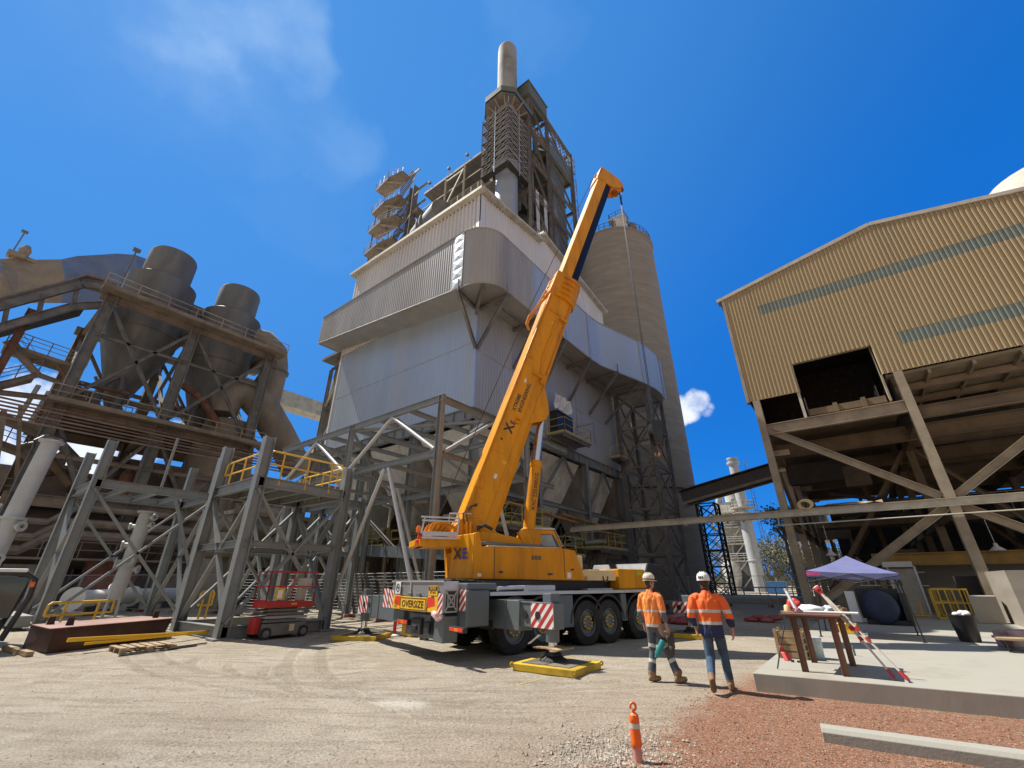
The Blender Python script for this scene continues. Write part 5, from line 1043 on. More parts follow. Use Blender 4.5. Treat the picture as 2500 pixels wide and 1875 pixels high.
def wheel(f, r, side):
    c = T(f, r, .585); ax = tr*side
    m = MB(); m.lathe(c, [(.34, -.19), (.5, -.2), (.57, -.17), (.585, -.1), (.585, .1), (.57, .17), (.5, .2), (.36, .2), (.34, .1)], 40, ax, cap=False)
    for i in range(40):
        a = 2*pi*i/40; d = tf*cos(a)+Z*sin(a); t_ = -tf*sin(a)+Z*cos(a); o = c+d*.575
        for sgn in (-1, 1): m.hull8([o-t_*.02+ax*(.03*sgn), o+t_*.02+ax*(.03*sgn), o+t_*.035+ax*(.175*sgn), o-t_*.005+ax*(.175*sgn)], [q+d*.022 for q in (o-t_*.02+ax*(.03*sgn), o+t_*.02+ax*(.03*sgn), o+t_*.035+ax*(.175*sgn), o-t_*.005+ax*(.175*sgn))])
    w = m.obj('tyre', m_black, None, origin=c, smooth=True, angle=35)
    w.parent = cr; w.location = c-absloc(cr); w.name = 'wheel'
    m = MB(); m.lathe(c, [(.35, .1), (.37, .17), (.33, .16), (.3, .06), (.2, .05), (.19, .15), (.12, .17), (.02, .17)], 32, ax); m.obj('rim', m_cgrey, w, smooth=True, angle=40)
    m = MB()
    for i in range(10): a = 2*pi*i/10; m.lathe(c+(tf*cos(a)+Z*sin(a))*.16, [(.028, .13), (.024, .2), (.01, .21)], 7, ax)
    m.obj('wheel_nuts', m_signy, w)
for f in (8.0, 9.0, 10.81, 11.81, 13.35): wheel(f, -10.05, 1); wheel(f, -12.35, -1)
m = MB()
for f in (8.0, 9.0, 10.81, 11.81, 13.35): m.tube(T(f, -12.2, .6), T(f, -10.2, .6), .13, 10)
m.obj('axle', m_blackp, cr)
# rear body with signs
rb = fobj('rear_body', m_alu, [(5.8, 6.22, -12.72, RR, 1.02, 1.70)], bevel=.012)
m = MB()
for i in range(44): z = 1.36+.0078*i; fbox(m, T, 5.792, 5.8, -12.7, -9.88, z, z+.004)
fbox(m, T, 5.76, 5.8, -11.55, -11.5, 1.0, 1.7); fbox(m, T, 5.77, 5.8, -12.75, -9.83, 1.68, 1.72); m.obj('tread_plate', m_galvd, rb)
fobj('rear_frame', m_cgrey, [(6.0, 6.3, -12.1, -10.15, .42, 1.02), (5.9, 6.0, -11.7, -10.6, .5, .95), (5.85, 6.0, -12.6, -12.0, .72, 1.0), (5.85, 6.25, -10.3, -9.86, .4, .95)])
fobj('tow_gear', m_blackp, [(5.8, 5.95, -11.4, -10.9, .5, .85), (5.82, 5.9, -10.75, -10.5, .55, .8), (5.75, 5.9, -11.25, -11.05, .6, .7)])
def panel(par, name, mt, px4, f, th=.02, pad=0):
    """flat panel on the rear plane from its picture corners (x0,y0,x1,y1)"""
    r0, z1 = TFp(px4[0], px4[1], f); r1, z0 = TFp(px4[2], px4[3], f)
    r0, _ = TFp(px4[0], (px4[1]+px4[3])/2, f); r1, _ = TFp(px4[2], (px4[1]+px4[3])/2, f)
    m = MB(); fbox(m, T, f-th, f, r0-pad, r1+pad, z0-pad, z1+pad); return m.obj(name, mt, par, bevel=.004), r0, r1, z0, z1
F0 = 5.76
sg, r0, r1, z0, z1 = panel(rb, 'oversize_sign', m_signy, (*z1b(355, 292), *z1b(530, 400)), F0-.02, .025)
rc, zc = (r0+r1)/2, (z0+z1)/2; hw, hh = (r1-r0)/2, (z1-z0)/2
m = MB()
for a, b in ((z1-.035, z1-.02), (z0+.02, z0+.035)): fbox(m, T, F0-.05, F0-.044, r0+.02, r1-.02, a, b)
for a, b in ((r0+.02, r0+.035), (r1-.035, r1-.02)): fbox(m, T, F0-.05, F0-.044, a, b, z0+.035, z1-.035)
m.obj('border', m_blackp, sg)
text_mesh('OVERSIZE', hh*2*.72, m_blackp, lambda u, v: T(F0-.051, rc+u, zc+v-.01), sg, 'lettering', .012, fit=hw*2*.84)
fobj('sign_bracket', m_cgrey, [(F0-.02, F0+.02, rc-.38, rc-.18, z1-.02, z1+.1), (F0-.02, F0+.02, rc+.12, rc+.32, z1-.02, z1+.1)], par=rb)
for (x0, x1, y0, y1, sgn) in ((302, 353, 282, 378, 1), (538, 608, 292, 405, -1)):
    pn, a0, a1, b0, b1 = panel(rb, 'marker_panel', m_signy, (*z1b(x0, y0), *z1b(x1, y1)), F0, .015)
    m = MB(); zt, zm = b1-.02, b0+(b1-b0)*.42; o, i_ = (a0, a1) if sgn > 0 else (a1, a0)
    m.prism([T(F0-.018, o+(i_-o)*.35, zt), T(F0-.018, i_, zt), T(F0-.018, i_, zm-.06), T(F0-.018, o+(i_-o)*.25, zm)], tf*.006); m.obj('red_field', m_signr, pn)
    for k, tx in enumerate(('DO NOT', 'OVERTAKE', 'TURNING', 'VEHICLE')): text_mesh(tx, .05, m_blackp, (lambda q: (lambda u, v: T(F0-.018, (a0+a1)/2+u*.8, q+v)))(b0+.18-.045*k), pn, 'lettering') if sgn > 0 else None
pn, a0, a1, b0, b1 = panel(rb, 'caution_sign', m_signy, (*z1b(548, 222), *z1b(607, 290)), F0, .018)
m = MB(); fbox(m, T, F0-.024, F0-.018, a0+.01, a1-.01, b1-.1, b1-.01); m.obj('header', m_blackp, pn)
text_mesh('CAUTION', .085, m_signy, lambda u, v: T(F0-.026, (a0+a1)/2+u*.8, b1-.055+v), pn, 'lettering', .02)
for k, tx in enumerate(('LEFT HAND', 'DRIVE')): text_mesh(tx, .075, m_blackp, (lambda q: (lambda u, v: T(F0-.021, (a0+a1)/2+u*.75, q+v)))(b1-.15-.09*k), pn, 'lettering', .02)
pn, a0, a1, b0, b1 = panel(rb, 'speed_sign', m_cwhite, (*z1b(324, 196), *z1b(356, 276)), F0, .015)
ac, wz = (a0+a1)/2, b1-.14
m = MB(); m.lathe(T(F0-.018, ac, wz), [(.08, 0), (.105, 0), (.105, .006), (.08, .006)], 28, tf*-1, cap=False); m.obj('ring', m_blackp, pn)
text_mesh('80', .1, m_blackp, lambda u, v: T(F0-.02, ac+u, wz+v), pn, 'lettering', .03)
def stripes(par, name, P, u, v, nrm, w, h, k=4, flip=1, th=.01):
    """red and white diagonal board: P lower-left corner, u right, v up"""
    m = MB(); m.k = 0; m.prism([P, P+u*w, P+u*w+v*h, P+v*h], nrm*th); m.k = 1
    st = (w+h)/k
    for i in range(k+1):
        a = (i-.25)*st; pts = []      # band between a and a+st/2 along u+v (or mirrored)
        for X, Y in clip_band(w, h, a, a+st/2, flip): pts.append(P+u*X+v*Y+nrm*th)
        if len(pts) > 2: m.prism(pts, nrm*.003)
    return m.obj(name, [m_cwhite, m_red], par)
def clip_band(w, h, a, b, flip):
    poly = [(0, 0), (w, 0), (w, h), (0, h)]; g = (lambda q: (q[0] if flip > 0 else w-q[0])+q[1])
    for lim, s in ((a, 1), (b, -1)):
        out = []
        for i, p in enumerate(poly):
            q = poly[(i+1) % len(poly)]; dp, dq = s*(g(p)-lim), s*(g(q)-lim)
            if dp >= 0: out.append(p)
            if dp*dq < 0: f = dp/(dp-dq); out.append((p[0]+(q[0]-p[0])*f, p[1]+(q[1]-p[1])*f))
        poly = out
        if len(poly) < 3: return []
    return poly
for x0, y0, x1, y1, fl in ((611, 272, 634, 415, -1), (286, 250, 301, 372, 1), (248, 240, 266, 368, 1)):
    ra, zt = TFp(*z1b(x0, y0), F0); rb_, zl = TFp(*z1b(x1, y1), F0); stripes(rb, 'warning_stripe', T(F0-.002, ra, zl), tr, Z, tf*-1, max(.08, rb_-ra), zt-zl, 4, fl)
for x0, y0, x1, y1 in ((340, 447, 402, 482), (690, 500, 780, 538)):
    ra, zt = TFp(*z1b(x0, y0), 5.82); rb_, zl = TFp(*z1b(x1, y1), 5.82); tl = fobj('tail_lamp', m_blackp, [(5.8, 5.9, ra-.02, rb_+.02, zl-.02, zt+.02)], bevel=.008)
    w3 = (rb_-ra)/3
    for i, mm in enumerate((m_signr, m_amber, m_signr)): fobj('lens', mm, [(5.785, 5.8, ra+w3*i+.005, ra+w3*(i+1)-.005, zl, zt)], par=tl, bevel=.004)
# X-shaped grille on the corner
m = MB()
fg, gz0, gz1 = (5.84, 6.18), 1.04, 1.5; P = lambda f, z: T(f, RR+.012, z)
for a, b in (((5.84, 1.04), (6.18, 1.5)), ((6.18, 1.04), (5.84, 1.5)), ((5.84, 1.04), (6.18, 1.04)), ((5.84, 1.5), (6.18, 1.5)), ((5.84, 1.04), (5.84, 1.5)), ((6.18, 1.04), (6.18, 1.5)), ((5.92, 1.15), (6.1, 1.15)), ((5.92, 1.39), (6.1, 1.39)), ((5.92, 1.15), (5.92, 1.39)), ((6.1, 1.15), (6.1, 1.39))): m.bar(P(*a), P(*b), .03)
m.obj('grille', m_galvd, rb); fobj('grille_backing', m_blackp, [(5.84, 6.18, RR, RR+.005, 1.04, 1.5)], par=rb, bevel=0)
fobj('side_box', m_cgrey, [(6.26, 6.92, -10.3, -9.52, .72, 1.5), (6.3, 7.2, -10.6, -9.6, 1.5, 1.66)], bevel=.03)
stripes(cr, 'warning_stripe', T(6.255, -9.84, 1.06), tr, Z, tf*-1, .28, .46, 4, -1)
m = MB(); m.add([T(5.84+.05*random.random(), -10.28+.42*(i/5), .92+.18*sin(i*1.3)*.4+j*.12-.06*j*j) for j in range(3) for i in range(6)], [(j*6+i, j*6+i+1, j*6+i+7, j*6+i+6) for j in range(2) for i in range(5)]); m.lathe(T(5.80, -10.1, .97), [(.03, -.24), (.09, -.14), (.10, .0), (.12, .1), (.06, .2), (.02, .24)], 9, tr-Z*.25); m.obj('rag_bag', mat('red_white_bag', (.62, .3, .28), .4, 0, .6, 9, (.75, .74, .74), .9, 6), cr, smooth=True)
# outriggers
def outrigger(fj, rj, r_in, zb0=.74, zb1=1.25, flip=-1):
    s = 1 if rj > r_in else -1
    o = fobj('outrigger_beam', m_cgrey, [(fj-.21, fj+.21, r_in, rj-s*.9, zb0-.1, zb1+.03), (fj-.17, fj+.17, rj-s*.9, rj+s*.22, zb0, zb1)], bevel=.015)
    m = MB()
    for a, b in ((.18, .24), (.62, .68)): fbox(m, T, fj-.185, fj-.17, rj-s*1.5+s*a, rj-s*1.5+s*b, zb0+.06, zb1-.1)
    m.obj('rib', m_cgrey, o)
    rr0 = min(rj+s*.24, rj-s*.5)
    stripes(o, 'warning_stripe', T(fj-.176, rr0, zb0+.01), tr, Z, tf*-1, .74, zb1-zb0-.02, 5, flip)
    for dr in (-.7, -.26): MB().lathe(T(fj-.19, rj+s*dr, (zb0+zb1)/2), [(.085, 0), (.085, .012), (.01, .014)], 20, tf*-1).obj('hole', m_blackp, o)
    for a, b in ((-1.5, -1.44), (-.95, -.9)): MB().prism([T(fj-.23, rj+s*a, zb0-.08), T(fj-.23, rj+s*b, zb0-.08), T(fj-.23, rj+s*(b+.04), zb1+.04), T(fj-.23, rj+s*(a+.04), zb1+.04)], tf*.44).obj('rib', m_cgrey, o)
    fobj('top_edge', m_alu, [(fj-.19, fj-.16, min(rj-s*.9, rj+s*.2), max(rj-s*.9, rj+s*.2), zb1, zb1+.015)], par=o, bevel=0)
    fobj('jack_cap', m_cgrey, [(fj-.14, fj+.14, rj-.14, rj+.14, zb1, zb1+.2)], par=o)
    m = MB(); m.lathe(T(fj, rj, 0), [(.15, zb0-.25), (.16, zb0), (.13, zb0+.02)], 20); j = m.obj('jack_sleeve', m_cgrey, o, smooth=True, angle=30)
    m = MB(); m.tube(T(fj, rj, .25), T(fj, rj, zb0-.2), .1, 18); m.obj('jack_rod', m_chrome, j, smooth=True, angle=40)
    m = MB(); m.lathe(T(fj, rj, 0), [(.3, .15), (.28, .18), (.14, .25), (.14, .3), (.05, .32)], 12); m.lathe(T(fj, rj, .2), [(.17, 0), (.19, .05), (.17, .1)], 12)
    for k in range(6): a = 2*pi*k/6; m.bar(T(fj+.28*cos(a), rj+.28*sin(a), .17), T(fj+.1*cos(a), rj+.1*sin(a), .29), .03)
    m.obj('foot', m_blackp, j); return o
oA = outrigger(7.5, -7.93, -10.3); outrigger(6.25, -15.6, -12.3, .76, 1.27, 1); outrigger(15.1, -9.1, -10.4, .7, 1.06)
m = MB(); m.bar(T(7.3, -8.15, .62), T(7.2, -8.35, .45), .03); m.bar(T(7.3, -8.1, .62), T(7.1, -8.3, .45), .02); m.obj('hand_rail', m_alu, oA)
# rubber sheet folded round the near jack
m = MB()
for k in range(2): m.hull8([T(7.25, -8.3+.38*k, .36+.02*k), T(7.75, -8.3+.38*k, .36), T(7.75, -7.92+.38*k, .38), T(7.25, -7.92+.38*k, .38-.02*k)], [q+Z*.025 for q in (T(7.25, -8.3+.38*k, .36+.02*k), T(7.75, -8.3+.38*k, .36), T(7.75, -7.92+.38*k, .38), T(7.25, -7.92+.38*k, .38-.02*k))])
m.obj('stowed_plate', m_wood, oA)
# front cab and slabs on the deck
m = MB(); m.prism([T(13.9, -12.5, .6), T(15.5, -12.5, .6), T(15.55, -12.5, 1.3), T(15.0, -12.5, 2.25), T(14.2, -12.5, 2.3), T(13.9, -12.5, 1.8)], tr*2.6); m.obj('driver_cab', m_blackp, cr, bevel=.06)
fobj('counterweight_slab', m_crane, [(12.5, 13.95, -12.3, -9.9, 1.46, 2.08)], bevel=.03)
fobj('boom_rest_slab', m_cream, [(10.85, 12.45, -11.9, -10.0, 1.72, 2.03)], bevel=.02); fobj('lug_post', m_cream, [(10.75, 11.05, -10.45, -10.15, 2.03, 2.45)], bevel=.03); fobj('lug_base', m_cream, [(10.6, 11.1, -10.6, -10.0, 1.72, 1.86)])
text_mesh('XE47', .2, mat('lime_letters', (.55, .72, .05), .5, 0, .03, 2, None, bump=0), lambda u, v: T(13.62+u*.75, -9.893, 1.95+v), cr, 'lettering', .02)
m = MB(); m.path([T(11.9+.12*cos(a), -9.98, 1.85+.16*sin(a)) for a in [pi*i/8+pi for i in range(9)]], .02, 6); m.obj('lifting_shackle', m_rust, cr)
fobj('tool_box', m_alu, [(8.4, 9.6, -10.3, -9.95, 1.43, 1.6), (11.0, 12.2, -10.3, -9.95, 1.43, 1.5)]); m = MB(); m.tube(T(7.6, -10.1, 1.52), T(8.7, -10.0, 1.55), .06, 10); m.tube(T(7.7, -10.3, 1.5), T(8.3, -10.25, 1.53), .07, 10); m.obj('hydraulic_block', m_alu, cr, smooth=True)
fobj('undertray', m_blackp, [(7.3, 13.8, -12.2, -10.3, 1.43, 1.72)], bevel=0)
# ---- slewing upper works (f,z seen square on from the right-hand side)
m = MB(); m.lathe(S(5.6, -13.84, 1.42), [(1.05, 0), (1.05, .34), (.95, .36)], 36); m.obj('slew_ring', m_blackp, cr)
def sprof(name, mt, prof, ra, rb_, par=cr, bevel=.03): m = MB(); m.prism([S(f, ra, z) for f, z in prof], sr2*(rb_-ra)); return m.obj(name, mt, par, bevel=bevel)
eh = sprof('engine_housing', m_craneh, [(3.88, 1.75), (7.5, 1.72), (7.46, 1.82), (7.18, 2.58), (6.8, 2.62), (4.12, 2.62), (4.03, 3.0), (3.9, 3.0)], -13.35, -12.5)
m = MB(); m.hull8([S(3.87, -12.52, 1.76), S(3.36, -13.35, 1.76), S(3.9, -13.5, 1.76), S(4.3, -13.0, 1.76)], [S(3.89, -12.52, 2.99), S(3.5, -13.3, 2.96), S(3.9, -13.5, 2.9), S(4.1, -13.0, 2.9)]); m.obj('rear_cowl', m_crane, eh, bevel=.03)
m = MB()
for f in (4.49, 6.77): fbox(m, S, f, f+.02, -12.501, -12.496, 1.78, 2.6)
for f, z, w_ in ((4.65, 1.92, .12), (6.2, 1.87, .16), (7.0, 2.0, .1)): fbox(m, S, f, f+w_, -12.501, -12.49, z, z+.05)
m.obj('panel_seam', m_blackp, eh)
m = MB()
for k in range(3): fbox(m, S, 5.68+.11*k, 5.77+.11*k, -12.501, -12.492, 2.28, 2.4)
m.obj('vent_slot', m_tand, eh)
fobj('data_label', m_cwhite, [(4.0, 4.12, -12.5, -12.494, 1.82, 1.9), (6.86, 6.99, -12.5, -12.494, 1.78, 1.94)], par=eh, F=S, bevel=0)
fobj('cover_lid', m_cream, [(4.3, 6.6, -13.3, -12.52, 2.62, 2.65)], par=eh, F=S, bevel=.01)
m_ink = mat('ink_navy', (.012, .018, .09), .5, 0, .02, 2, None, bump=0)
rcu = (S(3.87, -12.52, 0)-S(3.36, -13.35, 0)); rcl = rcu.length; rcu.normalize(); rcn = rcu.cross(Z)
rp = S(3.615, -12.935, 2.42)+rcn*.02
text_mesh('X', .42, m_blackp, lambda u, v: rp+rcu*(u-.12)+Z*v, eh, 'emblem', .03); text_mesh('E', .4, mat('emblem_blue', (.03, .05, .30), .5, 0, .02, 2, None, bump=0), lambda u, v: rp+rcu*(u+.16)+Z*v, eh, 'emblem', .03)
ff = sprof('main_frame', m_crane, [(3.55, 1.76), (6.9, 1.76), (6.9, 2.3), (6.4, 2.62), (5.9, 2.95), (5.3, 2.95), (4.6, 3.2), (4.2, 3.48), (3.7, 3.48), (3.45, 3.2), (3.45, 2.6)], -13.45, -13.3)
sprof('main_frame', m_crane, [(3.55, 1.76), (6.9, 1.76), (6.9, 2.3), (6.4, 2.62), (5.9, 2.95), (5.3, 2.95), (4.6, 3.2), (4.2, 3.48), (3.7, 3.48), (3.45, 3.2), (3.45, 2.6)], -14.36, -14.22)
fobj('frame_floor', m_craneh, [(3.5, 6.9, -14.22, -13.45, 1.78, 2.5)], F=S)
m = MB(); m.lathe(S(3.95, -13.29, 3.22), [(.2, 0), (.2, .05), (.1, .06), (.1, .02), (.02, .02)], 22, sr2); m.obj('pivot_pin', m_craneh, ff)
fobj('winch_base', m_crane, [(2.42, 3.6, -14.3, -13.1, 2.62, 2.86), (2.3, 2.6, -14.2, -13.2, 2.62, 2.8)], F=S)
m = MB(); m.lathe(S(3.0, -14.1, 3.08), [(.3, 0), (.3, .1), (.2, .11), (.2, .8), (.3, .81), (.3, .9)], 24, sr2)
m.obj('winch_drum', m_craneh, cr, smooth=True, angle=40)
m = MB()
for k in range(5): m.path([S(2.7+.12*k, -13.15, 2.95), S(2.85+.13*k, -13.12, 3.28-.03*k), S(3.2+.08*k, -13.12, 3.32-.04*k), S(3.5, -13.15, 3.1-.03*k)], .025, 6)
m.obj('hose', m_craneh, cr, smooth=True)
m = MB(); fbox(m, S, 2.45, 3.5, -13.05, -12.95, 2.9, 3.02); fbox(m, S, 2.45, 3.5, -13.12, -13.0, 2.82, 2.88)
for a, b in (((2.42, 2.95), (2.5, 3.42)), ((3.5, 2.95), (3.52, 3.42)), ((2.38, 3.42), (3.56, 3.42)), ((2.42, 3.32), (3.54, 3.32))): m.tube(S(a[0], -12.98, a[1]), S(b[0], -12.98, b[1]), .025, 7)
m.path([S(3.3, -13.3, 3.35), S(3.3, -13.3, 3.6), S(4.0, -13.3, 3.62)], .02); m.path([S(3.45, -13.3, 3.62), S(3.6, -13.3, 3.55), S(3.6, -13.3, 3.3)], .02)
m.obj('service_platform', m_alu, cr)
m = MB(); m.lathe(S(2.36, -13.1, 3.0), [(.02, -.35), (.02, 0), (.07, .0), (.075, .1), (.05, .17), (.01, .18)], 12); m.obj('beacon', m_amber, cr, smooth=True)
m = MB(); m.lathe(S(2.34, -13.05, 2.86), [(.06, 0), (.06, .1)], 10, sf_); m.lathe(S(2.3, -13.05, 2.74), [(.05, 0), (.05, .08)], 10, sf_); m.obj('rear_lamp', m_signr, cr)
sprof('side_arm', m_crane, [(4.1, 2.95), (4.3, 3.12), (5.5, 2.95), (5.9, 2.75), (6.0, 2.62), (4.2, 2.72)], -13.25, -13.1)
m = MB(); m.lathe(S(4.15, -13.0, 3.1), [(.05, 0), (.06, .14), (.02, .16)], 10); m.path([S(4.2, -13.0, 3.2), S(4.35, -13.0, 3.26), S(4.6, -13.0, 3.15)], .05, 8); m.obj('exhaust', m_blackp, cr, smooth=True); fobj('post', m_crane, [(3.78, 3.82, -13.1, -13.06, 3.0, 3.35), (3.9, 3.94, -13.1, -13.06, 3.0, 3.35)], F=S, bevel=0)
m = MB(); m.tube(S(4.15, -12.75, 2.72), S(6.2, -12.75, 2.68), .05, 8); m.obj('roof_pipe', m_cgrey, eh, smooth=True)
# cab: right side seen over the housing
rc_ = -13.95; q5 = lambda x, y: (960+x/4.254, 1240+y/4.254)
c_ = [SRp(*q5(*p), rc_) for p in ((1440, 215), (1670, 228), (1720, 330), (1755, 415), (1452, 415))]
cz = [(c_[0][0], 2.2), (c_[3][0]+.05, 2.2), c_[3], c_[2], c_[1], c_[0]]
cb_ = sprof('cab', m_crane, cz, -15.0, rc_, bevel=.03)
w_ = [SRp(*q5(*p), rc_+.01) for p in ((1458, 268), (1655, 275), (1700, 340), (1728, 408), (1470, 400))]
m = MB(); m.prism([S(f, rc_+.003, z) for f, z in w_], sr2*.012); m.obj('window', m_glass, cb_)
m = MB(); pts = [S(f, rc_+.02, z) for f, z in (c_[0], c_[1], c_[2], c_[3])]; m.path([p+Z*.03 for p in pts], .02, 6); fbox(m, S, c_[0][0], c_[1][0], -15.02, rc_+.03, c_[0][1]-.01, c_[0][1]+.035); m.obj('cab_rail', m_alu, cb_)
m = MB(); m.prism([S(w_[0][0]+.35*(w_[1][0]-w_[0][0]), rc_+.016, w_[0][1]-.03), S(w_[1][0]-.05, rc_+.016, w_[1][1]-.02), S(w_[3][0]-.12, rc_+.016, w_[3][1]+.02), S(w_[0][0]+.4*(w_[1][0]-w_[0][0]), rc_+.016, w_[4][1]+.02)], sr2*.002); m.obj('window_film', mat('pale_film', (.30, .36, .34), .15, 0, .15, 3, None, bump=0), cb_)
# ---- boom
E_, N_ = V((.3424, 0, .9396)), V((.9396, 0, -.3424))
BR0 = -13.83
def BP(l, n, r): f = 4.25+E_.x*l+N_.x*n; z = 3.2+E_.z*l+N_.z*n; return S(f, BR0+r, z)
def section(l0, l1, w, d0, d1, rnd, k0=1, k1=1):
    pr = [(-w, -d0), (w, -d0), (w, d1-rnd), (w*.82, d1-rnd*.45), (w*.45, d1-.06*rnd), (-w*.45, d1-.06*rnd), (-w*.82, d1-rnd*.45), (-w, d1-rnd)]; n = len(pr); m = MB()
    m.add([BP(l0, b*k0, a*k0) for a, b in pr]+[BP(l1, b*k1, a*k1) for a, b in pr], [(i, (i+1) % n, n+(i+1) % n, n+i) for i in range(n)]+[tuple(range(n))[::-1], tuple(range(n, 2*n))])
    return m
bs = section(-.45, 10.4, .44, .6, .66, .5).obj('boom_base', m_crane, cr, bevel=.015)
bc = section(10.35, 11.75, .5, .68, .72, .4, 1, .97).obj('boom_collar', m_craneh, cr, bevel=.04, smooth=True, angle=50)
m = MB()
for l in (10.35, 10.65, 10.95, 11.25, 11.55):
    n = 16; m.path([BP(l, .02+.72*sin(2*pi*i/n), .53*cos(2*pi*i/n)*(1.05 if abs(sin(2*pi*i/n)) < .8 else 1)) for i in range(n)], .035, 6, True)
m.obj('collar_ring', m_crane, bc, smooth=True)
inn = section(11.6, 19.9, .37, .44, .5, .42); inn.mi = [1 if i in (2, 3, 4, 5, 6) else 0 for i in range(len(inn.f))]; inn.obj('boom_inner', [m_crane, m_navy], cr, bevel=.008)
m = MB(); m.prism([BP(19.6, -.5, -.4), BP(19.6, .5, -.4), BP(19.95, .95, -.4), BP(20.3, 1.08, -.4), BP(20.6, .65, -.4), BP(20.7, -.5, -.4)], sr2*.12); m.prism([BP(19.6, -.5, .28), BP(19.6, .5, .28), BP(19.95, .95, .28), BP(20.3, 1.08, .28), BP(20.6, .65, .28), BP(20.7, -.5, .28)], sr2*.12)
fbox_ = [BP(19.7, -.52, -.4), BP(19.7, -.52, .4), BP(20.6, -.52, .4), BP(20.6, -.52, -.4)]; m.hull8(fbox_, [p+(BP(0, .1, 0)-BP(0, 0, 0)) for p in fbox_]); hd = m.obj('boom_head', m_crane, cr, bevel=.015)
m = MB()
for r in (-.2, -.05, .1): m.lathe(BP(20.15, .9, r), [(.08, -.02), (.23, -.05), (.23, -.03), (.18, 0), (.23, .03), (.23, .05), (.08, .02)], 22, sr2)
m.lathe(BP(20.2, -.42, 0), [(.2, -.05), (.2, .05)], 16, sr2); m.obj('sheave', m_craneh, hd, smooth=True, angle=40)
m = MB()
for k, (l, s_) in enumerate(((20.55, .25), (20.4, .2))): m.box(BP(l, .9+.3*k, 0)+Z*.12, (s_, s_, .18))
m.path([BP(20.6, -.3, .2), BP(21, -.4, .2)], .02); m.obj('head_fittings', m_rust, hd)
# boom details on the right-hand face
m = MB()
def bface(l0, l1, n0, n1, th=.03): q = [BP(l0, n0, .44), BP(l1, n0, .44), BP(l1, n1, .44), BP(l0, n1, .44)]; m.hull8(q, [p+sr2*th for p in q])
bface(9.4, 9.5, -.35, .2, .05); bface(3.9, 4.0, -.05, .1, .06); bface(4.05, 4.1, -.1, .1, .09); bface(6.75, 6.82, -.6, -.3, .05); bface(1.2, 1.5, -.58, -.3, .03); bface(5.9, 6.3, .3, .5, .06); bface(6.1, 6.2, -.1, .5, .08); bface(8.2, 8.3, .1, .2, .02); bface(7.5, 7.56, -.25, -.2, .02); bface(9.2, 9.3, .2, .55, .08)
for q in (.9, 2.6, 7.2, 8.6): bface(q, q+.012, -.6, .2, .006)
bface(.2, 9.3, .17, .185, .008); bface(.2, 9.3, -.5, -.49, .006)
m.path([BP(10.2, -.5, .47), BP(7, -.52, .47), BP(2, -.52, .47), BP(.3, -.4, .47)], .016, 6); m.path([BP(10.2, -.56, .46), BP(2, -.57, .46)], .012, 6)
m.path([BP(9.2, .12, .46), BP(8.9, .05, .46), BP(6.9, .05, .46), BP(6.6, .15, .46), BP(6.2, .22, .46)], .018, 6); m.path([BP(10.2, .5, .42), BP(8.2, .52, .42), BP(6.4, .5, .42)], .03, 6); m.obj('boom_fittings', m_craneh, bs)
m = MB(); m.prism([BP(4.6, .35, -.28), BP(5.3, .95, -.28), BP(5.0, 1.1, -.28), BP(4.65, 1.05, -.28), BP(4.2, .5, -.28)], sr2*.12); m.prism([BP(4.6, .35, .2), BP(5.3, .95, .2), BP(5.0, 1.1, .2), BP(4.65, 1.05, .2), BP(4.2, .5, .2)], sr2*.12); m.prism([BP(4.2, .4, -.3), BP(6.0, .55, -.3), BP(5.3, .98, -.3), BP(4.9, .9, -.3)], sr2*.6); m.obj('cylinder_lug', m_crane, bs, bevel=.01)
m = MB(); m.path([BP(10.6, -.75, .1), BP(9.6, -.85, .1), BP(8.9, -1.0, .1), BP(8.4, -.98, .1), BP(8.2, -.8, .1)], [.05, .04, .06, .07, .05], 7); m.path([BP(10.3, -.7, .3), BP(9.5, -.78, .3), BP(8.6, -.95, .2)], .03, 6); m.obj('rope_guide', m_craneh, bs, smooth=True)
for l, n_, w_, h_, mm in ((1.7, -.1, .16, .1, m_cwhite), (2.3, .0, .1, .14, m_signy), (5.6, -.3, .18, .08, m_cwhite), (8.8, -.1, .1, .1, m_signy)):
    q = [BP(l, n_, .443), BP(l+w_, n_, .443), BP(l+w_, n_+h_, .443), BP(l, n_+h_, .443)]; MB().hull8(q, [p+sr2*.004 for p in q]).obj('data_label', mm, bs)
m = MB()
for k in range(2): m.path([S(3.75+.12*k, -13.2, 3.3), S(3.7+.1*k, -13.2, 3.6), S(3.95+.06*k, -13.33, 3.85), S(4.2, -13.36, 3.9+.05*k)], .018, 6)
m.obj('hose', m_blackp, bs, smooth=True)
uB = (BP(1, 0, 0)-BP(0, 0, 0)); vB = -(BP(0, 1, 0)-BP(0, 0, 0))
def btxt(txt, l, n, size, mt, bold=.02, sx=1): return text_mesh(txt, size, mt, lambda u, v: BP(l, n, .443)+uB*u+vB*v, bs, 'lettering', bold, sx=sx)
btxt('XTREME', 4.68, -.26, .2, m_blackp, .025); btxt('ENGINEERING', 5.0, -.05, .2, m_blackp, .025); btxt('X', 3.6, -.18, .46, m_blackp, .03); btxt('E', 3.86, -.12, .28, m_ink, .03); btxt('•', 3.1, -.3, .3, m_blackp)
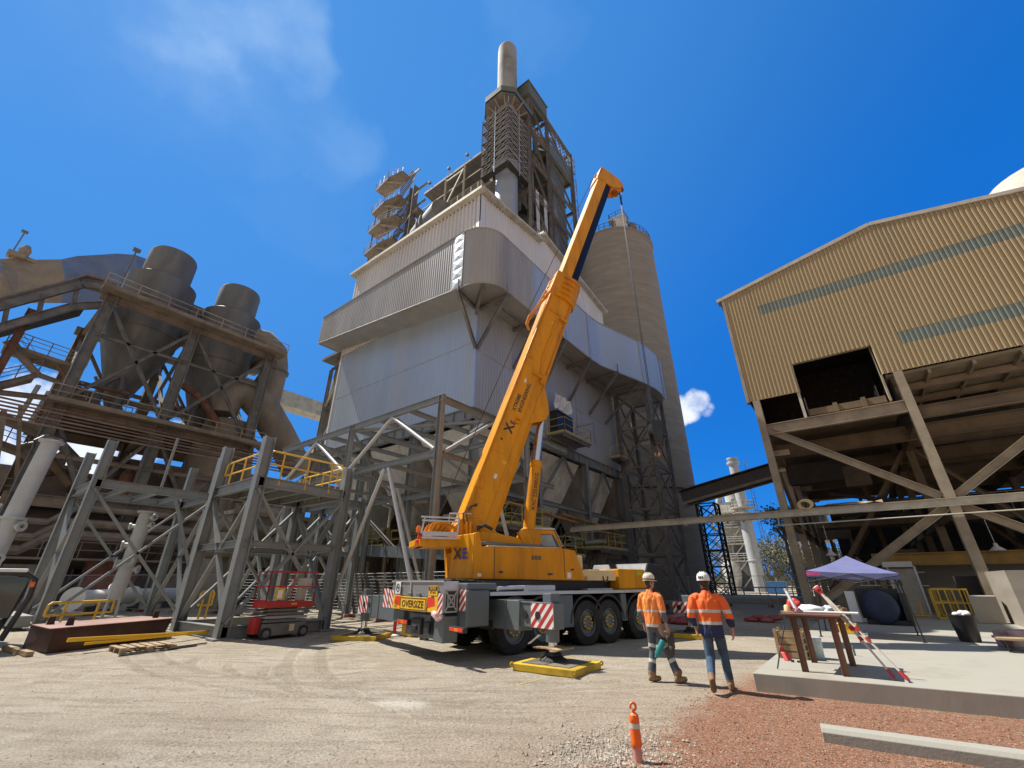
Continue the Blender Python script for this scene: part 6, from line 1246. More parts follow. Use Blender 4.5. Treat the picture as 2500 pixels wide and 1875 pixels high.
# luffing cylinder
cA, cB = S(6.1, BR0+.1, 2.95), BP(4.95, .95, .0); d = (cB-cA).normalized()
m = MB(); m.lathe(cA, [(.12, -.1), (.26, -.05), (.26, .3), (.2, .35), (.2, 2.5), (.225, 2.52), (.225, 2.72), (.16, 2.75)], 24, d); lc = m.obj('luffing_cylinder', m_crane, cr, smooth=True, angle=35)
m = MB(); m.tube(cA+d*2.7, cB, .14, 20); m.obj('rod', m_chrome, lc, smooth=True, angle=40)
m = MB(); m.path([cA+d*2.7+sf_*-.22, cB+sf_*-.1-d*.2], .03, 6); m.obj('hose', m_rust, lc)
m = MB(); fb_ = S(5.85, -13.25, 2.95); m.hull8([S(5.5, -13.25, 3.1), S(5.75, -13.25, 2.6), S(6.05, -13.25, 2.75), S(5.8, -13.25, 3.25)], [q+sr2*.18 for q in (S(5.5, -13.25, 3.1), S(5.75, -13.25, 2.6), S(6.05, -13.25, 2.75), S(5.8, -13.25, 3.25))]); m.lathe(cA, [(.3, -.3), (.3, .5)], 20, sr2); m.obj('cylinder_foot', m_crane, lc, bevel=.02)
cx_ = sf_.cross(Z)*0; n_c = sr2-d*sr2.dot(d); n_c.normalize(); v_c = n_c.cross(d)
text_mesh('MRC 220,000KG', .19, m_blackp, lambda u, v: cA+d*(1.6+u)+v_c*v+n_c*sqrt(max(.0001, .203**2-v*v)), lc, 'lettering', .022)
# ropes
top = BP(20.15, 1.11, 0)
hk = onp(1574, 1035, sr2, BR0); hz = hk.z
m = MB()
for k in range(2): m.tube(top+sr2*(.05*k-.03), V((top.x, top.y, hz+.25))+sr2*(.09*k-.045)+sf_*.03, .018, 6)
m.tube(top+V((0, 0, .1)), top+V((0, 0, -.9))+sf_*.08, .02, 5); m.tube(top+Z*.15+sf_*.18, top-Z*.9, .016, 5)
m.obj('hoist_rope', m_blackp, cr)
m = MB(); m.path([BP(20.3, -.62, 0), BP(9, -1.15, .1), S(3.0, -13.7, 3.4)], .016, 5); m.obj('winch_rope', m_blackp, cr)
hb = thing('hook_block', 'black multi-sheave hook block hanging on the crane rope in front of the lattice tower', 'hook block', (top.x, top.y, hz-1.3))
hx = V((top.x, top.y, hz))
m = MB()
for k in (-1, 1): o = hx+sr2*(.16*k); m.hull8([o+sf_*a+Z*b+sr2*(-.02) for a, b in ((-.28, .2), (.28, .2), (.2, -.75), (-.2, -.75))], [o+sf_*a+Z*b+sr2*.02 for a, b in ((-.28, .2), (.28, .2), (.2, -.75), (-.2, -.75))])
m.hull8([hx+sf_*a+sr2*b+Z*-.75 for a, b in ((-.2, -.16), (.2, -.16), (.2, .16), (-.2, .16))], [hx+sf_*a+sr2*b+Z*-.9 for a, b in ((-.12, -.1), (.12, -.1), (.12, .1), (-.12, .1))]); m.obj('cheek_plates', m_blackp, hb, bevel=.01)
m = MB()
for r in (-.08, .02, .1): m.lathe(hx+sr2*r-Z*.15, [(.05, -.03), (.27, -.03), (.22, 0), (.27, .03), (.05, .03)], 20, sr2)
m.obj('sheave', m_cgrey, hb)
m = MB(); m.path([hx+Z*-.85, hx+Z*-1.0, hx+sf_*.1+Z*-1.12, hx+sf_*.1+Z*-1.28, hx+Z*-1.38, hx+sf_*-.13+Z*-1.32, hx+sf_*-.16+Z*-1.2], [.05, .055, .065, .07, .065, .05, .02], 9); m.obj('hook', m_rust, hb, smooth=True)
# ---- outrigger mats
m_mat_y = mat('mat_yellow', (.62, .40, .015), .55, 0, .12, 3, (.2, .14, .04), .35, 2); m_mat_t = mat('mat_top', (.11, .095, .075), .8, 0, .2, 3, DUST, .3)
def omat(c, rz, L, Wd, label):
    t = thing('outrigger_mat', label, 'outrigger mat', (c[0], c[1], 0), 'yellow outrigger mats'); C_, S_ = cos(rz), sin(rz); P = lambda x, y, z: V((c[0]+x*C_-y*S_, c[1]+x*S_+y*C_, z)); a, b = L/2, Wd/2; k = .12
    m = MB(); m.prism([P(-a+k*.4, -b, 0), P(a-k*.4, -b, 0), P(a, -b+k*.4, 0), P(a, b-k*.4, 0), P(a-k*.4, b, 0), P(-a+k*.4, b, 0), P(-a, b-k*.4, 0), P(-a, -b+k*.4, 0)], (0, 0, .13)); m.obj('frame', m_mat_y, t, bevel=.012)
    m = MB()
    for x0, x1 in ((-a+.18, -.02), (.02, a-.18)): m.hull8([P(x0, -b+.12, .131), P(x1, -b+.12, .131), P(x1, b-.12, .131), P(x0, b-.12, .131)], [P(x0, -b+.12, .142), P(x1, -b+.12, .142), P(x1, b-.12, .142), P(x0, b-.12, .142)])
    m.obj('top_plate', m_mat_t, t)
    for sx_2, sy_2 in ((-1, -1), (1, -1), (1, 1), (-1, 1)): m = MB(); m.lathe(P(sx_2*(a-.01), sy_2*(b-.01), .1), [(.02, -.02), (.05, -.02), (.05, .02), (.02, .02), (.02, -.02)], 12, (-sy_2*1, sx_2*1, 0), cap=False); m.obj('lifting_eye', m_mat_y, t)
    return t
pj = T(7.5, -7.93, 0); omat((pj.x+.12, pj.y-.05), .04, 1.5, 1.25, 'nearest yellow outrigger mat under the striped right rear jack')
pj = T(6.25, -15.6, 0); omat((pj.x, pj.y), .5, 1.45, 1.25, 'yellow outrigger mat under the left rear jack beside the scissor lift')
pj = T(15.1, -9.1, 0); omat((pj.x, pj.y), .1, 1.5, 1.25, 'far yellow outrigger mat in shade behind the two workers')
# ================================================================== people
m_skin = mat('skin', (.44, .25, .17), .55, 0, .08, 8, None, bump=.03)
m_hiv = mat('hi_vis_orange', (.85, .14, .02), .75, 0, .06, 6, (.6, .1, .02), .15, 3, .15, 25); m_hivo = mat('hi_vis_faded', (.78, .23, .05), .8, 0, .06, 6, (.6, .18, .05), .15, 3, .15, 25)
m_nvy = mat('navy_cloth', (.022, .03, .085), .85, 0, .12, 6, None, bump=.15); m_ref = mat('reflective_tape', (.56, .55, .50), .4, .1, .06, 8, None)
m_jean = mat('blue_denim', (.045, .085, .14), .9, 0, .22, 5, (.13, .19, .25), .3, 2.5, .2, 60); m_work = mat('grey_work_trousers', (.075, .085, .10), .9, 0, .2, 5, (.17, .17, .17), .3, 2.5, .2, 60)
m_boot = mat('tan_boot', (.27, .165, .085), .8, 0, .2, 8, (.14, .09, .05), .35, 6); m_hair = mat('dark_brown_hair', (.05, .022, .012), .6, 0, .3, 20, None, bump=.5, bscale=60); m_hat = mat('hard_hat', (.78, .77, .73), .4, 0, .04, 6, (.42, .4, .36), .25, 8)
m_hatc = mat('cream_hard_hat', (.70, .64, .50), .45, 0, .05, 6, (.35, .3, .22), .3, 8); m_sole = mat('boot_sole', (.20, .12, .06), .9, 0, .25, 14, (.1, .06, .03), .4)
def cap(m, a, b, r0, r1=None, n=12, k=4):
    a, b = vv(a), vv(b); r1 = r0 if r1 is None else r1; d = b-a; L = d.length
    pr = [(max(.001, r0*sin(pi/2*i/k)), -r0*cos(pi/2*i/k)) for i in range(k+1)]+[(max(.001, r1*cos(pi/2*i/k)), L+r1*sin(pi/2*i/k)) for i in range(k+1)]
    return m.lathe(a, pr, n, d, cap=False)
def ell(m, c, rx, ry, rz, R=None, n=16, k=10):
    vs = []; c = vv(c)
    for i in range(k+1):
        t = pi*i/k
        for j in range(n): p = V((rx*sin(t)*cos(2*pi*j/n), ry*sin(t)*sin(2*pi*j/n), -rz*cos(t))); vs.append(c+(R @ p if R else p))
    return m.add(vs, [(i*n+j, i*n+(j+1) % n, (i+1)*n+(j+1) % n, (i+1)*n+j) for i in range(k) for j in range(n)])
def loft(m, rings, n=22):
    """rings: (cx,cy,z,rx,ry)"""
    vs = []
    for cx, cy2, z, rx, ry in rings: vs += [(cx+rx*cos(2*pi*j/n), cy2+ry*sin(2*pi*j/n), z) for j in range(n)]
    L = len(rings); return m.add(vs, [(i*n+j, i*n+(j+1) % n, (i+1)*n+(j+1) % n, (i+1)*n+j) for i in range(L-1) for j in range(n)]+[tuple(range(n))[::-1], tuple(range((L-1)*n, L*n))])
def fuse(m, voxel, name, mats, fn, parent, frame, wr=0., smooth=3):
    """merge overlapping lumps into one continuous skin, then colour faces by fn(local point, normal)"""
    me = bpy.data.meshes.new('f'); me.from_pydata([tuple(v) for v in m.v], [], m.f); o = bpy.data.objects.new('f', me); COL.objects.link(o)
    r = o.modifiers.new('r', 'REMESH'); r.mode = 'VOXEL'; r.voxel_size = voxel
    s = o.modifiers.new('s', 'SMOOTH'); s.iterations = smooth; s.factor = .5
    bpy.context.view_layer.update(); e = bpy.data.meshes.new_from_object(o.evaluated_get(bpy.context.evaluated_depsgraph_get())); bpy.data.objects.remove(o)
    b = MB(); vs = [v.co.copy() for v in e.vertices]
    if wr: vs = [v+e.vertices[i].normal*(wr*(mnoise.noise(V((v.x*13, v.y*13, v.z*4.2)))+.6*mnoise.noise(V((v.x*26, v.y*26, v.z*11))))) for i, v in enumerate(vs)]
    base, ax, ay = frame
    b.v = [base+ax*v.x+ay*v.y+Z*v.z for v in vs]; b.f = [list(p.vertices) for p in e.polygons]; b.mi = [fn(p.center, p.normal) for p in e.polygons]
    o = b.obj(name, mats, parent, smooth=True, angle=80); bpy.data.meshes.remove(e); return o
def hand(m, w, d, side, palm_n, curl=.5):
    """palm at wrist w pointing along d with five curled fingers"""
    w, d = vv(w), vv(d).normalized(); n_ = vv(palm_n).normalized(); s = d.cross(n_).normalized()*side
    for q in (-.026, -.008, .01, .026): cap(m, w+s*q*.7, w+d*.085+s*q, .019, .015, 8, 3)
    for i, (q, L) in enumerate(((.03, .068), (.011, .078), (-.009, .072), (-.028, .056))):
        p = w+d*.088+s*q; r = .0095-.0006*i; dd = d.copy()
        for k in range(3):
            a = curl*(.45+.25*k+.06*i); dd = (dd*cos(a)+n_*sin(a)).normalized(); p2 = p+dd*L*(.45, .32, .26)[k]; cap(m, p, p2, r, r*.93, 8, 3); p = p2
    p = w+d*.03+s*.034; t1 = p+(d*.6+s*.55+n_*.4).normalized()*.045; cap(m, p, t1, .013, .011, 8, 3); cap(m, t1, t1+(d*.85+n_*.4).normalized()*.034, .0105, .009, 8, 3)
def foot(m, ankle, heel, toe, up=Z):
    ankle, heel, toe = vv(ankle), vv(heel), vv(toe); cap(m, ankle+(ankle-heel)*.6, heel+(ankle-heel)*.35, .062, .056); d = (toe-heel); cap(m, heel, heel+d*.55, .045, .05); cap(m, heel+d*.5, heel+d*.88, .052, .043); cap(m, ankle, heel+d*.45, .055, .05)
def person(base, yaw, sc, J, label, hat, shirt_fn, shirt_mats, trouser, shirt_z, head_turn, bands, hairlen, waist=.19, hatmat=m_hat):
    base = vv(base); ax = V((cos(yaw), sin(yaw), 0))*sc; ay = V((-sin(yaw), cos(yaw), 0))*sc
    fr = (base, ax, ay); t = thing('person', label, 'person', base)
    B_ = MB()
    loft(B_, [(0, 0, .80, .09, .09), (0, 0, .86, .165, .12), (0, -.01, .95, .175, .125), (0, 0, 1.08, .15, .105), (0, 0, 1.25, .165, .11), (0, -.005, 1.38, .175, .11), (0, -.01, 1.46, .14, .085), (0, -.01, 1.5, .07, .06)])
    cap(B_, (0, -.005, 1.46), (0, .015, 1.60), .058, .052)
    hc = V((0, .03, 1.68)); ht = head_turn; hx_, hy_ = V((cos(ht), sin(ht), 0)), V((-sin(ht), cos(ht), 0)); H = lambda a, b, c: hc+hx_*a+hy_*b+Z*c
    ell(B_, H(0, 0, .01), .076, .094, .112); ell(B_, H(0, .035, -.06), .055, .06, .06); cap(B_, H(0, .09, .01), H(0, .108, -.025), .010, .014); ell(B_, H(0, .085, -.062), .028, .018, .012)
    for s in (-1, 1): ell(B_, H(.078*s, -.01, -.005), .012, .022, .034); ell(B_, H(.03*s, .083, .012), .016, .012, .01)
    for s, k in ((-1, 'L'), (1, 'R')):
        sh_, el, wr, hd_, pn = J['arm'+k]; cap(B_, (s*.17, -.005, 1.43), sh_, .06, .055); cap(B_, sh_, el, .05, .042); cap(B_, el, wr, .042, .028); hand(B_, wr, hd_, s, pn, J.get('curl', .5))
        hp, kn, an, he, to = J['leg'+k]; cap(B_, hp, kn, .088, .062); cap(B_, kn, an, .06, .045); foot(B_, an, he, to)
        tw = vv(kn)+(vv(an)-vv(kn))*.93; cap(B_, hp, kn, .098, .076); cap(B_, kn, tw, .075, J.get('cuff', .062))
    ank = [vv(J['legL'][2]), vv(J['legR'][2])]; toes = [vv(J['legL'][4]), vv(J['legR'][4])]; heels = [vv(J['legL'][3]), vv(J['legR'][3])]; ups = [(vv(J['leg'+k][1])-vv(J['leg'+k][2])).normalized() for k in 'LR']; kn_ = [vv(J['legL'][1]), vv(J['legR'][1])]
    def fn(p, n):
        if p.z > 1.40: return 0
        for k in 'LR':
            wr = vv(J['arm'+k][2]); el = vv(J['arm'+k][1])
            if (p-wr).length < .19 and (p-wr).dot((wr-el).normalized()) > -.14 and p.z > .6 and abs(p.x) > .13: return 0
        i = 0 if (p-ank[0]).length < (p-ank[1]).length else 1; q = (p-ank[i]).dot(ups[i])
        if q < .05 and p.z < .6:
            dn = (toes[i]-heels[i]).normalized(); nn = dn.cross(V((1, 0, 0))).normalized(); nn = nn if nn.dot(ups[i]) > 0 else -nn
            return 3 if (p-heels[i]).dot(nn) < -.022 else 2
        if bands and q > .05:
            q2 = (p-kn_[i]).dot(ups[i])
            if -.20 < q2 < -.14 or .05 < q2 < .11: return 4
        return 1
    fuse(B_, .0085, 'body', [m_skin, trouser, m_boot, m_sole, m_ref], fn, t, fr, .0035, 4)
    S_ = MB(); w0 = waist
    loft(S_, [(0, -.005, shirt_z, w0, .15), (0, -.005, shirt_z+.05, w0+.01, .155), (0, -.01, 1.08, .19, .14), (0, -.01, 1.25, .205, .142), (0, -.012, 1.38, .205, .135), (0, -.015, 1.46, .15, .1), (0, -.012, 1.52, .082, .075), (0, -.005, 1.545, .076, .07)])
    for s, k in ((-1, 'L'), (1, 'R')):
        sh_, el, wr = [vv(q) for q in J['arm'+k][:3]]; cap(S_, (s*.15, -.01, 1.43), sh_, .078, .078); cap(S_, sh_, el, .077, .068); cuff = el+(wr-el)*J['sleeve'+k]; cap(S_, el, cuff, .068, .06)
    fuse(S_, .0095, 'shirt', shirt_mats, shirt_fn, t, fr, .016, 3)
    W_ = lambda p: base+ax*p.x+ay*p.y+Z*p.z
    # hard hat and hair
    m = MB(); prf = [(.118, .035), (.12, .06), (.117, .10), (.104, .135), (.08, .16), (.045, .176), (.003, .182)]; n = 28; vs = []
    for r, z in [(.100, .03)]+prf:
        for j in range(n): a = 2*pi*j/n; vs.append(W_(H(r*cos(a)*.93, r*sin(a)*1.13-.005, z+.0)))
    m.add(vs, [(i*n+j, i*n+(j+1) % n, (i+1)*n+(j+1) % n, (i+1)*n+j) for i in range(len(prf)) for j in range(n)])
    br = []
    for dz in (0, .006):
        for f in (1, 1.0):
            pass
    for z in (.034, .042):
        for j in range(n):
            a = 2*pi*j/n; ext = 1.1+.32*max(0, sin(a))**2; br.append(W_(H(.118*cos(a)*.93*(1.07), (.118*sin(a)*1.13*ext)-.005, z-.012*max(0, sin(a)))))
    m.add(br, [(j, (j+1) % n, n+(j+1) % n, n+j) for j in range(n)]+[tuple(range(n, 2*n)), tuple(range(n))[::-1]])
    for q in (-.035, 0, .035): m.path([W_(H(q, .118*cos(a)*1.1-.005, .045+.138*sin(a))) for a in [pi*i/10 for i in range(1, 10)]], .009, 6)
    h = m.obj('hard_hat', hatmat, t, smooth=True, angle=40)
    m = MB(); ell(m, H(0, -.018, .0), .088, .09, .075); ell(m, H(0, -.035, -.07), .075, .06, hairlen); ell(m, H(.0, -.06, -.09), .06, .045, hairlen*.9)
    fuse(m, .008, 'hair', [m_hair], lambda p, n: 0, t, fr, .008, 2)
    return t, W_, H, h
# right-hand worker: back view, mid stride, left heel lifted
fR = V((-.24, .97, 0)); yR = atan2(.24, .97)
JR = dict(armL=((-.235, -.01, 1.40), (-.305, -.05, 1.13), (-.255, .05, .91), (.05, .25, -1), (.75, .35, 0)), armR=((.235, -.01, 1.40), (.315, -.04, 1.13), (.325, .07, .90), (0, .22, -1), (-.75, .35, 0)), sleeveL=.55, sleeveR=.5,
          legL=((-.095, 0, .90), (-.10, .0, .49), (-.125, -.27, .235), (-.12, -.345, .215), (-.125, -.20, .03)), legR=((.095, 0, .90), (.12, .13, .50), (.145, .14, .115), (.145, .09, .045), (.165, .33, .045)), curl=.55, cuff=.062)
def shR(p, n):
    z = p.z+.04*abs(p.x)
    if abs(p.x) > .235:
        q = p.z
        return 2 if 1.185 < q < 1.235 else (0 if q > 1.1 else 1)
    return 2 if 1.195 < z < 1.245 or 1.005 < z < 1.055 else (0 if z > 1.03 else 1)
pR = person((-2.44, 9.12, 0), yR, 1.02, JR, 'taller worker in bright orange and navy shirt, jeans and white hard hat walking away', 'white', shR, [m_hiv, m_nvy, m_ref], m_jean, .80, -.15, False, .085, .185)
m = MB()
for k in (-.05, -.02, .012): a = pR[2](k, -.135, .085); m.box(pR[1](a), (.018, .012, .045))
m.obj('hat_mark', m_blackp, pR[3])
# left worker: stepping to the right, bottle and jacket in the right hand
yL = radians(-12)
JL = dict(armL=((-.235, -.01, 1.40), (-.29, -.03, 1.13), (-.29, .05, .90), (.0, .2, -1), (.75, .35, 0)), armR=((.235, -.01, 1.40), (.285, -.03, 1.13), (.30, .03, .89), (0, .15, -1), (-.75, .35, 0)), sleeveL=.6, sleeveR=.45,
          legL=((-.09, 0, .90), (-.115, .02, .48), (-.135, -.09, .10), (-.135, -.15, .045), (-.03, .06, .045)), legR=((.09, 0, .90), (.17, .14, .50), (.33, .17, .125), (.31, .11, .045), (.43, .31, .06)), curl=1.0, cuff=.085)
def shL(p, n):
    z = p.z
    if abs(p.x) > .235: return 2 if 1.15 < z < 1.185 else (0 if z > 1.15 else 1)
    if -.1 < p.x < -.072 and z > 1.17 and n.y < 0: return 3
    return 2 if 1.155 < z < 1.195 else (2 if .90 < z < .945 else (0 if z > .9 else 1))
pL = person((-3.56, 9.28, 0), yL, .885, JL, 'shorter worker in faded orange shirt and grey trousers holding a teal bottle', 'cream', shL, [m_hivo, mat('grey_sleeve', (.10, .115, .14), .85, 0, .12, 6), m_ref, m_signy], m_work, .885, -.55, True, .06, .165, m_hatc)
W_, H_ = pL[1], pL[2]
m = MB(); n = 26; vs = []
for z in (.045, .068):
    for j in range(n): a = 2*pi*j/n; vs.append(W_(H_(.1205*cos(a)*.95, .1205*sin(a)*1.15-.005, z+.014*(1-sin(a))*.5-.006)))
m.add(vs, [(j, (j+1) % n, n+(j+1) % n, n+j) for j in range(n)]); m.obj('hat_strap', m_tand, pL[3])
hp = W_(V((.30, .02, .80)))
m = MB(); d = V((-.55, -.25, -1)).normalized(); m.lathe(hp+d*.02+V((-.07, -.05, -.1)), [(.001, 0), (.05, .005), (.055, .03), (.055, .25), (.045, .28), (.03, .30), (.03, .33), (.001, .335)], 20, d); bt = V(hp)
tag(m.obj('bottle', mat('teal_bottle', (.02, .22, .22), .4, 0, .06, 6, None), origin=hp, smooth=True, angle=40), 'teal drink bottle hanging from the hand of the shorter worker', 'bottle')
m = MB(); q = random.Random(2)
for i in range(7): ell(m, hp+V((.03+q.uniform(-.03, .05), q.uniform(-.04, .04), -.03-.045*i)), .04+.008*min(i, 4), .035, .06)
jm = MB(); jm.v = [v-hp for v in m.v]; jm.f = m.f; jm.mi = m.mi
jt = thing('jacket', 'dark crumpled jacket held in the hand of the shorter worker', 'jacket', hp); fuse(jm, .01, 'cloth', [mat('dark_jacket', (.07, .06, .055), .9, 0, .3, 6)], lambda p, n: 0, jt, (hp, V((1, 0, 0)), V((0, 1, 0))), .016, 2)

# ================================================================== foreground and yard items
bx, by = -2.39, 5.33
by0 = 0
bo = thing('bollard', 'orange flexible bollard with a looped top standing in pale gravel in the foreground', 'bollard', (bx, by, 0))
L_ = V((.0, 0, 0)); up = V((.0, .0, 1))
m = MB(); m.lathe((bx, by, -.14), [(.05, -.05), (.05, .02), (.046, .28)], 24); m.obj('stem', mat('faded_pink_plastic', (.62, .24, .20), .5, 0, .08, 5, (.7, .42, .36), .3), bo, smooth=True)
m_or = mat('orange_plastic', (.92, .14, .01), .4, 0, .05, 5, None)
m = MB(); m.lathe((bx, by, -.14), [(.056, .26), (.06, .27), (.056, .3), (.05, .40), (.05, .47), (.052, .475), (.052, .5), (.046, .53), (.02, .55)], 28); u = V((cy, sy, 0))
m.path([V((bx, by, .39))+u*.0, V((bx, by, .43))+u*-.004]+[V((bx, by, .46))+u*(.03*sin(a))+Z*(.035*-cos(a)) for a in [pi*2*i/12-.6 for i in range(1, 12)]], .013, 8); m.obj('sleeve', m_or, bo, smooth=True, angle=35)
m = MB(); m.lathe((bx, by, -.14), [(.0515, .415), (.0517, .46)], 28, cap=False); m.obj('reflective_band', m_ref, bo, smooth=True)
# work table
tb = thing('work_table', 'rusty steel work table on four plate legs standing on the concrete slab', 'table', (-1.0, 10.8, .26))
m = MB(); m.prism([(-1.45, 10.06, 1.14), (-.54, 10.02, 1.14), (-.49, 11.5, 1.14), (-1.38, 11.55, 1.14)], (0, 0, .025)); m.prism([(-1.38, 10.12, 1.1), (-.6, 10.08, 1.1), (-.55, 11.42, 1.1), (-1.32, 11.47, 1.1)], (0, 0, .04)); m.obj('top', m_rust, tb)
for x, y in ((-1.27, 10.2), (-1.23, 11.4), (-.68, 10.14), (-.62, 11.38)): m = MB(); m.bb((x-.05, y-.015, .26), (x+.05, y+.015, 1.1)); m.bb((x-.05, y-.05, .26), (x-.04, y+.05, 1.1)); m.obj('leg', m_rust, tb, bevel=.004)
tz = 1.167
def soft(name, label, cat, c, rx, ry, rz, mt, seed, wr=.03):
    q = random.Random(seed); m = MB(); ell(m, c, rx, ry, rz, None, 22, 14)
    m.v = [V(c)+(v-V(c))*(1+wr/rx*mnoise.noise((v-V(c))*(2.2/rx)+V((seed, 0, 0)))*1.6) for v in m.v]; b0 = c[2]-rz*.7; m.v = [V((v.x, v.y, max(v.z, b0))) for v in m.v]
    return tag(m.obj(name, mt, origin=(c[0], c[1], b0), smooth=True), label, cat)
soft('plastic_bag', 'crumpled white plastic bag lying on the rusty table', 'bag', (-1.02, 10.65, tz+.055), .22, .17, .08, mat('white_plastic', (.78, .80, .82), .3, 0, .04, 6, None), 3)
soft('clear_bag', 'smaller glossy pale bag at the right end of the table', 'bag', (-.72, 10.7, tz+.05), .13, .13, .07, mat('clear_plastic', (.55, .60, .64), .15, 0, .2, 9, None), 8, .04)
soft('red_bag', 'red cloth bag on the far left of the rusty table', 'bag', (-1.3, 11.1, tz+.09), .14, .11, .13, m_red, 5)
soft('maroon_glove', 'dark red glove with white patches in front of the white bag on the table', 'glove', (-1.2, 10.55, tz+.035), .09, .06, .045, mat('maroon_cloth', (.22, .02, .06), .8, 0, .4, 9, (.7, .68, .68), .4, 6), 6)
m = MB(); m.lathe((-1.38, 10.62, tz), [(.06, 0), (.06, .02), (.05, .1), (.03, .12)], 14); tag(m.obj('tan_cup', m_cream, origin=(-1.38, 10.62, tz), smooth=True), 'small tan cup near the left edge of the table', 'cup')
m = MB(); m.hull8([(-1.5, 10.5, tz), (-1.25, 10.46, tz), (-1.22, 10.65, tz), (-1.47, 10.69, tz)], [(-1.5, 10.5, tz+.012), (-1.25, 10.46, tz+.012), (-1.22, 10.65, tz+.012), (-1.47, 10.69, tz+.012)]); tag(m.obj('board', m_wood, origin=(-1.36, 10.58, tz)), 'thin tan board under the cup on the table', 'board')
m = MB(); m.tube((-1.22, 10.52, tz+.02), (-1.34, 10.72, tz+.36), .03, 12); m.tube((-1.34, 10.72, tz+.36), (-1.345, 10.73, tz+.4), .034, 12); tag(m.obj('tube', m_pipe, origin=(-1.22, 10.52, tz), smooth=True, angle=40), 'pale tube leaning up from the left end of the table', 'tube')
m = MB(); m.tube((-1.1, 10.36, tz+.022), (-.28, 10.42, tz+.022), .02, 10); tag(m.obj('pvc_rod', m_cwhite, origin=(-.7, 10.4, tz), smooth=True, angle=40), 'thin white rod lying across the front edge of the table', 'rod')
soft('brown_gloves', 'pair of brown leather gloves on the back right of the table', 'gloves', (-.62, 11.1, tz+.05), .14, .1, .07, m_boot, 9, .05)
# folded survey tripod leaning on the table
tp = thing('tripod', 'folded white and red survey tripod leaning against the rusty table', 'tripod', (.05, 10.15, .26))
hd0 = V((-.80, 10.62, 1.57)); m_trp = mat('tripod_wood', (.62, .56, .46), .5, 0, .1, 5, (.45, .42, .38), .3)
for k, ft_ in enumerate((V((-.04, 10.2, .27)), V((.13, 10.12, .27)), V((.06, 10.3, .27)))):
    d = (ft_-hd0); s = d.cross(Z).normalized()*(.018); m = MB()
    if k < 2:
        m.tube(hd0+d*.04+s, hd0+d*.6+s*.9, .014, 8); m.tube(hd0+d*.04-s, hd0+d*.6-s*.9, .014, 8); m.bar(hd0+d*.48, hd0+d*.93, .032, .022); l = m.obj('leg', m_trp, tp)
        m = MB(); m.bar(hd0+d*.455, hd0+d*.50, .065, .045); m.bar(hd0+d*.57, hd0+d*.61, .06, .04); m.bar(hd0+d*.9, hd0+d*.975, .05, .035); m.tube(hd0+d*.97, ft_, .012, 8, .003); m.obj('clamp', m_red, l)
    else: m.bar(hd0+d*.04, hd0+d*.55, .03, .02); m.obj('leg', m_blackp, tp)
m = MB(); d = (V((.05, 10.2, .27))-hd0).normalized(); m.lathe(hd0-d*.03, [(.01, 0), (.055, .005), (.06, .03), (.06, .055), (.045, .07), (.04, .13)], 18, d); th_ = m.obj('head', m_red, tp, smooth=True, angle=40); m = MB(); m.lathe(hd0-d*.04, [(.005, 0), (.05, .0), (.055, .012)], 18, d); m.obj('cap', m_cwhite, th_)
m = MB(); m.path([(-1.45, 10.3, .95), (-1.62, 10.2, .5), (-1.7, 10.15, .27)], .012, 6); tag(m.obj('leaning_rod', m_blackp, origin=(-1.7, 10.15, .26)), 'thin dark rod leaning on the left side of the table', 'rod')
# crate, bucket and small things on the slab
cx0 = thing('timber_crate', 'open weathered timber crate standing behind the table legs on the slab corner', 'crate', (-1.62, 11.9, .26))
for i in range(4): m = MB(); z = .28+.12*i; m.bb((-1.84, 11.66, z), (-1.40, 11.69, z+.09)); m.bb((-1.84, 12.1, z), (-1.40, 12.13, z+.09)); m.bb((-1.87, 11.66, z), (-1.84, 12.13, z+.09)); m.bb((-1.40, 11.66, z), (-1.37, 12.13, z+.09)); m.obj('slat', m_wood, cx0)
for x, y in ((-1.85, 11.65), (-1.39, 11.65), (-1.85, 12.14), (-1.39, 12.14)): m = MB(); m.bb((x-.03, y-.03, .26), (x+.03, y+.03, .78)); m.obj('post', m_wood, cx0)
m = MB(); m.lathe((-1.24, 12.0, .26), [(.13, 0), (.145, .02), (.16, .36), (.168, .365), (.168, .385), (.15, .385)], 26); m.path([(-1.24+.165*cos(a), 12-.05*sin(a), .62+.03*sin(a)) for a in [pi*i/8 for i in range(9)]], .006, 5); tag(m.obj('bucket', mat('clear_bucket', (.62, .68, .68), .25, 0, .25, 5, (.1, .35, .38), .35, 3), origin=(-1.24, 12, .26), smooth=True, angle=40), 'translucent white bucket beside the timber crate', 'bucket')
m = MB(); m.hull8([(-1.74, 11.3, .26), (-1.66, 11.26, .26), (-1.6, 11.4, .26), (-1.68, 11.44, .26)], [(-1.80, 11.4, .40), (-1.72, 11.36, .40), (-1.66, 11.5, .40), (-1.74, 11.54, .40)]); m.lathe((-1.76, 11.46, .42), [(.04, 0), (.05, .05), (.02, .09)], 12); tag(m.obj('red_grinder', m_red, origin=(-1.7, 11.35, .26), bevel=.012), 'red hand tool standing on the slab by the crate', 'power tool')
m = MB(); m.bb((-1.08, 17.9, .262), (-.62, 18.2, .5)); m.bb((-1.1, 17.88, .5), (-.6, 18.22, .54)); tag(m.obj('yellow_case', m_signy, origin=(-.85, 18, .26), bevel=.02), 'small yellow case on the ground seen between the table legs', 'case')
m = MB(); m.bb((-.55, 15.2, .262), (.0, 15.35, .3)); m.bb((-.55, 15.2, .3), (-.52, 15.35, .5)); tag(m.obj('angle_bracket', m_trim, origin=(-.3, 15.3, .26)), 'small pale steel bracket lying on the slab behind the tripod', 'bracket')
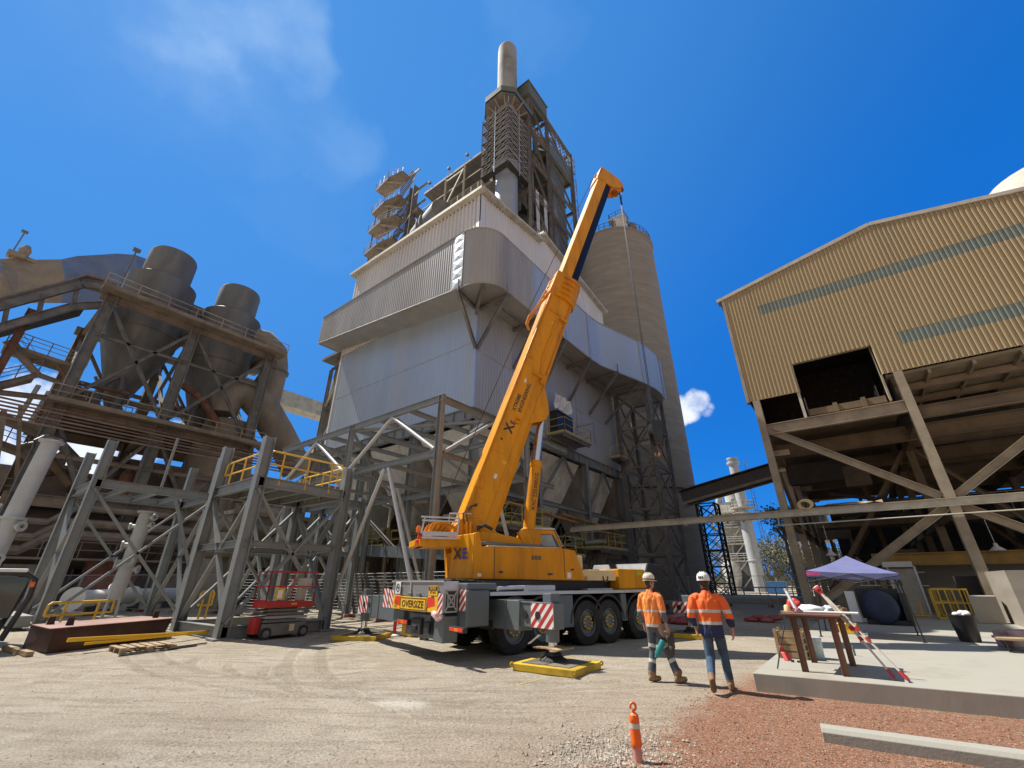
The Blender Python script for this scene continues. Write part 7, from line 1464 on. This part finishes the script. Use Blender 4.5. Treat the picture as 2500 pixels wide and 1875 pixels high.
m = MB(); m.lathe((-.62, 12.9, .26), [(.02, 0), (.022, .16), (.008, .2)], 9); tag(m.obj('spray_can', m_cgrey, origin=(-.62, 12.9, .26)), 'thin grey bolt standing upright on the slab', 'bolt')
for i, (x, y) in enumerate(((-1.58, 11.2), (-1.48, 11.22))): tag(MB().lathe((x, y, .26), [(.03, 0), (.03, .03), (.01, .035)], 8).obj('steel_nut', m_blackp, origin=(x, y, .26)), 'small black nut on the slab by the red tool', 'nut', 'black nuts on the slab')
# canopy tent
tt = thing('canopy_tent', 'purple blue pop-up canopy tent on thin folding legs', 'canopy tent', (-.35, 17.6, .26)); m_tent = mat('purple_canvas', (.135, .145, .30), .75, 0, .08, 2, (.2, .21, .36), .2, 1, .12, 9)
x0, x1, y0, y1, ze, pk = -1.42, .72, 16.55, 18.7, 1.96, V((-.35, 17.6, 2.42)); m = MB(); n = 12
cs = [V((x0, y0, ze+.03)), V((x1, y0, ze-.06)), V((x1, y1, ze-.05)), V((x0, y1, ze))]
for k in range(4):
    a, b = cs[k], cs[(k+1) % 4]; g = []
    for i in range(n+1):
        r_ = []
        for j in range(9): f, q = i/n, j/8; p = (a+(b-a)*f)*(1-q)+pk*q; r_.append(p-Z*(.05*sin(pi*q)*(1-.0*f))-Z*(.03*sin(pi*f)*(1-q)))
        g.append(r_)
    vs = [p for r_ in g for p in r_]; m.add(vs, [(i*9+j, (i+1)*9+j, (i+1)*9+j+1, i*9+j+1) for i in range(n) for j in range(8)])
    m.add([q for i in range(n+1) for q in (g[i][0], g[i][0]-Z*(.16+.012*sin(i*2.1)))], [(2*i+1, 2*i+3, 2*i+2, 2*i) for i in range(n)])
m.obj('canopy', m_tent, tt, smooth=True, angle=30)
for x, y in ((x0+.05, y0+.05), (x1-.05, y0+.05), (x1-.05, y1-.05), (x0+.05, y1-.05)): m = MB(); m.tube((x+.1*(1 if x > 0 else -1), y, .26), (x, y, 1.9), .02, 8); m.box((x+.1*(1 if x > 0 else -1), y, .27), (.09, .09, .02)); m.obj('leg', m_blackp, tt)
m = MB()
for a, b in ((cs[0], cs[1]), (cs[1], cs[2]), (cs[2], cs[3]), (cs[3], cs[0])):
    c = (a+b)/2
    for p, q in ((a-Z*.05, c-Z*.3), (a-Z*.3, c-Z*.05), (c-Z*.3, b-Z*.05), (c-Z*.05, b-Z*.3)): m.tube(p, q, .012, 6)
m.obj('truss', m_blackp, tt)
m = MB(); m.add([(x0-.005, y0-.012, 1.86), (x0+.34, y0-.012, 1.85), (x0+.34, y0-.012, 1.94), (x0-.005, y0-.012, 1.96)], [(0, 1, 2, 3)]); m.obj('pink_label', mat('pink_print', (.6, .08, .25), .6, 0, .2, 9), tt)
# round drum on black skid, white board, bin, red barrier, trolley, yellow frames
dr = thing('round_fan', 'large dark blue round drum on a black skid behind the canopy tent', 'fan drum', (.35, 22.4, .26)); m_drum = mat('dark_blue_drum', (.018, .03, .065), .4, 0, .25, 1.2, (.04, .06, .1), .3)
ax = V((-.25, -1, .12)); m = MB(); m.lathe((.1, 22.2, .86), [(.02, .02), (.35, .04), (.5, .0), (.55, -.04), (.56, -.2), (.55, -.5)], 44, ax); m.obj('drum', m_drum, dr, smooth=True, angle=30)
m = MB(); m.bb((-.4, 22.3, .27), (.95, 23.3, .42)); m.bb((.75, 22.2, .42), (.95, 23.2, 1.3)); m.bb((-.5, 22.9, .42), (.8, 23.05, 1.45)); m.obj('skid', m_blackp, dr, bevel=.02); m = MB(); m.bb((-.85, 22.6, .3), (-.55, 22.65, 1.35)); tag(m.obj('white_board', m_cwhite, origin=(-.8, 22.6, .26)), 'upright white board left of the blue drum', 'board')
bn = thing('rubbish_bin', 'ribbed black plastic rubbish bin stuffed with litter on the slab', 'bin', (1.75, 17.6, .26)); m = MB(); n = 40; vs = []
for z, r in ((0, .2), (.02, .21), (.58, .265), (.61, .285), (.63, .285), (.63, .26)): vs += [(1.75+(r+(.012 if i % 2 and z > .03 and z < .6 else 0))*cos(2*pi*i/n), 17.6+(r+(.012 if i % 2 and z > .03 and z < .6 else 0))*sin(2*pi*i/n), .26+z) for i in range(n)]
m.add(vs, [(k*n+i, k*n+(i+1) % n, (k+1)*n+(i+1) % n, (k+1)*n+i) for k in range(5) for i in range(n)]); m.obj('tub', m_blackp, bn, smooth=True, angle=25)
m = MB(); q = random.Random(4)
for i in range(9): ell(m, (1.75+q.uniform(-.15, .15), 17.6+q.uniform(-.15, .15), .87+q.uniform(0, .08)), .08, .07, .055)
m.obj('litter', m_cwhite, bn, smooth=True)
rbm = thing('water_barrier', 'faded red and white plastic barrier block on the slab at the right edge', 'barrier', (2.45, 17.2, .26)); m = MB(); m.prism([(2.1, 16.75, .26), (2.75, 17.45, .26), (2.75, 17.45, .62), (2.1, 16.75, .62)], (.25, -.25, 0)); m.obj('block', mat('faded_red_plastic', (.40, .20, .18), .6, 0, .25, 2, (.6, .5, .46), .5), rbm, bevel=.03)
m = MB()
for a, b in ((.1, .45), (.52, .92)): m.prism([V((2.095, 16.745, .42))+V((.65, .7, 0))*q+Z*z for q, z in ((a, 0), (b, 0), (b, .18), (a, .18))], (-.006, .006, 0))
m.obj('recess', m_red, rbm)
tl = thing('flat_trolley', 'low timber-topped flat trolley with wire frame legs at the right edge', 'trolley', (2.5, 15.9, .26)); m = MB(); m.bb((2.0, 15.5, .5), (3.6, 16.2, .54)); m.bb((2.1, 16.2, .5), (2.5, 16.5, .53)); m.obj('top', m_wood, tl)
m = MB()
for x in (2.1, 2.6, 2.7, 2.8, 3.2): m.path([(x, 15.52, .5), (x+.02, 15.52, .3), (x+.1, 15.52, .275), (x+.1, 16.15, .275), (x, 16.15, .5)], .014, 5)
m.tube((2.1, 15.52, .28), (3.5, 15.52, .28), .014, 5); m.obj('wire_frame', m_blackp, tl)
yf = thing('yellow_crowd_gate', 'yellow steel stillage frames stacked in front of the shed wall', 'barrier frame', (2.6, 27.8, .26))
for k, (xa, xb, y) in enumerate(((2.0, 3.1, 26.6), (2.3, 4.6, 28.9))):
    m = MB()
    for z in (.32, .9, 1.4): m.bar((xa, y, z), (xb, y, z), .06)
    for i in range(6): x = xa+(xb-xa)*i/5; m.bar((x, y, .26), (x, y, 1.43), .05)
    for i in range(2): m.bar((xa+(xb-xa)*i, y, .3), (xa+(xb-xa)*i, y+.8, .3), .06); m.bar((xa+(xb-xa)*i, y+.8, .3), (xa+(xb-xa)*i, y+.8, 1.4), .05); m.bar((xa+(xb-xa)*i, y, 1.4), (xa+(xb-xa)*i, y+.8, 1.4), .05)
    m.obj('frame', m_yel, yf)
m = MB(); m.prism([(2.9, 25.2, .26), (3.7, 25.4, .26), (3.7, 25.4, 1.2), (2.9, 25.2, 1.2)], (.1, .7, 0)); tag(m.obj('concrete_block', m_slabf, origin=(3.3, 25.5, .26), bevel=.03), 'square grey concrete block standing before the yellow frames', 'block')
m = MB(); m.bb((1.3, 28.5, .27), (1.9, 28.9, .33)); m.bar((1.6, 28.7, .33), (1.6, 28.7, .85), .07); tag(m.obj('yellow_stop', m_yel, origin=(1.6, 28.7, .26)), 'short yellow stop post at the foot of the roller door', 'post')

# ------------------------------------------------------------------ left yard
sl = thing('scissor_lift', 'red and grey scissor lift parked under the grey tower', 'scissor lift', (-16.15, 8.35, 0)); lx0, lx1, ly0, ly1 = -16.65, -15.8, 7.55, 9.2
m_lgrey = mat('lift_grey', (.15, .15, .14), .6, .1, .15, 3, (.28, .24, .18), .3)
m = MB(); m.bb((lx0+.05, ly0+.15, .12), (lx1-.05, ly1-.12, .44)); m.bb((lx0, ly0+.35, .1), (lx1, ly1-.35, .36)); m.obj('chassis', m_lgrey, sl, bevel=.015)
for x in (lx0+.02, lx1-.02):
    for y in (ly0+.2, ly1-.2): m = MB(); m.lathe((x, y, .17), [(.02, -.06), (.17, -.06), (.17, .06), (.02, .06)], 24, (1, 0, 0)); w_ = m.obj('wheel', m_black, sl, smooth=True, angle=40); m = MB(); m.lathe((x+.055*(1 if x > -16.2 else -1), y, .17), [(.1, 0), (.1, .012), (.02, .015)], 16, (1 if x > -16.2 else -1, 0, 0)); m.obj('hub', m_lgrey, w_)
for i in range(4):
    m = MB(); z = .47+.105*i; m.bar((lx1-.06, ly0+.1+.02*i, z+.05), (lx1-.06, ly1-.1, z+.03), .04, .075); m.bar((lx0+.06, ly0+.1, z+.03), (lx0+.06, ly1-.1, z+.05), .04, .075); m.bar((lx0+.1, ly0+.15, z+.04), (lx1-.1, ly0+.15, z+.04), .03, .04); m.obj('scissor_arm', m_lgrey if i != 1 else m_galvd, sl, bevel=.006)
m = MB(); m.bb((lx0-.03, ly0, .9), (lx1+.03, ly1+.02, 1.08)); m.bb((lx0-.03, ly0, 1.08), (lx1+.03, ly0+.03, 1.14)); dk = m.obj('platform', m_red, sl, bevel=.01); m = MB(); railing_mb(m, [(lx0, ly0, 1.08), (lx1, ly0, 1.08), (lx1, ly1, 1.08), (lx0, ly1, 1.08)], .92, .85, .022, (.5,), True); m.obj('guard_rail', m_red, dk)
m = MB(); m.bb((lx1-.02, ly0+.25, 1.14), (lx1+.03, ly0+.55, 1.5)); m.obj('notice', m_yel, dk); m = MB(); m.bb((lx1+.03, ly0+.32, 1.19), (lx1+.035, ly0+.48, 1.43)); m.obj('notice_sheet', m_cwhite, dk); m = MB(); m.bb((lx0+.1, ly1-.3, 1.5), (lx1-.2, ly1-.05, 1.8)); m.bb((lx0+.2, ly1-.35, 1.08), (lx0+.45, ly1-.1, 1.5)); m.obj('control_box', m_trim, dk, bevel=.02)
m = MB(); m.bb((lx0+.1, ly0-.06, .15), (lx1-.3, ly0+.12, .62)); m.obj('end_step', m_red, sl, bevel=.01); m = MB(); m.bb((lx1-.04, ly0+.95, .2), (lx1+.003, ly0+1.12, .4)); m.obj('serial_label', m_cream, sl)
m = MB()
for k in range(3): m.bb((lx1+.03, ly0+.85+.07*k, .98), (lx1+.036, ly0+.9+.07*k, 1.03))
m.obj('yellow_mark', m_signy, dk)
# dark red steel box and what lies round it
bxo = thing('steel_box_beam', 'large dark red oxide steel box girder lying on the yard, left', 'box girder', (-19, 3.8, 0)); A, B = V((-17.35, 3.0, 0)), V((-18.95, 5.95, 0)); dp = V((-.95, -.1, 0))*2.1
m = MB(); m.hull8([A, B, B+dp, A+dp], [q+Z*.56 for q in (A-V((.0, .06, 0)), B+V((0, .14, 0)), B+dp, A+dp)]); m.obj('box', m_maroon, bxo, bevel=.015); m = MB(); lip = [A-V((-.03, .12, -.56)), B+V((.03, .22, .56)), B+dp+Z*.56, A+dp+Z*.56]; m.hull8(lip, [q+Z*.02 for q in lip]); m.obj('top_flange', mat('primer_sunlit', (.26, .13, .10), .6, 0, .15, 1, (.36, .26, .2), .3), bxo)  # top flange primer lighter, its sunlight put into the colour
for f, g_ in ((.12, .3), (.06, .75), (.93, .35)): q = A+(B-A)*f+dp*g_+Z*.58; m = MB(); m.prism([q, q+V((-.03, .18, 0)), q+V((-.03, .16, .2)), q+V((-.0, .02, .2))], (.03, 0, 0)); m.obj('lug', m_maroon, bxo)
m = MB(); m.bar(A+V((.3, -.35, .06)), A+V((-1.9, -.55, .06)), .14, .1); m.bar(B+V((.3, .1, .06)), B+V((-1.9, .0, .06)), .14, .1); m.obj('bearer', m_wood, bxo)
m = MB(); m.bar((-16.75, 3.2, .33), (-18.0, 6.9, .16), .07, .09); m.bar((-16.9, 3.6, .2), (-17.7, 6.2, .18), .06, .06); tag(m.obj('yellow_bars', m_signy, origin=(-17.4, 5, 0)), 'long yellow steel bars resting on the pallet before the dark red box', 'steel bars')
pl = thing('pallet', 'timber pallet lying on the yard under the yellow bars', 'pallet', (-16.2, 4.7, 0)); m = MB()
for i in range(6): m.bb((-16.75, 4.1+.21*i, .11), (-15.75, 4.23+.21*i, .13))
m.obj('deck_boards', m_wood, pl); m = MB()
for x in (-16.72, -16.3, -15.8):
    for y in (4.1, 4.65, 5.2): m.bb((x, y, .02), (x+.09, y+.14, .11))
    m.bb((x, 4.1, 0), (x+.09, 5.35, .02))
m.obj('blocks', m_wood, pl); m = MB()
m = MB(); m.bar((-15.6, 4.3, .02), (-16.3, 6.3, .02), .05, .03); m.bar((-15.3, 4.0, .015), (-15.9, 5.9, .015), .04, .03); tag(m.obj('loose_rods', m_blackp, origin=(-15.8, 5, 0)), 'thin dark rods lying on the dirt in front of the pallet', 'rods')
def gate(p0, p1, label, h=1.0):
    t = thing('yellow_handrail', label, 'handrail', ((p0[0]+p1[0])/2, (p0[1]+p1[1])/2, 0)); m = MB(); hooprail(m, p0, p1, .12, h, .045); m.obj('rail', m_yel, t); m = MB(); m.bar((*p0, .07), (*p1, .07), .16, .14); m.obj('foot_beam', m_yel, t); return t
gate((-24.3, 3.75), (-25.5, 5.9), 'long yellow handrail section standing behind the dark red box', .85); gate((-24.6, 8.75), (-24.9, 9.4), 'short upright yellow handrail section beside the right leg of the left tower', 1.15)
def flanged(t, p0, p1, r, mt, fl, noz=()):
    p0, p1 = V(p0), V(p1); d = (p1-p0); L = d.length; m = MB(); m.lathe(p0, [(r, 0), (r, L)], 26, d); b = m.obj('barrel', mt, t, smooth=True, angle=40)
    for f in fl: m = MB(); m.lathe(p0, [(r, f*L-.04), (r*1.38, f*L-.04), (r*1.38, f*L+.04), (r, f*L+.04)], 26, d); m.obj('flange', mt, t, smooth=True, angle=30)
    for f, dx, dy, dz, s in noz:
        q = p0+d*f; n = V((dx, dy, dz)).normalized(); m = MB(); m.lathe(q, [(r*.42*s, 0), (r*.42*s, r*1.55), (r*.75*s, r*1.56), (r*.75*s, r*1.78), (r*.3*s, r*1.79), (r*.3*s, r*1.2)], 18, n); m.obj('nozzle', mt, t, smooth=True, angle=30)
p1_ = thing('flanged_pipe', 'upright pale flanged pipe spool on thin legs inside the left grey tower', 'pipe spool', (-28.2, 6.55, 0)); flanged(p1_, (-28.2, 6.5, .9), (-28.2, 6.6, 4.9), .29, m_pipe, (.99,), ((.93, .8, .5, 0, .8), (.82, -.5, -.8, 0, .7), (.82, .8, .6, .2, .7), (.6, -.4, -.9, 0, .9), (.42, .9, -.3, 0, 1.1), (.4, -.2, -.9, 0, 1.2), (.33, .6, .8, 0, .9)))
for a in (.5, 2.1, 3.6, 5.2): tub(p1_, 'leg', (-28.2+.35*cos(a), 6.5+.35*sin(a), 0), (-28.2+.24*cos(a), 6.5+.24*sin(a), 1.4), .05, m_pipe)
p2_ = thing('flanged_pipe', 'tall upright pale flanged pipe at the left edge of the yard', 'pipe spool', (-24, 1.8, 0)); flanged(p2_, (-24, 1.75, 0), (-24, 1.9, 6.7), .27, m_pipe, (.28, .56, .99), ((.52, .8, .6, 0, .9), (.5, -.6, -.8, 0, .8), (.36, .9, .2, 0, .8)))
m = MB(); m.path([(-24+.34*cos(a), 1.9+.34*sin(a), 6.78) for a in [2*pi*i/14 for i in range(14)]], .05, 6, True); m.path([(-23.7, 1.6, 6.75), (-23.5, 1.4, 6.5), (-23.6, 1.5, 6.2)], .03, 5); m.obj('sling', m_blackp, p2_)
p3_ = thing('flanged_pipe', 'long white lagged pipe lying on stands behind the left tower', 'pipe spool', (-37.5, 9.5, 0)); flanged(p3_, (-33.5, 6.0, .85), (-41.5, 13.4, .85), .42, m_cwhite, (.0, .45, 1), ((.2, .9, .8, .6, 1.6), (.62, .5, .5, 1, .8)))
for f in (.15, .5, .85): q = V((-33.5, 6.0, 0))+V((-8, 7.4, 0))*f; m = MB(); m.box(q+Z*.22, (.5, .5, .44)); m.obj('stand', m_blackp, p3_)
# loader cab cut by the left edge
ld = thing('loader_cab', 'black-framed loader cab cut off by the left picture edge', 'loader', (-19.3, 1.2, 0)); P = lambda y, z, x=-18.9: V((x, y, z))
for x in (-18.9, -20.4):
    m = MB(); m.path([P(2.25, .25, x), P(2.45, 1.3, x), P(2.42, 1.75, x), P(2.2, 1.9, x), P(.2, 1.95, x)], .07, 8); m.obj('roll_bar', m_blackp, ld, smooth=True)
m = MB(); m.bb((-20.5, .2, 1.93), (-18.8, 2.2, 2.02)); m.obj('roof', m_cwhite, ld, bevel=.03); m = MB(); m.bb((-20.4, .2, .3), (-18.95, 2.15, .75)); m.obj('body', m_blackp, ld, bevel=.05); m = MB(); m.hull8([(-18.92, .3, .8), (-18.9, 2.2, .8), (-18.9, 2.3, 1.8), (-18.92, .3, 1.85)], [(-18.94, .3, .8), (-18.92, 2.2, .8), (-18.92, 2.3, 1.8), (-18.94, .3, 1.85)]); m.obj('window', m_glass, ld)
m = MB(); m.lathe((-18.85, 2.35, 1.62), [(.06, 0), (.08, .04), (.06, .1)], 12, (.3, 1, 0)); m.obj('lamp', m_amber, ld)
for x in (-18.95, -20.3): m = MB(); m.lathe((x, 1.2, .36), [(.1, -.15), (.36, -.14), (.36, .14), (.1, .15)], 24, (1, 0, 0)); m.obj('wheel', m_black, ld, smooth=True, angle=40)
# temporary fence panels with block feet
def fence_panel(): 
    t = thing('fence_panel', 'temporary mesh fence panel standing on red block feet along the plant edge', 'fence panel', (0, 0, 0), 'temporary fence panels'); m = MB(); w_ = 2.9
    for x in (.03, w_-.03): m.tube((x, 0, .1), (x, 0, 2.1), .024, 6)
    for z in (.18, 2.06): m.tube((.03, 0, z), (w_-.03, 0, z), .02, 6)
    m.obj('frame', m_mesh, t); m = MB()
    for i in range(1, 24): m.tube((w_*i/24, 0, .18), (w_*i/24, 0, 2.06), .0035, 3)
    for i in range(1, 13): m.tube((.03, 0, .18+i*.145), (w_-.03, 0, .18+i*.145), .005, 3)
    m.obj('mesh', m_mesh, t); m = MB(); m.hull8([(-.13, -.35, 0), (.13, -.35, 0), (.13, .35, 0), (-.13, .35, 0)], [(-.11, -.28, .15), (.11, -.28, .15), (.11, .28, .15), (-.11, .28, .15)]); m.obj('block_foot', mat('red_block', (.22, .07, .055), .8, 0, .2, 4, DUST, .3), t)
    return t
fp = fence_panel(); first = True
for (a, b, k) in (((-46, 5.2), (-22.4, 14.9), 9), ((-22, 14.9), (-9, 13.1), 4), ((-14.5, 39.5), (-3.2, 38.5), 4)):
    d = V((b[0]-a[0], b[1]-a[1], 0)); st_ = d/k
    for i in range(k):
        o = fp if first else copy_tree(fp); first = False
        o.location = V((a[0], a[1], 0))+st_*i; o.rotation_euler = (0, 0, atan2(d.y, d.x)); o.scale = (st_.length/2.9*.985, 1, 1)
        if a[0] > -20: o['label'] = 'low dusty mesh fence panel crossing the yard between the silo and the shed'; o['group'] = 'fence panels by the silo'
        elif a[1] > 14: o['label'] = 'mesh fence panel on red feet close behind the tail of the crane'; o['group'] = 'fence panels behind the crane'
rp = thing('red_bollard', 'thin red bollard on a white disc base behind the crane tail', 'bollard', (-13.48, 11.04, 0)); m = MB(); m.lathe((-13.48, 11.04, 0), [(.055, .05), (.055, .95), (.03, .98)], 14); m.obj('post', mat('bright_red_plastic', (.70, .03, .02), .45, 0, .05, 3, None), rp, smooth=True, angle=40); m = MB(); m.lathe((-13.48, 11.04, 0), [(.25, 0), (.25, .03), (.08, .06)], 20); m.obj('base', m_cwhite, rp)
m = MB(); m.lathe((-13.05, 11.3, 0), [(.2, 0), (.2, .38), (.15, .42), (.15, .6), (.08, .62)], 12); m.box((-12.95, 11.3, .2), (.5, .4, .4)); tag(m.obj('yellow_drum', m_signy, origin=(-13.05, 11.3, 0), bevel=.03), 'yellow plastic container on the ground behind the crane tail lamp', 'container')
m_hose = mat('red_hose', (.30, .05, .05), .7, 0, .2, 4, DUST, .25)
for i, (x, y, lab) in enumerate(((-4.3, 24.6, 'largest red sandbag heap on the shaded yard beyond the workers'), (-7.4, 21.5, 'red sandbag heap on the shaded yard just right of the shorter worker'), (-6.5, 21.3, 'smallest flat red sandbag on the shaded yard between the workers'))):
    m = MB()
    for k in range(4 if i != 2 else 2): ell(m, (x-.45+.32*k, y+.1*(k % 2), .09+.1*(k % 2)*(i != 2)), .34, .24, .12)
    tag(m.obj('sandbags', m_hose, origin=(x, y, 0), smooth=True), lab, 'sandbags')
m = MB(); q = random.Random(12)
for i in range(5): z = .06+.02*i; m.path([(-27+q.uniform(-.3, .3)+k*1.4, 11+q.uniform(-.4, .4)+.2*i, z) for k in range(7)], .05, 5)
tag(m.obj('cable_bundle', m_tand, origin=(-23, 11, 0)), 'bundle of dusty cables lying on the ground under the grey frame', 'cables')
# paint marks on the ground by the near mat
m_pm = mat('yellow_paint_mark', (.62, .55, .12), .9, 0, .3, 6, DUST, .4, 6, 0)
m = MB()
for a, b in (((1263, 1672), (1330, 1655)), ((1500, 1657), (1530, 1663))):
    p, q = onz(*a), onz(*b); s = (q-p).cross(Z).normalized()*.012
    k = 10
    for i in range(k): u0, u1 = p+(q-p)*(i/k), p+(q-p)*((i+.8)/k); m.add([V((w_.x, w_.y, gz(w_.x, w_.y)+.006)) for w_ in (u0-s, u1-s, u1+s, u0+s)], [(0, 1, 2, 3)])
tag(m.obj('road_marking', m_pm), kind='structure')
